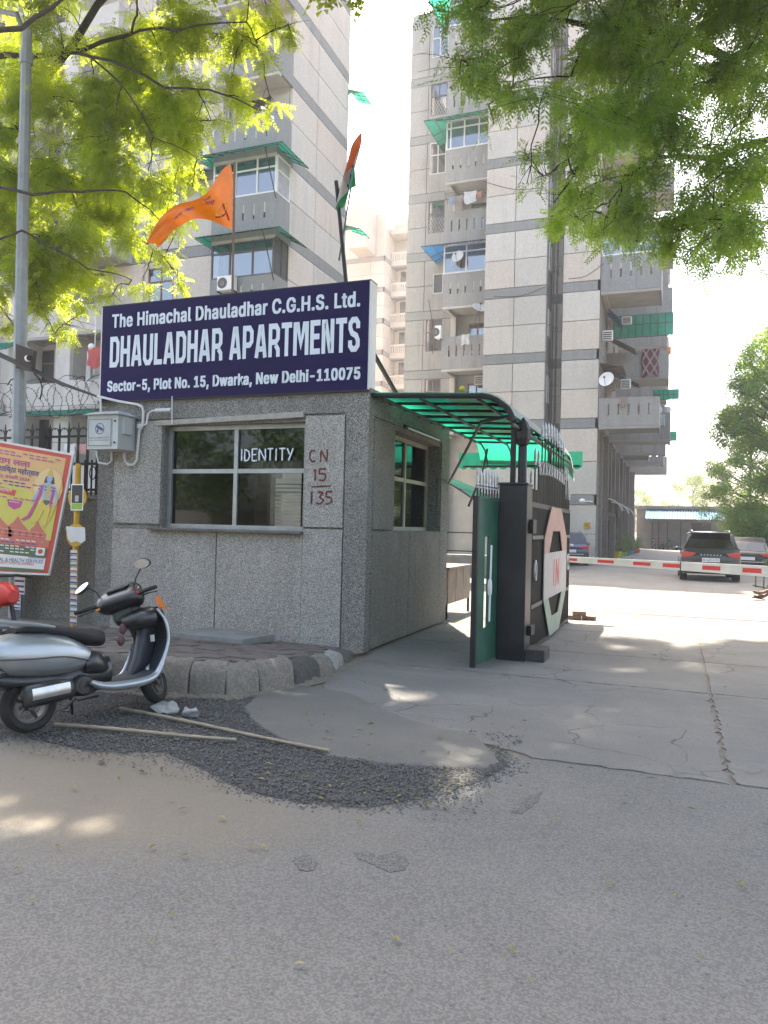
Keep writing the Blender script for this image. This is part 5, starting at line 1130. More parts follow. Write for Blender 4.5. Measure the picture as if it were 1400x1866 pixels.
facade(Rt, 'y', 40.8, -1, [AX0, ax0 - .15, -11.85], m_tg, m_tb, openings=opA)
for (kind, k), q in zip(wk, opA):
    fm = {'m_wood': m_wood, 'w': m_whited, 'g': m_alud}[kind]
    if k == 3: winY(Rt, *q, 40.8, fm, None, (), ())
    else: winY(Rt, *q, 40.8, fm)
    if kind == 'g': grille(Rt, q[0], q[1], q[2], q[2] + .9, 40.82)
# balcony stack between the two fronts
BX0_, BX1_, BY = -11.82, CX0 - .01, 38.95
for k in range(1, 9):
    z = T_[k]; closed = k in (3, 5, 7)
    parapet(Rt, BX0_, BX1_, BY, 41.15, z - .4, z + 1.35, 5, 'L', m_tg, m_plaster if closed else m_wood if k in (1, 2) else None, (.38, .72), m_plaster)
    block(Rt, BX0_, BX0_ + .3, 40.6, 41.18, z + 1.36, z + 2.97, m_plaster, 'column')
    if closed:
        nm = (.1, .4, .72) if k == 5 else (.5,)
        winY(Rt, BX0_, BX1_, z + 1.37, z + 2.97, BY, m_white, None, nm, (.72,), .07)
        winX_ = B().box(BX0_ + .02, BX0_ + .05, BY + .15, 40.6, z + 1.37, z + 2.97).put('side_glazing', m_glassb, Rt)
        awning(Rt, BX0_, BX1_, BY, z + 3.0, 1.0, .35, m_blue if k == 3 else m_green, left=.95, yb=41.0, curve=.0)
    else:
        winY(Rt, -10.9, BX1_ - .05, z + .9 if k > 2 else z + .1, z + 2.55, 41.08, m_alud if k > 2 else m_wood, None, (.33, .66), (.62,), .08)
        if k == 4: grille(Rt, -10.9, BX1_, z + 1.4, z + 2.3, 41.0)
# rain pipes in the recess
for x, r in ((-6.02, .035), (-5.84, .05), (-5.52, .045)): b = B(); b.tube([(x, 39.6, 0), (x, 39.6, TOP)], r, 8); [b.lathe([(r, z_), (r * 1.5, z_), (r * 1.5, z_ + .12), (r, z_ + .12)], (x, 39.6, 0), 'z', 8) for z_ in range(3, 30, 3)]; b.put('rain_pipe', m_conc, Rt, smooth=True)
for k in range(1, 8): winX(Rt, 38.5, 39.1, T_[k] + .9, T_[k] + 2.3, CX1 + .09, m_whited, None, (), (.5,), .05)
# driveway side: plain wall with windows, balcony stacks
Sx = EX1
opE = []
for k in range(0, 8):
    for y0, y1 in ((41.5, 42.5), (46.8, 48.0), (51, 52.6), (56.5, 58)): opE.append((y0, y1, T_[k] + .8, T_[k] + 2.4))
for y0, y1 in ((39.6, 40.6), (44.3, 45.6), (48.5, 49.5), (54, 55)): opE.append((y0, y1, .9 if y0 < 44 else .05, 2.5))
facade(Rt, 'x', Sx, 1, [38.0, 41, 43, 46.5, 50, 53.5, 56, 60, 66, 76], m_side_shade, m_side_shade, ks=range(0, 9), openings=opE, rows=1)
for o in opE: winX(Rt, o[0], o[1], o[2], o[3], Sx, m_wood if rnd.random() < .5 else m_alud)
for y, dd in ((39.2, .15), (41.0, .3), (43.2, .28), (44.6, .12), (47.4, .2), (49.9, .28), (53.0, .3), (56, .3), (60, .35), (66, .45)): block(Rt, Sx, Sx + dd, y, y + .3, 0, T_[0] + 3.2, m_side_shade, 'fin')
for y in (42.2, 48.6, 55.2): block(Rt, Sx + .3, Sx + .6, y, y + .3, 0, 2.4, m_side_shade, 'porch_pillar')
S1 = (-3.5, -.72)
for k, h0, h1 in ((1, -.42, .95), (3, -.6, 1.15), (5, -.6, 1.15), (7, -.6, 1.15)):
    z = T_[k]; parapet(Rt, S1[0] + .0, S1[1], 38.06, 41.3, z + h0, z + h1, 5, 'R', m_tb if k > 1 else m_tg, m_plaster if k > 1 else None, (.38, .78), m_soffit)
    if k > 1: winY(Rt, S1[0], S1[1], z + h1 + .01, z + h1 + 1.5, 38.06, m_white, None, (.33, .66), (.7,), .07, back=False)
for k in range(1, 8):
    z = T_[k]; parapet(Rt, Sx, -.25 if k != 2 else -.38, 43.1, 46.3, z - .5, z + .9, 0, 'R', m_tg, None, (.4, .8), m_soffit)
    parapet(Rt, Sx, -.75, 59, 62, z - .5, z + .9, 5 if k == 1 else 0, 'R', m_tg, None, (.4, .8), m_soffit)
    parapet(Rt, Sx, -.55, 50.5, 53, z - .5, z + .7, 0, 'R', m_tg, None, (.4, .8), m_soffit)
    parapet(Rt, Sx, -.62, 68, 71, z - .5, z + .9, 0, 'R', m_tg, None, (.4, .8), m_soffit)
    parapet(Rt, Sx, -1.7, 55.5, 57.5, z - .5, z + .8, 0, 'R', m_side_shade, None, (.4, .8), m_soffit)
awning(Rt, Sx + .3, -.2, 43.0, T_[2] + 2.9, .2, .9, m_green, n=8, right=0, curve=.35)
awning(Rt, -1.2, .15, 46.4, T_[1] + 2.75, .15, .5, m_green, n=5, curve=.1)
awning(Rt, -1.4, .1, 60, T_[1] + 2.0, .3, .5, m_green, n=4, curve=.2)
for y in (41.3, 47.2, 53.4): # dark door hoods on the side wall
    b = B(); b.grid(lambda u, v: (Sx + .02 + 1.0 * math.sin(v * 1.45), y + 2.6 * u, 3.35 - .75 * (1 - math.cos(v * 1.45))), 8, 8); A = b.put('awning', m_gdark, Rt, smooth=True)
    b = B(); b.tube([(Sx + .02 + 1.0 * math.sin(v * .18), y, 3.33 - .75 * (1 - math.cos(v * .18))) for v in range(9)], .04, 5); b.put('awning_frame', m_whited, A)
def side_awning(y0, y1, z, m, out=1.0, drop=.5):
    b = B(); b.grid(lambda u, v: (Sx + .02 + out * v, y0 + (y1 - y0) * u, z - drop * v), 10, 3); A = b.put('awning', m, Rt)
    b = B()
    for k in range(6): b.tube([(Sx, y0 + (y1 - y0) * k / 5, z - .03), (Sx + out, y0 + (y1 - y0) * k / 5, z - drop - .03)], .02, 4)
    b.put('awning_frame', m_alud, A)
m_rust = mat('rusty_sheet', (.18, .10, .07), .8, var=.3, vs=6)
side_awning(38.3, 40.9, T_[1] + 2.75, m_rust, 1.1, .2); side_awning(40.6, 42.6, T_[2] + 2.9, m_blue, .8, .9); side_awning(41.6, 42.9, T_[2] + 1.6, m_tg, 1.5, .9); side_awning(41.8, 42.9, T_[2] - .2, m_tg, 1.7, .9)
for (px0, py0, px1, py1, yy) in ((900, 540, 1000, 520, 37.9), (1036, 508, 1100, 480, 37.9), (880, 330, 995, 342, 37.9)):
    a, c = pix(px0, py0, 'y', yy), pix(px1, py1, 'y', yy); m0 = (a + c) / 2 - Vector((0, 0, .25)); B().stube([a, m0, c], .016, 4).put('cable', m_dark, Rt)
for k, zz in ((1, 1.5), (3, .6)): B().stube([(-13.2, 40.75, T_[k] + zz), (-12.9, 40.7, T_[k] + zz - 1.5), (-12.85, 40.7, T_[k] - 2.5)], .018, 4).put('cable', m_dark, Rt)
# wall lamp and notice
t = thing('wall_camera', 'small white camera on a short arm on the tower wall', 'camera', (-4.1, 37.9, 3.1)); b = B(); b.tube([(-3.7, 37.97, 3.02), (-4.0, 37.75, 3.02)], .03, 6); b.ell((-4.15, 37.7, 3.04), (.15, .12, .11)); b.put('housing', m_white, t, smooth=True)
t = thing('notice', 'small yellow notice on the tower wall above the parked cars', 'sign', (-3.95, 37.98, 2.3)); q = [pix(1064, 963, 'y', 37.97), pix(1076, 952, 'y', 37.97)]; b = B(); b.box(q[0].x, q[1].x, 37.955, 37.985, q[0].z, q[1].z); b.put('plate', m_yel, t)
B().box(q[0].x + .06, q[1].x - .06, 37.95, 37.953, q[0].z + .1, q[0].z + .14).put('print', m_wood, t); B().box(q[0].x + .06, q[1].x - .06, 37.95, 37.953, q[0].z + .18, q[0].z + .22).put('print', m_wood, t)

# left tower
Lt = thing('apartment_tower', 'grey apartment tower on the left behind the guard room, half hidden by leaves', 'building', (-22, 32, 0))
LX = -15.4; LY = 28.2
block(Lt, -44, LX - .12, LY + .12, 34, 0, TOP, m_plaster)
facade(Lt, 'x', LX, 1, [LY, 30.6, 34.0], m_tp, m_tb)
opL = []
lx = lambda px: XY(px, 700, LY)
for k in range(0, 9):
    zz = 0 if k == 0 else T_[k - 1]; h0, h1 = (1.0, 2.6) if k else (.1, 2.6)
    for x0, x1 in ((lx(50), lx(98)), (lx(-60), lx(-10)), (-22.6, -21.2)): opL.append((x0, x1, zz + h0, zz + h1))
facade(Lt, 'y', LY, -1, [-44, -40, -36, lx(-80), lx(0), lx(98) + .1, -24.5, -22.8, -21, -18.5], m_plaster, m_soffit, openings=opL, rows=1, band=True, th=.11, ks=range(0, 3))
facade(Lt, 'y', LY, -1, [-44, -40, -36, lx(-80), lx(0), lx(98) + .1, -24.5, -22.8, -21, -18.5], m_tp, m_tb, openings=opL, rows=1, band=True, th=.11, ks=range(3, 9))
for o in opL:
    W = winY(Lt, *o, LY, mat('door_frame', (.38, .22, .16), .6) if 0 else m_wood)
    if o[2] > 3 and o[2] < 8:
        b = B()
        for k in range(9): x = o[0] + (o[1] - o[0]) * (k + .5) / 9; b.tube([(x, LY - .02, o[2]), (x, LY - .02, o[3])], .012, 4)
        for k in range(8): z = o[2] + (o[3] - o[2]) * (k + .5) / 8; b.tube([(o[0], LY - .02, z), (o[1], LY - .02, z)], .012, 4)
        b.put('grille', m_dark, W)
# columns and open balconies of the lower floors
cx_ = [(XY(100, 700, 26.8), XY(126, 700, 26.8)), (XY(14, 700, 26.8), XY(33, 700, 26.8)), (XY(-90, 700, 26.8), XY(-70, 700, 26.8))]
for x0, x1 in cx_: block(Lt, x0, x1, 26.8, LY, 0, TOP - 2, m_plaster, 'column')
for k in range(0, 8):
    z = T_[k]
    parapet(Lt, cx_[0][1], XY(196, 700, 26.8), 26.8, LY, z - .45, z + .75, 0, 'R', m_plaster, None, (.4, .8), m_soffit)
    parapet(Lt, cx_[1][1], cx_[0][0], 27.1, LY, z - .45, z + .75 if k else z + .1, 0, '', m_plaster, None, (.4, .8), m_soffit)
    block(Lt, cx_[0][1] - .01, cx_[0][1] + .02, 27, LY, z - 2.8, z - .46, m_soffit, 'fin')
awning(Lt, XY(35, 700, 26.7), XY(180, 700, 26.7), 26.75, T_[0] + 3.15, .55, .3, m_green, n=8, name='awning')
awning(Lt, XY(-120, 700, 26.7), XY(12, 700, 26.7), 26.75, T_[0] + 3.15, .7, .3, m_green, n=6)
awning(Lt, XY(-40, 700, 26.7), XY(32, 700, 26.7), 26.75, T_[1] + 2.7, .8, .5, m_green, n=5)
# corner balcony stack
cbx0, cbx1, cby = -18.45, LX, 27.0
for k in range(0, 9):
    z = T_[k]; closed = k in (2, 3, 7)
    parapet(Lt, cbx0, cbx1, cby, LY, z - .45, z + 1.3, 5, 'LR', m_tb if k != 8 else m_tg, m_plaster, (.42, .8), m_plaster)
    if closed:
        fm, gm = (m_alud, m_glassb) if k == 2 else (m_white, m_glassb)
        winY(Lt, cbx0, cbx1 - .02, z + 1.31, z + 2.9, cby + .02, fm, gm, (.3, .66, .98) if k == 2 else (.36, .7), (.68,), .07, back=False)
        window(Lt, (cbx1 - .06, cby + .1, z + 1.31), (0, 1, 0), 1.1, 1.59, [.5] if k == 2 else [], [.62], fm, sheet('blind_%d' % k, (.5, .52, .56) if k == 3 else (.12, .13, .14), .2), .06, .06, 'window', out=Vector((1, 0, 0)))
        B().box(cbx0 + (2.05 if k == 3 else 1.2), cbx1 - .25 - (0 if k == 3 else .1), cby + .16, cby + .18, z + 1.36, z + 2.35).put('curtain', m_white, Lt)
        block(Lt, cbx0, cbx1, cby + .05, LY, z + 2.91, z + 3.0 - .07, m_tb, 'lintel')
        awning(Lt, cbx0, cbx1, cby, z + 3.2, .95, .4, m_green, left=.2, right=.75, yb=28.4, n=6)
        B().tube([(cbx1 - .1, cby - .8, z + 2.8), (cbx1 + .02, cby - .02, z + 1.0)], .025, 4).put('awning_stay', m_dark, Lt)
    else:
        block(Lt, cbx0 + .1, cbx1 - .15, LY - .02, LY + .1, z + 1.0, z + 2.7, m_plaster, 'inner_wall')
        winY(Lt, cbx0 + .6, cbx1 - 1.0, z + .9, z + 2.6, LY - .14, m_alud, None, (.33, .66), (.7,), .07, back=False)
for x in (-18.62, -18.5): B().tube([(x, LY - .25, 0), (x, LY - .25, TOP)], .05, 8).put('rain_pipe', m_gpole, Lt, smooth=True)
awning(Lt, -21.4, -19.3, LY, T_[3] + 3.3, 1.1, .5, m_green, n=5)
for k in (2, 3, 5): awning(Lt, LX - 1.0, LX + .0, 33.9, T_[k] + 2.6, .05, .3, m_green, right=.8, yb=35.2, n=2)

# cream tower far behind
Ct = thing('apartment_tower', 'distant cream coloured apartment tower seen in the gap between the grey towers', 'building', (-28, 72, 0))
c0, c1, c2 = XY(655, 500, 70), XY(701, 500, 70), XY(752, 500, 72)
block(Ct, XY(560, 500, 70) , c1 - .1, 70.12, 80, 0, ZY(660, 392, 70), m_crp); block(Ct, c1 - .1, c2, 73.4, 80, 0, ZY(720, 400, 72) + .4, m_crp)
block(Ct, XY(640, 400, 68), XY(672, 400, 68), 67.5, 70.1, ZY(650, 455, 68), ZY(650, 378, 68) , m_crp, 'water_tank')
cT = [3.4 + 3.15 * k for k in range(10)]
sv = T_; T_ = cT
facade(Ct, 'y', 70, -1, [XY(628, 500, 70), c0 + 1.2, c1], m_crp, m_crb, ks=range(0, 9)); facade(Ct, 'x', c1, 1, [70, 72, 73.4], m_crp, m_crb, ks=range(0, 9))
opC = []
for k in range(0, 9): opC.append((c1 + .5, c1 + 1.7, (0 if k == 0 else cT[k - 1]) + .9, (0 if k == 0 else cT[k - 1]) + 2.5))
facade(Ct, 'y', 73.3, -1, [c1, c2 - .9, c2], m_crp, m_crb, ks=range(0, 9), openings=opC)
for o in opC: winY(Ct, *o, 73.3, m_wood)
for k in range(0, 9): parapet(Ct, c1 + .02, c2, 71.8, 73.2, cT[k] - .5, cT[k] + .9, 9, '', m_crp, None, (.35, .85), m_crb)
block(Ct, c1, c2 + .2, 71.4, 73.3, cT[8] + 2.6, cT[8] + 3.1, m_crp, 'canopy_slab')
T_ = sv
# ---------------- trees ----------------
def sprig_template(nl=7, ln=.26, ll=.062, lw=.017, seed=0):
    'pinnate leaf: rachis along x drooping, leaflet pairs; returns triangles array (T,3,3)'
    r = random.Random(seed); T = []
    for i in range(nl):
        u = (i + .6) / nl; x = ln * u; z = -.22 * ln * u * u
        for s_ in (-1, 1):
            a = R(62 - 22 * u) * s_; d = Vector((math.cos(a), math.sin(a), -.25 - r.uniform(0, .25))).normalized(); w_ = Vector((-math.sin(a), math.cos(a), r.uniform(-.3, .3)))
            L_ = ll * (1.05 - .4 * abs(u - .4)); p = Vector((x, 0, z)); m = p + d * L_ * .45
            T.append([p, m - w_ * lw * .5, p + d * L_]); T.append([p, p + d * L_, m + w_ * lw * .5])
    return np.array([[list(v) for v in t] for t in T], dtype=np.float32)
def mesh_from_tris(name, tri, m, parent=None, kind=None):
    me = bpy.data.meshes.new(name); n = len(tri); me.vertices.add(n * 3); me.vertices.foreach_set('co', tri.reshape(-1).astype(np.float32))
    me.loops.add(n * 3); me.loops.foreach_set('vertex_index', np.arange(n * 3, dtype=np.int32)); me.polygons.add(n)
    me.polygons.foreach_set('loop_start', np.arange(0, n * 3, 3, dtype=np.int32)); me.polygons.foreach_set('loop_total', np.full(n, 3, dtype=np.int32))
    me.update(calc_edges=True); me.materials.append(m); o = bpy.data.objects.new(name, me); COL.objects.link(o)
    if parent: o.parent = parent; o.location = -ORG[parent.name]; CH.setdefault(parent.name, []).append(o)
    if kind: o['kind'] = kind
    return o
def leaf_cloud(clusters, per_m3, temps, rng, droop=.5):
    'clusters: (x,y,z,rx,ry,rz,density)'
    out = []
    for (x, y, z, rx, ry, rz_, dn) in clusters:
        n = max(3, int(per_m3 * dn * 4.19 * rx * ry * rz_))
        p = rng.normal(size=(n, 3)); p /= np.linalg.norm(p, axis=1)[:, None] + 1e-9; p *= (rng.random(n) ** .42)[:, None]
        # clump inside the cluster
        nc = max(3, n // 9); cen = p[rng.integers(0, n, nc)]; p = p * .35 + cen[rng.integers(0, nc, n)] * .68
        out.append(p * np.array([rx, ry, rz_]) + np.array([x, y, z]))
    P_ = np.concatenate(out); n = len(P_)
    tid = rng.integers(0, len(temps), n); T = np.stack(temps)[tid]
    yaw = rng.random(n) * 2 * np.pi; pit = -(droop + rng.normal(size=n) * .45); roll = rng.normal(size=n) * .5; s_ = rng.uniform(.75, 1.25, n)
    cy, sy, cp, sp_, cr, sr_ = np.cos(yaw), np.sin(yaw), np.cos(pit), np.sin(pit), np.cos(roll), np.sin(roll)
    Rm = np.empty((n, 3, 3)); 
    Rm[:, 0, 0] = cy * cp; Rm[:, 0, 1] = -sy * cr - cy * sp_ * sr_; Rm[:, 0, 2] = sy * sr_ - cy * sp_ * cr
    Rm[:, 1, 0] = sy * cp; Rm[:, 1, 1] = cy * cr - sy * sp_ * sr_; Rm[:, 1, 2] = -cy * sr_ - sy * sp_ * cr
    Rm[:, 2, 0] = sp_; Rm[:, 2, 1] = cp * sr_; Rm[:, 2, 2] = cp * cr
    tri = np.einsum('nij,ntkj->ntki', Rm, T) * s_[:, None, None, None] + P_[:, None, None, :]
    return tri.reshape(-1, 3, 3)
def limb(b, p, q, r0, r1, rr, seg=6, wob=.08):
    p, q = Vector(p), Vector(q); L_ = (q - p).length; pts = []; sag = L_ * .04
    for i in range(seg + 1):
        u = i / seg; v = p.lerp(q, u) + Vector((rr.gauss(0, 1), rr.gauss(0, 1), rr.gauss(0, 1))) * (wob * L_ * .25 * (0 if i in (0, seg) else 1)) + Vector((0, 0, sag * math.sin(math.pi * u)))
        pts.append(v)
    b.tube(pts, [r0 + (r1 - r0) * i / seg for i in range(seg + 1)], 6 if r0 > .03 else 4); return pts
def near(pts, q):
    return min(pts, key=lambda v: (v - Vector(q)).length)
rng = np.random.default_rng(4); rT = random.Random(8)
temps = [sprig_template(seed=i, nl=7, ln=.24 + .03 * (i % 3), ll=.066, lw=.021) for i in range(6)]
def coarse_sprig(seed):
    r = random.Random(seed); T = []
    for i in range(6):
        x = .24 * (i // 2 + .6) / 3; a = R(60) * (1 if i % 2 else -1); d = Vector((math.cos(a), math.sin(a), -.35)).normalized(); w_ = Vector((-math.sin(a), math.cos(a), .2)); p = Vector((x, 0, -.4 * x)); T.append([p, p + d * .11 - w_ * .03, p + d * .10 + w_ * .035])
    return np.array([[list(v) for v in t] for t in T], dtype=np.float32)
coarse = [coarse_sprig(k) for k in range(4)]
def pd(px, py, D):   # a point of the crown, D metres along the view
    d = CM @ Vector(((px - 700) / 1380, (933 - py) / 1380, -1)); return Vector((0, 0, 1.6)) + d * D
def crown(tree, trunkpts, limbs, clusters, high, m_leaf, per):
    b = B(); b.tube(trunkpts, [.2 - .08 * i / (len(trunkpts) - 1) for i in range(len(trunkpts))], 10); allp = [Vector(trunkpts[-1])]
    for pts, r0, r1 in limbs: 
        fine = []
        for i in range(len(pts) - 1):
            ra, rb_ = r0 + (r1 - r0) * i / (len(pts) - 1), r0 + (r1 - r0) * (i + 1) / (len(pts) - 1)
            fine += limb(b, pts[i], pts[i + 1], ra, rb_, rT, 5, .03)
        allp += fine
    for c in sorted(clusters + high, key=lambda c: (near(allp, c[:3]) - Vector(c[:3])).length):
        q = Vector(c[:3]); a = near(allp, q)
        pts = limb(b, a, q, .012, .006, rT, 5, .10)
        allp += pts[2:]
        for k in range(5):
            e = q + Vector((rT.gauss(0, .55) * c[3], rT.gauss(0, .55) * c[4], rT.gauss(0, .5) * c[5])); limb(b, pts[rT.randint(2, 5)], e, .006, .002, rT, 3, .12)
    b.put('trunk', m_bark, tree, smooth=True, ang=80)
    mesh_from_tris('crown', np.concatenate([leaf_cloud(clusters, per, temps, rng), leaf_cloud(high, 140, coarse, rng)]), m_leaf, tree)
m_lf1 = leafmat('neem_leaf', (.06, .11, .015), (.15, .24, .025), (.72, .84, .045), .7)
m_lf2 = leafmat('neem_leaf_dark', (.025, .085, .04), (.10, .18, .035), (.50, .74, .06), .56)
# left tree: foliage boxes given as picture region (px, py), distance and size in metres
def cl(px, py, D, r, dn=1): p = pd(px, py, D); return (p.x, p.y, p.z, r * 1.1, r * 1.1, r * .8, dn)
L1 = []
rg = random.Random(21)
def fill(lst, poly, n, D0, D1, r0, r1, dn=1):
    xs = [p[0] for p in poly]; ys_ = [p[1] for p in poly]; k = 0
    while k < n:
        px, py = rg.uniform(min(xs), max(xs)), rg.uniform(min(ys_), max(ys_))
        if inside((px, py), poly): k += 1; lst.append(cl(px, py, rg.uniform(D0, D1), rg.uniform(r0, r1), dn * rg.uniform(.6, 1.3)))
fill(L1, [(-150, -80), (505, -80), (500, 60), (400, 150), (330, 300), (290, 440), (200, 520), (140, 540), (60, 570), (-150, 560)], 125, 12.3, 15.5, .30, .56)
fill(L1, [(-150, 60), (280, 60), (260, 480), (-150, 520)], 26, 12.3, 15.5, .4, .6)
for px, py, r_2, dn in ((525, 45, .28, .8), (480, 110, .3, .8), (490, 190, .25, .9), (455, 185, .35, .9), (420, 150, .35, 1), (385, 220, .3, .8), (440, 60, .4, 1), (300, 470, .3, .9), (330, 510, .25, .9), (330, 400, .3, 1), (260, 520, .28, .8), (120, 590, .28, 1), (100, 610, .2, 1), (150, 570, .25, 1), (30, 600, .3, 1), (75, 560, .3, 1), (200, 540, .25, .8), (250, 430, .4, 1), (535, 85, .16, .8), (350, 345, .25, .8), (60, 500, .5, 1.2), (150, 430, .5, 1.2), (200, 330, .5, 1.2), (90, 300, .5, 1.2), (180, 200, .5, 1.1), (300, 180, .45, 1.1), (60, 180, .5, 1.2), (330, 60, .45, 1), (20, 400, .5, 1.2), (270, 330, .4, 1)): L1.append(cl(px, py, rg.uniform(12.3, 13.5), r_2 * 1.15, dn))
def up(lst, x0, x1, y0, y1, z0, z1, n, r=.9, dn=.42):
    for _ in range(n): lst.append((rg.uniform(x0, x1), rg.uniform(y0, y1), rg.uniform(z0, z1), r * rg.uniform(.7, 1.2), r * rg.uniform(.7, 1.2), r * .7, dn))
tl = thing('neem_tree', 'tall neem tree whose bright yellow-green branches hang in from the upper left', 'tree', (-15.5, 11.5, 0))
tp = [(-15.5, 11.5, -.1), (-15.4, 11.45, 2), (-15.1, 11.4, 4), (-14.6, 11.4, 5.5)]
L2 = list(L1); R2x = []; L2x = []
def proj(v):
    d = CM.transposed() @ (Vector(v) - Vector((0, 0, 1.6))); return (700 + 1380 * d.x / -d.z, 933 - 1380 * d.y / -d.z) if d.z < 0 else (0, -999)
for i_ in range(22):
    for j_ in range(17):      # high crowns that shade the road in front of the gate
        gx, gy = -8.5 + 17.5 * (i_ + rg.random()) / 22, .2 + 12.6 * (j_ + rg.random()) / 17
        if gx < -2.5 and gy > 6: continue
        if min((gx - a_) ** 2 + (gy - c_) ** 2 * 3 for a_, c_ in [(q_.x, q_.y) for q_ in (at(110, 1525), at(1235, 1590), at(690, 1250), at(450, 1255))]) < .0: continue
        hits = 0
        for z in (rg.uniform(11, 12) if gx < -2 else rg.uniform(9, 10.5), rg.uniform(10.5, 12.5), rg.uniform(12.5, 14.5), rg.uniform(14.5, 16.5), rg.uniform(16, 18), rg.uniform(17, 19)):
            c = (gx - .26 * z, gy + .514 * z, z)
            if proj(c)[1] < -65:
                (L2x if c[0] < -2.2 else R2x).append((*c, rg.uniform(.65, .9), rg.uniform(.65, .9), .45, .8)); hits += 1
                if hits == 4: break
def pds(*l): return [pd(*a) for a in l]
limbsL = [([Vector(tp[-1])] + pds((-60, 110, 13), (60, 104, 13), (150, 92, 13), (240, 62, 13), (330, 55, 12), (450, 40, 12)), .06, .012),
          (pds((60, 104, 13), (200, 110, 12), (300, 160, 12), (400, 170, 12), (470, 200, 11.8)), .03, .01),
          (pds((150, 92, 13), (240, 180, 12), (280, 250, 12.2), (360, 290, 12)), .018, .006),
          ([Vector(tp[-1])] + pds((-80, 340, 12), (60, 355, 11.6), (150, 350, 11.6), (230, 350, 12), (300, 410, 12)), .035, .008),
          ([Vector(tp[-1])] + pds((-80, 480, 12), (40, 420, 11.6), (90, 450, 11.6), (160, 490, 11.6), (240, 510, 12)), .028, .007),
          ([Vector(tp[-1]), Vector((-13, 11.5, 9)), Vector((-10, 11.5, 12)), Vector((-6.5, 11, 13))], .12, .04),
          (pds((-60, 70, 9), (40, 52, 9), (100, 10, 9), (200, -60, 9)), .035, .02), (pds((240, 62, 13), (250, 20, 12), (250, -60, 12)), .02, .015)]
crown(tl, tp, limbsL, L2, L2x, m_lf1, 330)
# right tree, closer overhead, darker
Rr = []
fill(Rr, [(850, -80), (1480, -80), (1480, 300), (1400, 430), (1180, 430), (1080, 430), (1000, 380), (1000, 300), (960, 250), (900, 200), (850, 120)], 105, 8.5, 13, .28, .48)
fill(Rr, [(1020, -40), (1460, -40), (1460, 320), (1080, 330)], 40, 8.5, 13, .3, .5)
for px, py, r_2, dn in ((800, 20, .28, .7), (850, 35, .3, .8), (880, 120, .25, .8), (840, 110, .18, .7), (890, 190, .22, .8), (900, 225, .2, .8), (930, 170, .3, 1), (960, 335, .18, .8), (990, 320, .22, .9), (1010, 370, .2, .9), (1060, 400, .22, .9), (1100, 430, .22, .9), (1160, 440, .25, .9), (1180, 390, .25, 1), (1220, 450, .28, .9), (1270, 460, .28, .9), (1300, 480, .22, .9), (1340, 440, .28, .9), (1380, 400, .3, .9), (1290, 500, .14, .8), (1330, 470, .26, 1), (1240, 420, .3, 1), (1360, 350, .35, 1), (1120, 400, .26, 1), (1040, 330, .3, 1), (1395, 430, .3, 1), (1250, 480, .16, .8), (955, 280, .22, 1), (1020, 250, .3, 1), (780, 5, .15, .6), (1395, 470, .2, .6)): Rr.append(cl(px, py, rg.uniform(8.5, 11), r_2, dn))
R2 = list(Rr); up(R2x, 1.5, 7, 2, 8, 7, 10, 14)
tr = thing('neem_tree', 'broad neem tree whose darker green branches fill the upper right', 'tree', (8.2, 9.0, 0))
tp = [(8.2, 9.0, -.1), (8.1, 9.0, 2.5), (7.6, 9.1, 5), (7.0, 9.2, 6.5)]
limbsR = [([Vector(tp[-1])] + pds((1420, 80, 11), (1330, 110, 11), (1200, 60, 10.5), (1080, 50, 10.5), (1000, 35, 10.5), (880, 40, 10.5)), .09, .015),
          (pds((1330, 110, 11), (1200, 190, 10.5), (1090, 250, 10.5), (1000, 320, 10.5)), .04, .01),
          ([Vector(tp[-1])] + pds((1420, 250, 10.5), (1300, 290, 10.5), (1180, 290, 10.5), (1110, 370, 10.5)), .06, .012),
          (pds((1080, 50, 10.5), (1040, 140, 10.5), (940, 150, 10.5)), .022, .008), (pds((1420, 250, 10.5), (1350, 340, 10), (1280, 420, 10)), .03, .01),
          ([Vector(tp[-1]), Vector((5, 9.5, 10)), Vector((1, 10, 12.5)), Vector((-3, 10, 13))], .12, .04), ([Vector(tp[-1]), Vector((5, 6, 8.5)), Vector((0, 5.5, 9.5)), Vector((-4, 5, 10))], .09, .03)]
crown(tr, tp, limbsR, R2, R2x, m_lf2, 300)
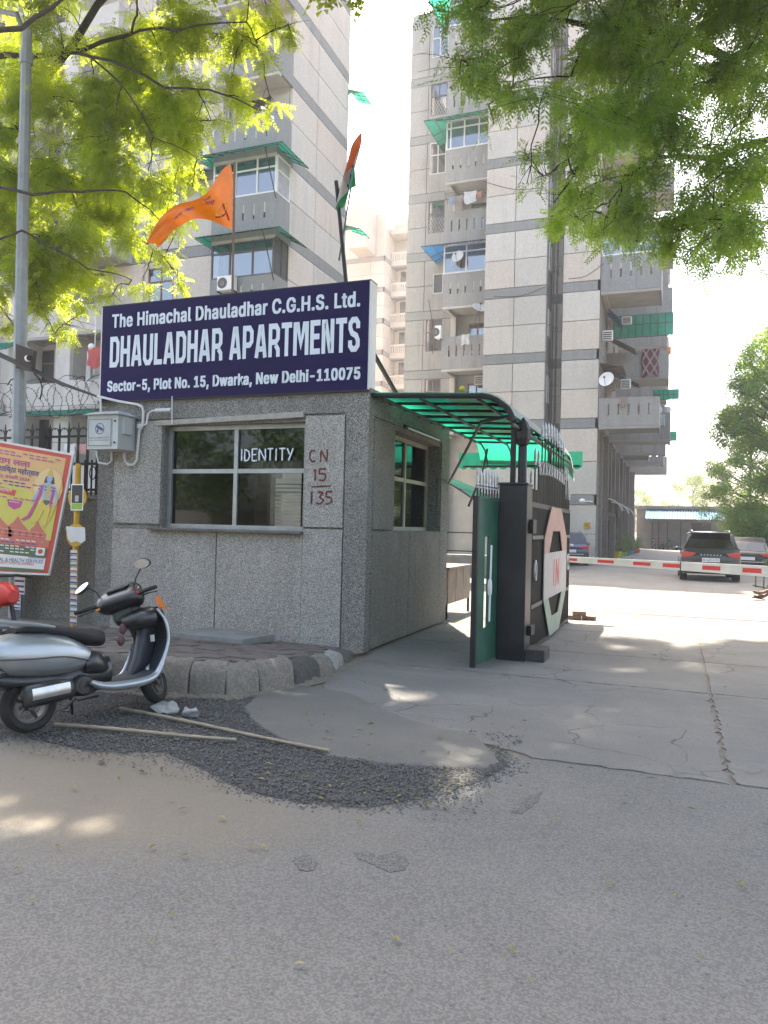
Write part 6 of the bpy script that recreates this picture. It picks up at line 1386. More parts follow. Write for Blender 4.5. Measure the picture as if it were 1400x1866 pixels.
# broad-leaved trees at the right of the driveway, hedge, far trees
def leafball(nl, s, seed):
    r = random.Random(seed); T = []
    for i in range(nl):
        p = Vector((r.gauss(0, s), r.gauss(0, s), r.gauss(0, s))); d = Vector((r.gauss(0, 1), r.gauss(0, 1), r.gauss(-.4, .6))).normalized(); w_ = d.cross(Vector((r.gauss(0, 1), r.gauss(0, 1), r.gauss(0, 1)))).normalized(); L_ = s * r.uniform(.6, 1.1)
        T.append([p, p + d * L_ * .5 - w_ * L_ * .22, p + d * L_]); T.append([p, p + d * L_, p + d * L_ * .5 + w_ * L_ * .22])
    return np.array([[list(v) for v in t] for t in T], dtype=np.float32)
def bush_tree(name, label, cat, x, y, r, z0, z1, m, ncl, per, leaf=.16, group=None, trunk=.15, cone=0):
    t = thing(name, label, cat, (x, y, 0), group); b = B(); b.tube([(x, y, -.1), (x + .1, y, z0 + .3), (x, y + .1, (z0 + z1) / 2), (x, y, z1 * .85)], [trunk, trunk * .8, trunk * .5, .02], 8); cs_ = []
    for i in range(ncl):
        a = rg.uniform(0, 6.28); u = rg.random(); z = z0 + (z1 - z0) * u; rad = r * (math.sin(math.pi * min(.97, .12 + u * .85)) ** .6) * rg.uniform(.35, 1) * (1 - cone * u)
        c = (x + rad * math.cos(a), y + rad * math.sin(a), z, r * .3, r * .3, r * .24, rg.uniform(.6, 1.2)); cs_.append(c)
        if trunk > .05: limb(b, (x, y, z * .8), c[:3], trunk * .25, .012, rT, 3, .1)
    b.put('trunk', m_bark, t, smooth=True, ang=80)
    tm = [leafball(9, leaf, k) for k in range(5)]
    mesh_from_tris('crown', leaf_cloud(cs_, per, tm, rng, 0), m, t); return t
m_lf3 = leafmat('broad_leaf', (.04, .10, .04), (.13, .23, .06), (.40, .62, .08), .5)
m_lf4 = leafmat('pale_leaf', (.10, .14, .05), (.18, .22, .08), (.3, .4, .08), .35)
bush_tree('street_tree', 'tall leafy green tree at the right picture edge behind the black saloon', 'tree', 4.9, 40, 3.1, .3, 11.6, m_lf3, 140, 36, .14)
bush_tree('street_tree', 'low dark tree between the blue shed roof and the tall tree', 'tree', 4.5, 53, 2.6, .3, 8.6, m_lf3, 70, 38, .13)
bush_tree('street_tree', 'leafy tree right of the tall tree, mostly outside the picture', 'tree', 6.8, 33, 2.4, 1.2, 8.2, m_lf3, 60, 40, .12)
bush_tree('shrub', 'small leafy shrub growing beside the cycle rack', 'shrub', 2.95, 24.6, .6, .2, 1.2, m_lf3, 14, 260, .05, trunk=.03)
bush_tree('far_tree', 'pale hazy tree far behind the shed, right of its middle', 'tree', 2.6, 120, 5, 3, 9.5, m_lf4, 40, 3.2, .25)
bush_tree('far_tree', 'small pale tree far behind the shed at its left end', 'tree', -5.5, 118, 4, 3, 8.0, m_lf4, 30, 3.2, .25)

# trees across the road behind the photographer, mirrored in the window panes
cs_ = []
for x in (-22, -15, -9, -3, 3, 9, 16): cs_ += [(x + rg.gauss(0, 1.6), -13 + rg.gauss(0, 1.3), rg.uniform(2.6, 9.5), 1.3, 1.3, 1.0, 1) for _ in range(26)]
mesh_from_tris('roadside_trees', leaf_cloud(cs_, 7, [leafball(8, .32, 90 + k) for k in range(4)], rng, 0), m_lf3, None, 'stuff')
b = B(); b.box(-40, 40, -17.3, -17, 0, 2.2); tag(b.put('compound_wall', m_conc), 'long concrete compound wall across the road behind the photographer', 'wall')
# ---------------- air conditioners, dishes, laundry ----------------
def ac_unit(x, y, z, lab, w_=.85, h=.6, d=.32, split=True):
    t = thing('air_conditioner', lab, 'air conditioner', (x, y, z), 'air conditioners on the towers', local=True)
    b = B(); b.box(-w_ / 2, w_ / 2, -d, 0, 0, h); b.put('casing', m_white, t, bevel=.02)
    if split:
        b = B(); b.lathe([(0, -d - .006), (.04, -d - .012), (.06, -d - .006)], (-.13, 0, h / 2), 'y', 12); b.lathe([(.07, -d - .004), (.23, -d - .004), (.23, -d), (.07, -d)], (-.13, 0, h / 2), 'y', 20); b.put('fan_grille', m_alud, t)
        b = B(); b.box(-w_ / 2, -w_ / 2 + .04, -d, 0, -.06, -.002); b.box(w_ / 2 - .04, w_ / 2, -d, 0, -.06, -.002); b.put('bracket', m_dark, t)
    else:
        for k in range(4): B().box(-w_ / 2 + .05, w_ / 2 - .05, -d - .015, -d, .06 + k * (h - .1) / 4, .06 + (k + .55) * (h - .1) / 4).put('louvre', m_alud, t)
    return t
p_ = pix(409, 528, 'y', 26.6); ac_unit(p_.x, 26.95, p_.z, 'white split air conditioner outside the lower enclosed balcony, just above the name board', .78)
p_ = pix(367, 292, 'y', 27.9); ac_unit(p_.x, 28.2, p_.z, 'white split air conditioner on the left tower beside the upper green awning', .8)
p_ = pix(797, 616, 'y', 38.5); ac_unit(p_.x, 38.9, p_.z, 'narrow white air conditioner at the left end of the balcony with the dish', .35, .7)
p_ = pix(875, 700, 'y', 40.5); ac_unit(p_.x, 40.9, p_.z, 'grey window air conditioner in the lowest visible balcony bay', .7, .5, .3, False)
p_ = pix(1107, 620, 'y', 39.0); ac_unit(p_.x, 39.3, p_.z, 'window air conditioner jutting from the tower side under the blue awning', .5, .5, .3, False)
p_ = pix(1142, 590, 'y', 42.0); ac_unit(p_.x, 42.3, p_.z, 'window air conditioner beside the green awning on the tower side', .5, .4, .3, False)
p_ = pix(1140, 708, 'y', 41.0); ac_unit(p_.x, 41.3, p_.z, 'window air conditioner above the slotted balcony with the big dish', .5, .5, .3, False)
def dish(px, py, y, r, lab, yaw=.3, el=.5, stand=.6):
    q = pix(px, py, 'y', y); t = thing('satellite_dish', lab, 'satellite dish', (q.x, q.y, q.z), 'satellite dishes on the balconies', local=True)
    Mx = Matrix.Rotation(yaw, 4, 'Z') @ Matrix.Rotation(-el, 4, 'X'); b = B(); b.lathe([(r * k / 6, .1 * r - .32 * r * (k / 6) ** 2) for k in range(7)], (0, 0, 0), 'y', 24); b.xf(Mx); b.put('reflector', m_white, t, smooth=True, solid=.01)
    b = B(); b.tube([(0, -.25 * r, -r * .9), (0, -.9 * r, -.1 * r)], .012, 5); b.ell((0, -.9 * r, -.08 * r), (.05, .07, .05)); b.xf(Mx); b.put('feed_arm', m_alud, t)
    b = B(); b.tube([(0, .06, 0), (0, .2, -stand * .5), (0, .2, -stand)], .02, 5); b.tube([(0, .06, -.1), (-.3, .2, -stand)], .015, 5); b.put('mount', m_alud, t)
dish(835, 468, 38.6, .34, 'white satellite dish in front of the blue-shaded enclosed balcony', -.2, .3, .5)
dish(872, 562, 38.7, .36, 'grey satellite dish at the right end of the open balcony with the white cloth', .7, .7, .9)
dish(1106, 692, 37.7, .37, 'large white satellite dish above the slotted balcony on the tower side', -.3, .3, .85)
def laundry(x0, x1, z1, z0, y, m, lab, name='garment', sag=.0, seed=1):
    t = thing(name, lab, 'laundry', ((x0 + x1) / 2, y, z1), 'washing hung on the balconies'); b = B(); rr = random.Random(seed); ph = rr.uniform(0, 6)
    b.grid(lambda u, v: (x0 + (x1 - x0) * (u + .04 * math.sin(9 * v + ph)), y - .03 + .05 * math.sin(u * 12 + ph) * v, z1 + (z0 - z1) * v * (1 + .08 * math.sin(u * 7 + ph)) + .04 * math.sin(math.pi * u) * -1), 14, 10); b.put('fabric', m, t, smooth=True); return t
def lq(px0, px1, py0, py1, y): a, c = pix(px0, py0, 'y', y), pix(px1, py1, 'y', y); return a.x, c.x, a.z, c.z
laundry(*lq(841, 856, 609, 627, 38.7), 38.7, m_cloth['white'], 'white cloth over the railing of the open balcony with the grey dish', 'towel')
for i, (a, c, d, e, k, l) in enumerate(((819, 829, 359, 372, 'blue', 'blue striped shirt leftmost on the upper balcony drying rack'), (829, 843, 357, 384, 'brown', 'brown trousers hanging on the upper balcony drying rack'), (846, 868, 350, 368, 'white', 'pale grey shirt hanging in the middle of the upper balcony rack'), (868, 879, 349, 361, 'salmon', 'salmon coloured top rightmost on the upper balcony rack'))): laundry(*lq(a, c, d, e, 38.5), 38.5, m_cloth[k], l, 'garment', seed=i)
b = B(); t = thing('drying_rack', 'thin metal clothes rack fixed outside the upper open balcony', 'rack', (-11, 38.5, 18.5)); q0, q1 = pix(812, 352, 'y', 38.5), pix(884, 345, 'y', 38.5)
for dy in (0, .2, .4): b.tube([(q0.x, 38.5 + dy, q0.z), (q1.x, 38.5 + dy, q1.z)], .012, 4)
b.tube([(q0.x, 38.4, q0.z), (q0.x, 38.95, q0.z - .4)], .015, 4); b.put('rod', m_alud, t)
laundry(*lq(162, 184, 633, 668, 26.6), 26.6, m_cloth['red'], 'red towel hanging on the balcony left of the name board', 'towel', seed=5)
laundry(*lq(160, 166, 640, 700, 26.65), 26.65, m_cloth['white'], 'white cloth hanging behind the red towel', 'towel', seed=6)
laundry(*lq(140, 160, 808, 826, 25.5), 25.5, m_cloth['pink'], 'pink cloth drying low behind the spiked fence', 'towel', seed=7)
laundry(*lq(118, 137, 808, 840, 25.6), 25.6, m_cloth['white'], 'white sheet drying low behind the spiked fence, left of the pink cloth', 'towel', seed=8)
t = thing('wash_line', 'wire line carrying the pink and white washing behind the fence', 'rope', (-25, 25.6, 3)); a, c = pix(90, 806, 'y', 25.6), pix(190, 808, 'y', 25.6); b = B(); b.tube([a, c], .01, 4); b.put('line', m_dark, t)
t = thing('flood_lamp', 'white round lamp on the balcony beside the red towel', 'lamp', pix(167, 634, 'y', 26.7)); q = pix(167, 632, 'y', 26.6); b = B(); b.ell((q.x, 26.6, q.z), (.15, .15, .15)); b.put('globe', m_white, t, smooth=True); b = B(); b.tube([(q.x + .1, 26.7, q.z - 1.2), (q.x + .1, 26.7, q.z + 2)], .02, 5); b.put('post', m_white, t)
for i, (a_, c_, d_, e_, yv, k, l) in enumerate(((1150, 1160, 812, 826, 58.9, 'blue', 'small blue cloth on the slotted far balcony of the tower side'), (1203, 1212, 755, 775, 43.0, 'white', 'white cloth on the ledge of the lower side balcony'), (1130, 1142, 724, 742, 37.95, 'brown', 'brown rug over the slotted balcony with the big dish'))): laundry(*lq(a_, c_, d_, e_, yv), yv, m_cloth[k], l, 'garment', seed=20 + i)
# quilt
x0, x1, z1, z0 = lq(1170, 1200, 636, 683, 43.0)
t = laundry(x0, x1, z1, z0, 43.0, mat('quilt_maroon', (.14, .03, .08), .9, var=.15), 'maroon quilt with cream lattice lines hanging over the tower balcony', 'quilt')
b = B(); w_, h = x1 - x0, z1 - z0
for c in (-.5, 0, .5, 1.0):
    for o_ in (0, .06):
        for s_ in (1, -1):
            pts = []
            for k in range(11):
                v = k / 10; u = c + o_ + v * .95 * 1; u = u if s_ == 1 else 1 - u
                if 0 <= u <= 1: pts.append((x0 + w_ * u, 42.90, z1 - h * v))
            if len(pts) > 1: b.tube(pts, .014, 4)
b.put('lattice_print', mat('quilt_cream', (.5, .42, .33), .9), t)
t = thing('garment', 'orange garment at the outer corner of the quilt balcony', 'laundry', (-.2, 43, 11.2), 'washing hung on the balconies'); x0, x1, z1, z0 = lq(1217, 1223, 632, 646, 43.2); b = B(); b.grid(lambda u, v: (x0 + (x1 - x0) * u, 43.2 + .03 * math.sin(8 * u), z1 + (z0 - z1) * v), 6, 4); b.put('fabric', m_or, t)
t = thing('water_pot', 'pair of small white pots on the ledge of the far side balcony', 'pot', (-.8, 43.2, 8.0)); q = pix(1200, 755, 'y', 43.2); b = B(); b.lathe([(0, 0), (.16, 0), (.2, .2), (.14, .34), (0, .34)], (q.x, 43.2, T_[1] + .9), 'z', 12); b.lathe([(0, 0), (.16, 0), (.2, .2), (.14, .34), (0, .34)], (q.x + .45, 43.2, T_[1] + .9), 'z', 12); b.put('pot_body', m_cloth['white'], t, smooth=True)

# ---------------- cars ----------------
def car(name, lab, x, y, rz, L, W, H, paint, suv=True, group=None):
    'local frame: rear bumper at x=0, nose at x=L'
    t = thing(name, lab, 'car', (x, y, 0), group, rz, True); hw = W / 2; gc = .22 if suv else .16
    bl = H * .60; k = []
    if suv: st = [(0, .50, .84, .84, .90), (.04, .30, bl * .96, bl * .96, .97), (.12, .26, bl, H * .66, 1), (.38, .24, bl, H * .96, 1), (.9, gc, bl, H, 1), (L * .5, gc, bl * .99, H, 1), (L * .64, gc, bl * .97, H * .95, 1), (L * .78, gc, bl * .95, bl * .97, .99), (L * .9, gc + .02, bl * .88, bl * .88, .96), (L * .975, .28, bl * .74, bl * .74, .90), (L, .34, bl * .62, bl * .62, .80)]
    else: st = [(0, .40, .74, .74, .86), (.05, .28, bl * .98, bl * .98, .94), (.35, .24, bl * 1.02, bl * 1.04, .98), (.7, .22, bl * 1.02, H * .86, 1), (1.3, gc, bl * 1.0, H, 1), (L * .52, gc, bl * .98, H, 1), (L * .60, gc, bl * .97, H * .94, 1), (L * .76, gc, bl * .93, bl * .95, .99), (L * .9, gc + .02, bl * .82, bl * .82, .95), (L * .975, .26, bl * .66, bl * .66, .88), (L, .32, bl * .5, bl * .5, .76)]
    sec = []
    for (xx, zb, zs, zr, wf) in st:
        w_ = hw * wf; tw = w_ * (.74 if zr > zs + .25 else .9 if zr > zs + .02 else .93); c = .05
        right = [(w_ * .93, zb), (w_ * 1.0, zb + (zs - zb) * .28), (w_ * 1.0, zb + (zs - zb) * .72), (w_ * .955, zs), (tw + (w_ * .95 - tw) * .10, zs + (zr - zs) * .90), (tw * .86, zr), (0, zr + .015)]
        ring = [(xx, -a, z) for a, z in right] + [(xx, a, z) for a, z in right[-2::-1]] + [(xx, 0, zb)]
        sec.append(ring)
    n = len(sec[0]); body, glass_ = B(), B()
    for i in range(len(sec) - 1):
        for j in range(n):
            q = [sec[i][j], sec[i][(j + 1) % n], sec[i + 1][(j + 1) % n], sec[i + 1][j]]
            side = j in (3, n - 1 - 5) ; hi = st[i][3] - st[i][2] > .02 or st[i + 1][3] - st[i + 1][2] > .02
            top = j in (4, 5, 6, 7)
            slope = abs(st[i][3] - st[i + 1][3]) > H * .18
            isg = (side and hi) or (j in (4, 5, 6, 7) and slope and hi and max(st[i][3], st[i + 1][3]) > bl * 1.1)
            if isg: 
                c = sum((Vector(v) for v in q), Vector()) / 4; q2 = [c + (Vector(v) - c) * (.93 if side else .97) for v in q]; glass_.quad(*q2[::-1])
            body.quad(*q[::-1])
    body.add(sec[0], [tuple(range(n))]); body.add(sec[-1], [tuple(range(n))[::-1]])
    import bmesh
    BO = body.put('body', paint, t, smooth=True, ang=35); bm = bmesh.new(); bm.from_mesh(BO.data); bmesh.ops.remove_doubles(bm, verts=bm.verts, dist=.001); bm.normal_update(); bm.to_mesh(BO.data); bm.free()
    # lift glass slightly outwards
    cen = Vector((L * .5, 0, H * .6)); glass_.v = [tuple(Vector(v) + (Vector(v) - cen).normalized() * .02) for v in glass_.v]
    glass_.put('window', m_carglass, BO)
    wr = .34 if suv else .30
    for xx in (L * .19, L * .80):
        for s_ in (-1, 1):
            wheel(t, Matrix.Translation((xx, s_ * (hw - .10), wr)), wr, .11, wr * .62, 7)
            b = B(); b.lathe([(wr * 1.13, -.012), (wr * 1.13, .012), (0, .012), (0, -.012)], (xx, s_ * (hw - .003), wr + .02), 'y', 24); b.put('wheel_arch', m_black, t)
    b = B(); b.box(-.03, .1, -hw * .8, hw * .8, .30, .50); b.put('bumper', m_black, t, bevel=.03)
    b = B(); b.box(-.045, -.02, -hw * .72, hw * .72, .50, .535); b.put('bumper_trim', m_silm, t)
    for s_ in (-1, 1):
        b = B(); b.prism([(s_ * hw * .97, bl * .80), (s_ * hw * .97, bl * 1.0), (s_ * hw * .5, bl * .95), (s_ * hw * .62, bl * .84)], 'x', -.03 if not suv else -.02, .12); b.put('tail_light', m_red, t, bevel=.01)
        b = B(); b.box(L * .93, L * .985, s_ * hw * .60 - .14, s_ * hw * .60 + .14, bl * .62, bl * .76); b.put('headlight', m_white, t, bevel=.03)
        b = B(); b.ell((L * .63, s_ * (hw + .10), bl * 1.04), (.08, .11, .07)); b.put('wing_mirror', paint, t, smooth=True)
        if suv: b = B(); b.tube([(.35, s_ * hw * .62, H - .01), (.5, s_ * hw * .63, H + .05), (L * .5, s_ * hw * .63, H + .05), (L * .56, s_ * hw * .62, H)], .02, 6); b.put('roof_rail', m_silm, t, smooth=True)
    b = B(); b.box(-.035, -.02, -.27, .27, bl * .66, bl * .66 + .13); pl = b.put('number_plate', m_white, t)
    return t, pl, bl
m_carglass = glass('car_glass', (.08, .085, .09), .05, .05)
m_cdark = mat('car_dark_grey', (.022, .026, .034), .3, .3, var=.02, coat=1)
m_cblack = mat('car_black', (.012, .012, .015), .45, 0, var=.02, coat=.25)
m_cwhite = mat('car_white', (.55, .56, .57), .3, 0, var=.02, coat=1)
m_cblue = mat('car_blue', (.035, .045, .10), .3, .3, var=.02, coat=1)
m_csil = mat('car_silver', (.45, .46, .47), .3, .4, var=.02, coat=1)
t, pl, bl = car('car', 'dark grey sport utility car with roof rails parked facing away beyond the barrier', 1.17, 27.3, R(91), 4.2, 1.84, 1.66, m_cdark, True, 'parked cars')
PMc = Matrix(((0, 0, -1, -.037), (-1, 0, 0, 0), (0, 1, 0, 0), (0, 0, 0, 1)))
text('DL14CF6751', -.24, .24, bl * .66 + .025, bl * .66 + .105, PMc, m_black, pl, 'print', bold=.01)
for k in range(7): B().box(-.03, -.015, -.30 + k * .1 - .02, -.30 + k * .1 + .02, bl * .88, bl * .88 + .03).put('badge_letter', m_silm, t)
b = B(); b.box(.12, .5, -.62, .62, 1.60, 1.64); b.put('spoiler', m_cdark, t, bevel=.01)
car('car', 'black saloon car parked behind and right of the dark grey car', 2.75, 33.2, R(86), 4.4, 1.75, 1.48, m_cblack, False, 'parked cars')
car('car', 'dark blue car with a red tail light beside the tower corner', -4.35, 35.0, R(100), 3.9, 1.7, 1.52, m_cblue, True, 'parked cars')
car('car', 'white car half hidden behind the gate leaf', -4.75, 31.2, R(98), 3.9, 1.7, 1.50, m_cwhite, True, 'parked cars')
car('car', 'silver hatchback parked across the far end by the shed', 4.9, 74, R(178), 3.9, 1.7, 1.48, m_csil, False, 'parked cars')
car('car', 'white car seen through the guard room window', -9.9, 18.2, R(10), 3.8, 1.65, 1.45, m_cwhite, False, 'parked cars')
# ---------------- shed, bikes, bin, pots, rack, lamp, person ----------------
sh = thing('shed', 'low concrete shed with a pale blue corrugated roof at the end of the driveway', 'building', (1, 78, 0))
s0, s1 = XY(1160, 950, 77), XY(1420, 950, 77); zt, ze = ZY(1200, 924, 77), ZY(1200, 945, 74.5)
m_shed = mat('shed_wall', (.21, .195, .18), .9, var=.2, vs=1, dirt=.5)
block(sh, s0, s1, 77.5, 82, 0, zt + .1, m_shed); block(sh, s0 - .2, s1, 77.2, 82.2, zt - .15, zt + .12, m_conc, 'parapet')
sr0, sr1 = XY(1176, 940, 75), XY(1322, 940, 75)
b = B(); b.grid(lambda u, v: (sr0 + (sr1 - sr0) * u, 77.4 - 2.4 * v, zt - .25 - (zt - .25 - ze) * v + .04 * math.sin(u * 190)), 150, 2); b.put('roof_sheet', mat('pale_blue_roof', (.05, .15, .24), .7, 0, var=.08), sh, smooth=True)
dx0, dx1 = XY(1260, 970, 77.4), XY(1296, 970, 77.4); block(sh, dx0, dx1, 77.42, 77.49, 0, ze - .3, m_dark, 'shutter')
for px in (1188, 1200, 1216, 1240): x = XY(px, 970, 77.4); block(sh, x, x + .06, 77.4, 77.49, 0, ze - .2, m_dark, 'post')
for i, px in enumerate((1192, 1205, 1222)):
    q = XY(px, 990, 75.5); t = thing('motorcycle', ['dark motorcycle parked by the shed wall, leftmost of three', 'dark motorcycle parked by the shed wall, middle of three', 'dark motorcycle parked by the shed wall next to the silver car'][i], 'motorcycle', (q, 75.5, 0), 'motorcycles by the shed', R(100 + 8 * i), True)
    wheel(t, Matrix.Translation((-.6, 0, .3)), .3, .05, .2, 5); wheel(t, Matrix.Translation((.65, 0, .3)), .3, .05, .2, 5)
    loft([(-.1, 0, .7, .8, .08), (.1, 0, .68, .95, .14), (.35, 0, .72, .9, .1)], 10).put('tank', [m_black, m_red, m_black][i], t, smooth=True); loft([(-.8, 0, .76, .82, .06), (-.4, 0, .72, .82, .12), (-.05, 0, .72, .8, .1)], 10).put('seat', m_black, t, smooth=True)
    loft([(-.2, 0, .25, .6, .1), (.2, 0, .25, .62, .12)], 8).put('engine', m_alud, t); b = B(); b.tube([(.65, .06, .3), (.42, .06, 1.0)], .02, 5); b.tube([(.65, -.06, .3), (.42, -.06, 1.0)], .02, 5); b.tube([(.36, -.36, 1.05), (.42, 0, 1.02), (.36, .36, 1.05)], .015, 5); b.put('fork', m_black, t)
q = pix(1098, 1015, 'y', 45.5); t = thing('bin', 'blue flap-top litter bin at the tower wall', 'bin', (q.x, 45.5, 0)); m_bb = mat('bin_blue', (.02, .17, .55), .5, var=.08)
b = B(); b.add([(q.x + a * .22, 45.5 + c * .2, 0) for a, c in ((-1, -1), (1, -1), (1, 1), (-1, 1))] + [(q.x + a * .27, 45.5 + c * .25, .52) for a, c in ((-1, -1), (1, -1), (1, 1), (-1, 1))], [(3, 2, 1, 0), (0, 1, 5, 4), (1, 2, 6, 5), (2, 3, 7, 6), (3, 0, 4, 7), (4, 5, 6, 7)]); b.put('body', m_bb, t, bevel=.02)
b = B(); b.box(q.x - .29, q.x + .29, 45.23, 45.77, .521, .57); b.prism([(q.x - .25, .571), (q.x - .20, .84), (q.x + .20, .84), (q.x + .25, .571)], 'y', 45.28, 45.72); b.put('lid', m_bb, t, bevel=.02); B().box(q.x - .07, q.x + .07, 45.24, 45.245, .2, .36).put('emblem', m_white, t)
tm = [leafball(8, .07, 60 + k) for k in range(4)]
m_palm = leafmat('pot_leaf', (.03, .07, .025), (.08, .16, .04), (.2, .34, .05), .35)
pots = [(1118, 1016, .34, 1.35, (.55, .42, .03), 'yellow'), (1128, 1016, .24, 1.0, (.18, .38, .05), 'light green'), (1136, 1013, .24, 1.2, (.16, .34, .05), 'grass green'), (1144, 1009, .24, 1.2, (.03, .2, .38), 'blue'), (1160, 1004, .22, 1.0, (.12, .25, .25), 'grey-green'), (1172, 1001, .24, 1.1, (.45, .06, .04), 'red'), (1180, 999, .22, .9, (.4, .07, .04), 'dull red')]
for i, (px, py, r, h, c, cn_) in enumerate(pots):
    yv = 46.2 + i * 2.4; x = -3.15 + .10 * i; t = thing('potted_plant', 'bushy plant in a %s pot along the tower wall' % cn_, 'plant', (x, yv, 0), 'potted plants along the tower wall')
    b = B(); b.lathe([(0, 0), (r * .7, 0), (r, r * 1.1), (r * 1.08, r * 1.1), (r * 1.08, r * 1.25), (r * .9, r * 1.25), (r * .85, r * 1.1), (0, r * 1.1)], (x, yv, 0), 'z', 14); b.put('pot', mat('pot_' + str(i), c, .6, var=.1), t, smooth=True)
    cs_ = [(x + rg.gauss(0, .22), yv + rg.gauss(0, .22), r + h * rg.uniform(.25, .95), .26, .26, .2, 1) for _ in range(9)]
    b = B(); [b.tube([(x, yv, r), (c_[0], c_[1], c_[2])], .012, 4) for c_ in cs_]; b.put('stem', m_bark, t); mesh_from_tris('foliage', leaf_cloud(cs_, 330, tm, rng, 0), m_palm, t)
t = thing('cycle_rack', 'low green tubular cycle rack at the right edge beyond the barrier', 'rack', (2.9, 23, 0)); b = B()
for k in range(7):
    x, y = 2.35 + k * .16, 25.5 - k * .62; b = B(); b.tube([(x, y, 0), (x, y, .36), (x + .06, y, .44), (x + .3, y, .44), (x + .36, y, .36), (x + .36, y, 0)], .02, 6); b.put('hoop', mat('rack_green', (.03, .10, .06), .5), t, smooth=True)
b = B(); b.tube([(2.3, 25.7, .05), (3.4, 21.5, .05)], .02, 5); b.tube([(2.68, 25.7, .05), (3.78, 21.5, .05)], .02, 5); b.put('runner', m_dark, t)
q = XY(1113, 940, 43); t = thing('round_mirror', 'round convex mirror on a thin post at the tower entrance', 'mirror', (q, 43, 2.4)); b = B(); b.lathe([(0, -.03), (.24, 0), (.24, .03), (0, .03)], (q, 43, ZY(1113, 941, 43)), 'y', 18); b.put('mirror_face', m_lg, t, smooth=True); b = B(); b.tube([(q, 43.05, 0), (q, 43.05, 2.3)], .03, 6); b.put('post', m_dark, t)
# a person on a chair, only the crossed feet in view
ps = thing('person', 'person seated just outside the right edge, jeans and sandalled crossed feet showing', 'person', (2.2, 20.4, 0))
def skin_body(name, verts, edges, rad, m, parent, sub=2):
    me = bpy.data.meshes.new(name); me.from_pydata([tuple(Vector(v) - ORG[parent.name]) for v in verts], edges, []); o = bpy.data.objects.new(name, me); COL.objects.link(o); o.parent = parent; me.materials.append(m)
    s_ = o.modifiers.new('s', 'SKIN'); 
    if not me.skin_vertices: pass
    sv_ = me.skin_vertices[0].data if me.skin_vertices else None
    if sv_ is None:
        bpy.context.view_layer.objects.active = o; sv_ = o.data.skin_vertices[0].data
    for i, r_1 in enumerate(rad): sv_[i].radius = (r_1, r_1)
    sv_[0].use_root = True; s2 = o.modifiers.new('u', 'SUBSURF'); s2.levels = sub; s2.render_levels = sub; return o
px_, py_ = 3.04, 20.45
V_ = [(px_, py_, .50), (px_ + .12, py_, .75), (px_ + .18, py_, 1.05), (px_ + .17, py_, 1.2), (px_ + .12, py_, 1.36),
      (px_ - .42, py_ + .12, .50), (px_ - .9, py_ + .03, .16), (px_ - .98, py_ + .03, .10), (px_ - 1.12, py_ + .03, .09), (px_ - 1.2, py_ + .04, .12),
      (px_ - .42, py_ - .12, .48), (px_ - .92, py_ - .03, .24), (px_ - 1.0, py_ - .03, .20), (px_ - 1.15, py_ - .05, .20), (px_ - 1.22, py_ - .06, .24),
      (px_ + .18, py_ + .2, 1.1), (px_ + .05, py_ + .27, .85), (px_ - .2, py_ + .2, .72), (px_ + .18, py_ - .2, 1.1), (px_ + .05, py_ - .27, .85), (px_ - .2, py_ - .2, .72)]
Ed = [(0, 1), (1, 2), (2, 3), (3, 4), (0, 5), (5, 6), (6, 7), (7, 8), (8, 9), (0, 10), (10, 11), (11, 12), (12, 13), (13, 14), (2, 15), (15, 16), (16, 17), (2, 18), (18, 19), (19, 20)]
Rd = [.14, .13, .14, .055, .10, .085, .045, .04, .045, .025, .085, .045, .04, .045, .025, .06, .045, .035, .06, .045, .035]
m_skin = mat('skin', (.16, .085, .055), .6, var=.08)
skin_body('body', V_, Ed, Rd, m_skin, ps)
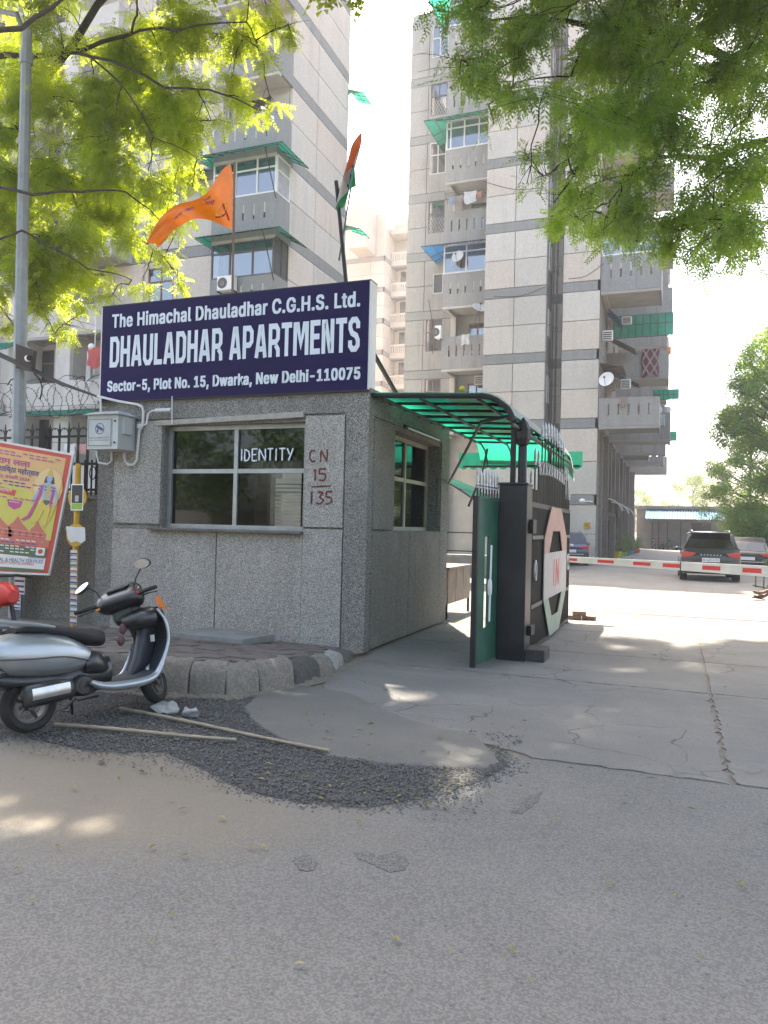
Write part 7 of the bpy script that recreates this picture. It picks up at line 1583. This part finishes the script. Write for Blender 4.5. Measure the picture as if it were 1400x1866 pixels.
m_jean = mat('jeans', (.14, .24, .36), .85, var=.15, vs=20); m_shirt = mat('shirt', (.3, .3, .3), .8)
b = B(); b.tube([V_[0], V_[5], (px_ - .78, py_ + .05, .24)], [.13, .10, .065], 12); b.tube([V_[0], V_[10], (px_ - .80, py_ - .05, .31)], [.13, .10, .065], 12); b.put('jeans', m_jean, ps, smooth=True)
b = B(); b.tube([(px_, py_, .50), V_[1], V_[2], (px_ + .18, py_, 1.14)], [.16, .16, .19, .10], 14); b.put('shirt', m_shirt, ps, smooth=True)
for s_, v0 in ((1, 7), (-1, 12)):
    a = Vector(V_[v0]); b = B(); b.prism([(a.x + .03, a.z - .075), (a.x - .26, a.z - .035 + (0 if s_ == 1 else .02)), (a.x - .26, a.z - .01), (a.x + .03, a.z - .05)], 'y', a.y - .05, a.y + .05)
    b.tube([(a.x - .10, a.y - .055, a.z - .04), (a.x - .09, a.y, a.z + .045), (a.x - .10, a.y + .055, a.z - .04)], .014, 5); b.put('sandal', mat('sandal', (.08, .045, .03), .7), ps)
ch = thing('chair', 'red plastic chair under the seated person at the right edge', 'chair', (3.2, 20.45, 0)); b = B(); b.box(2.8, 3.26, 20.22, 20.68, .37, .40); b.put('seat', m_red, ch, bevel=.01); b = B(); b.box(3.40, 3.43, 20.22, 20.68, .5, .9); b.put('backrest', m_red, ch, bevel=.01)
for x in (2.82, 3.32):
    for y in (20.25, 20.65): b = B(); b.tube([(x, y, 0), (x, y, .37)], .02, 6); b.put('leg', m_red, ch)
# ---------------- haze ----------------
hz = B().box(-70, 70, -20, 135, -1.4, 36); hm = bpy.data.materials.new('haze_air'); hm.use_nodes = True; nt = hm.node_tree; nt.nodes.remove(nt.nodes['Principled BSDF'])
pv_ = nt.nodes.new('ShaderNodeVolumePrincipled'); pv_.inputs['Color'].default_value = (.93, .95, 1, 1); pv_.inputs['Density'].default_value = .0012; pv_.inputs['Anisotropy'].default_value = .35
nt.links.new(pv_.outputs[0], nt.nodes['Material Output'].inputs['Volume']); tag(hz.put('haze', hm), kind='stuff')
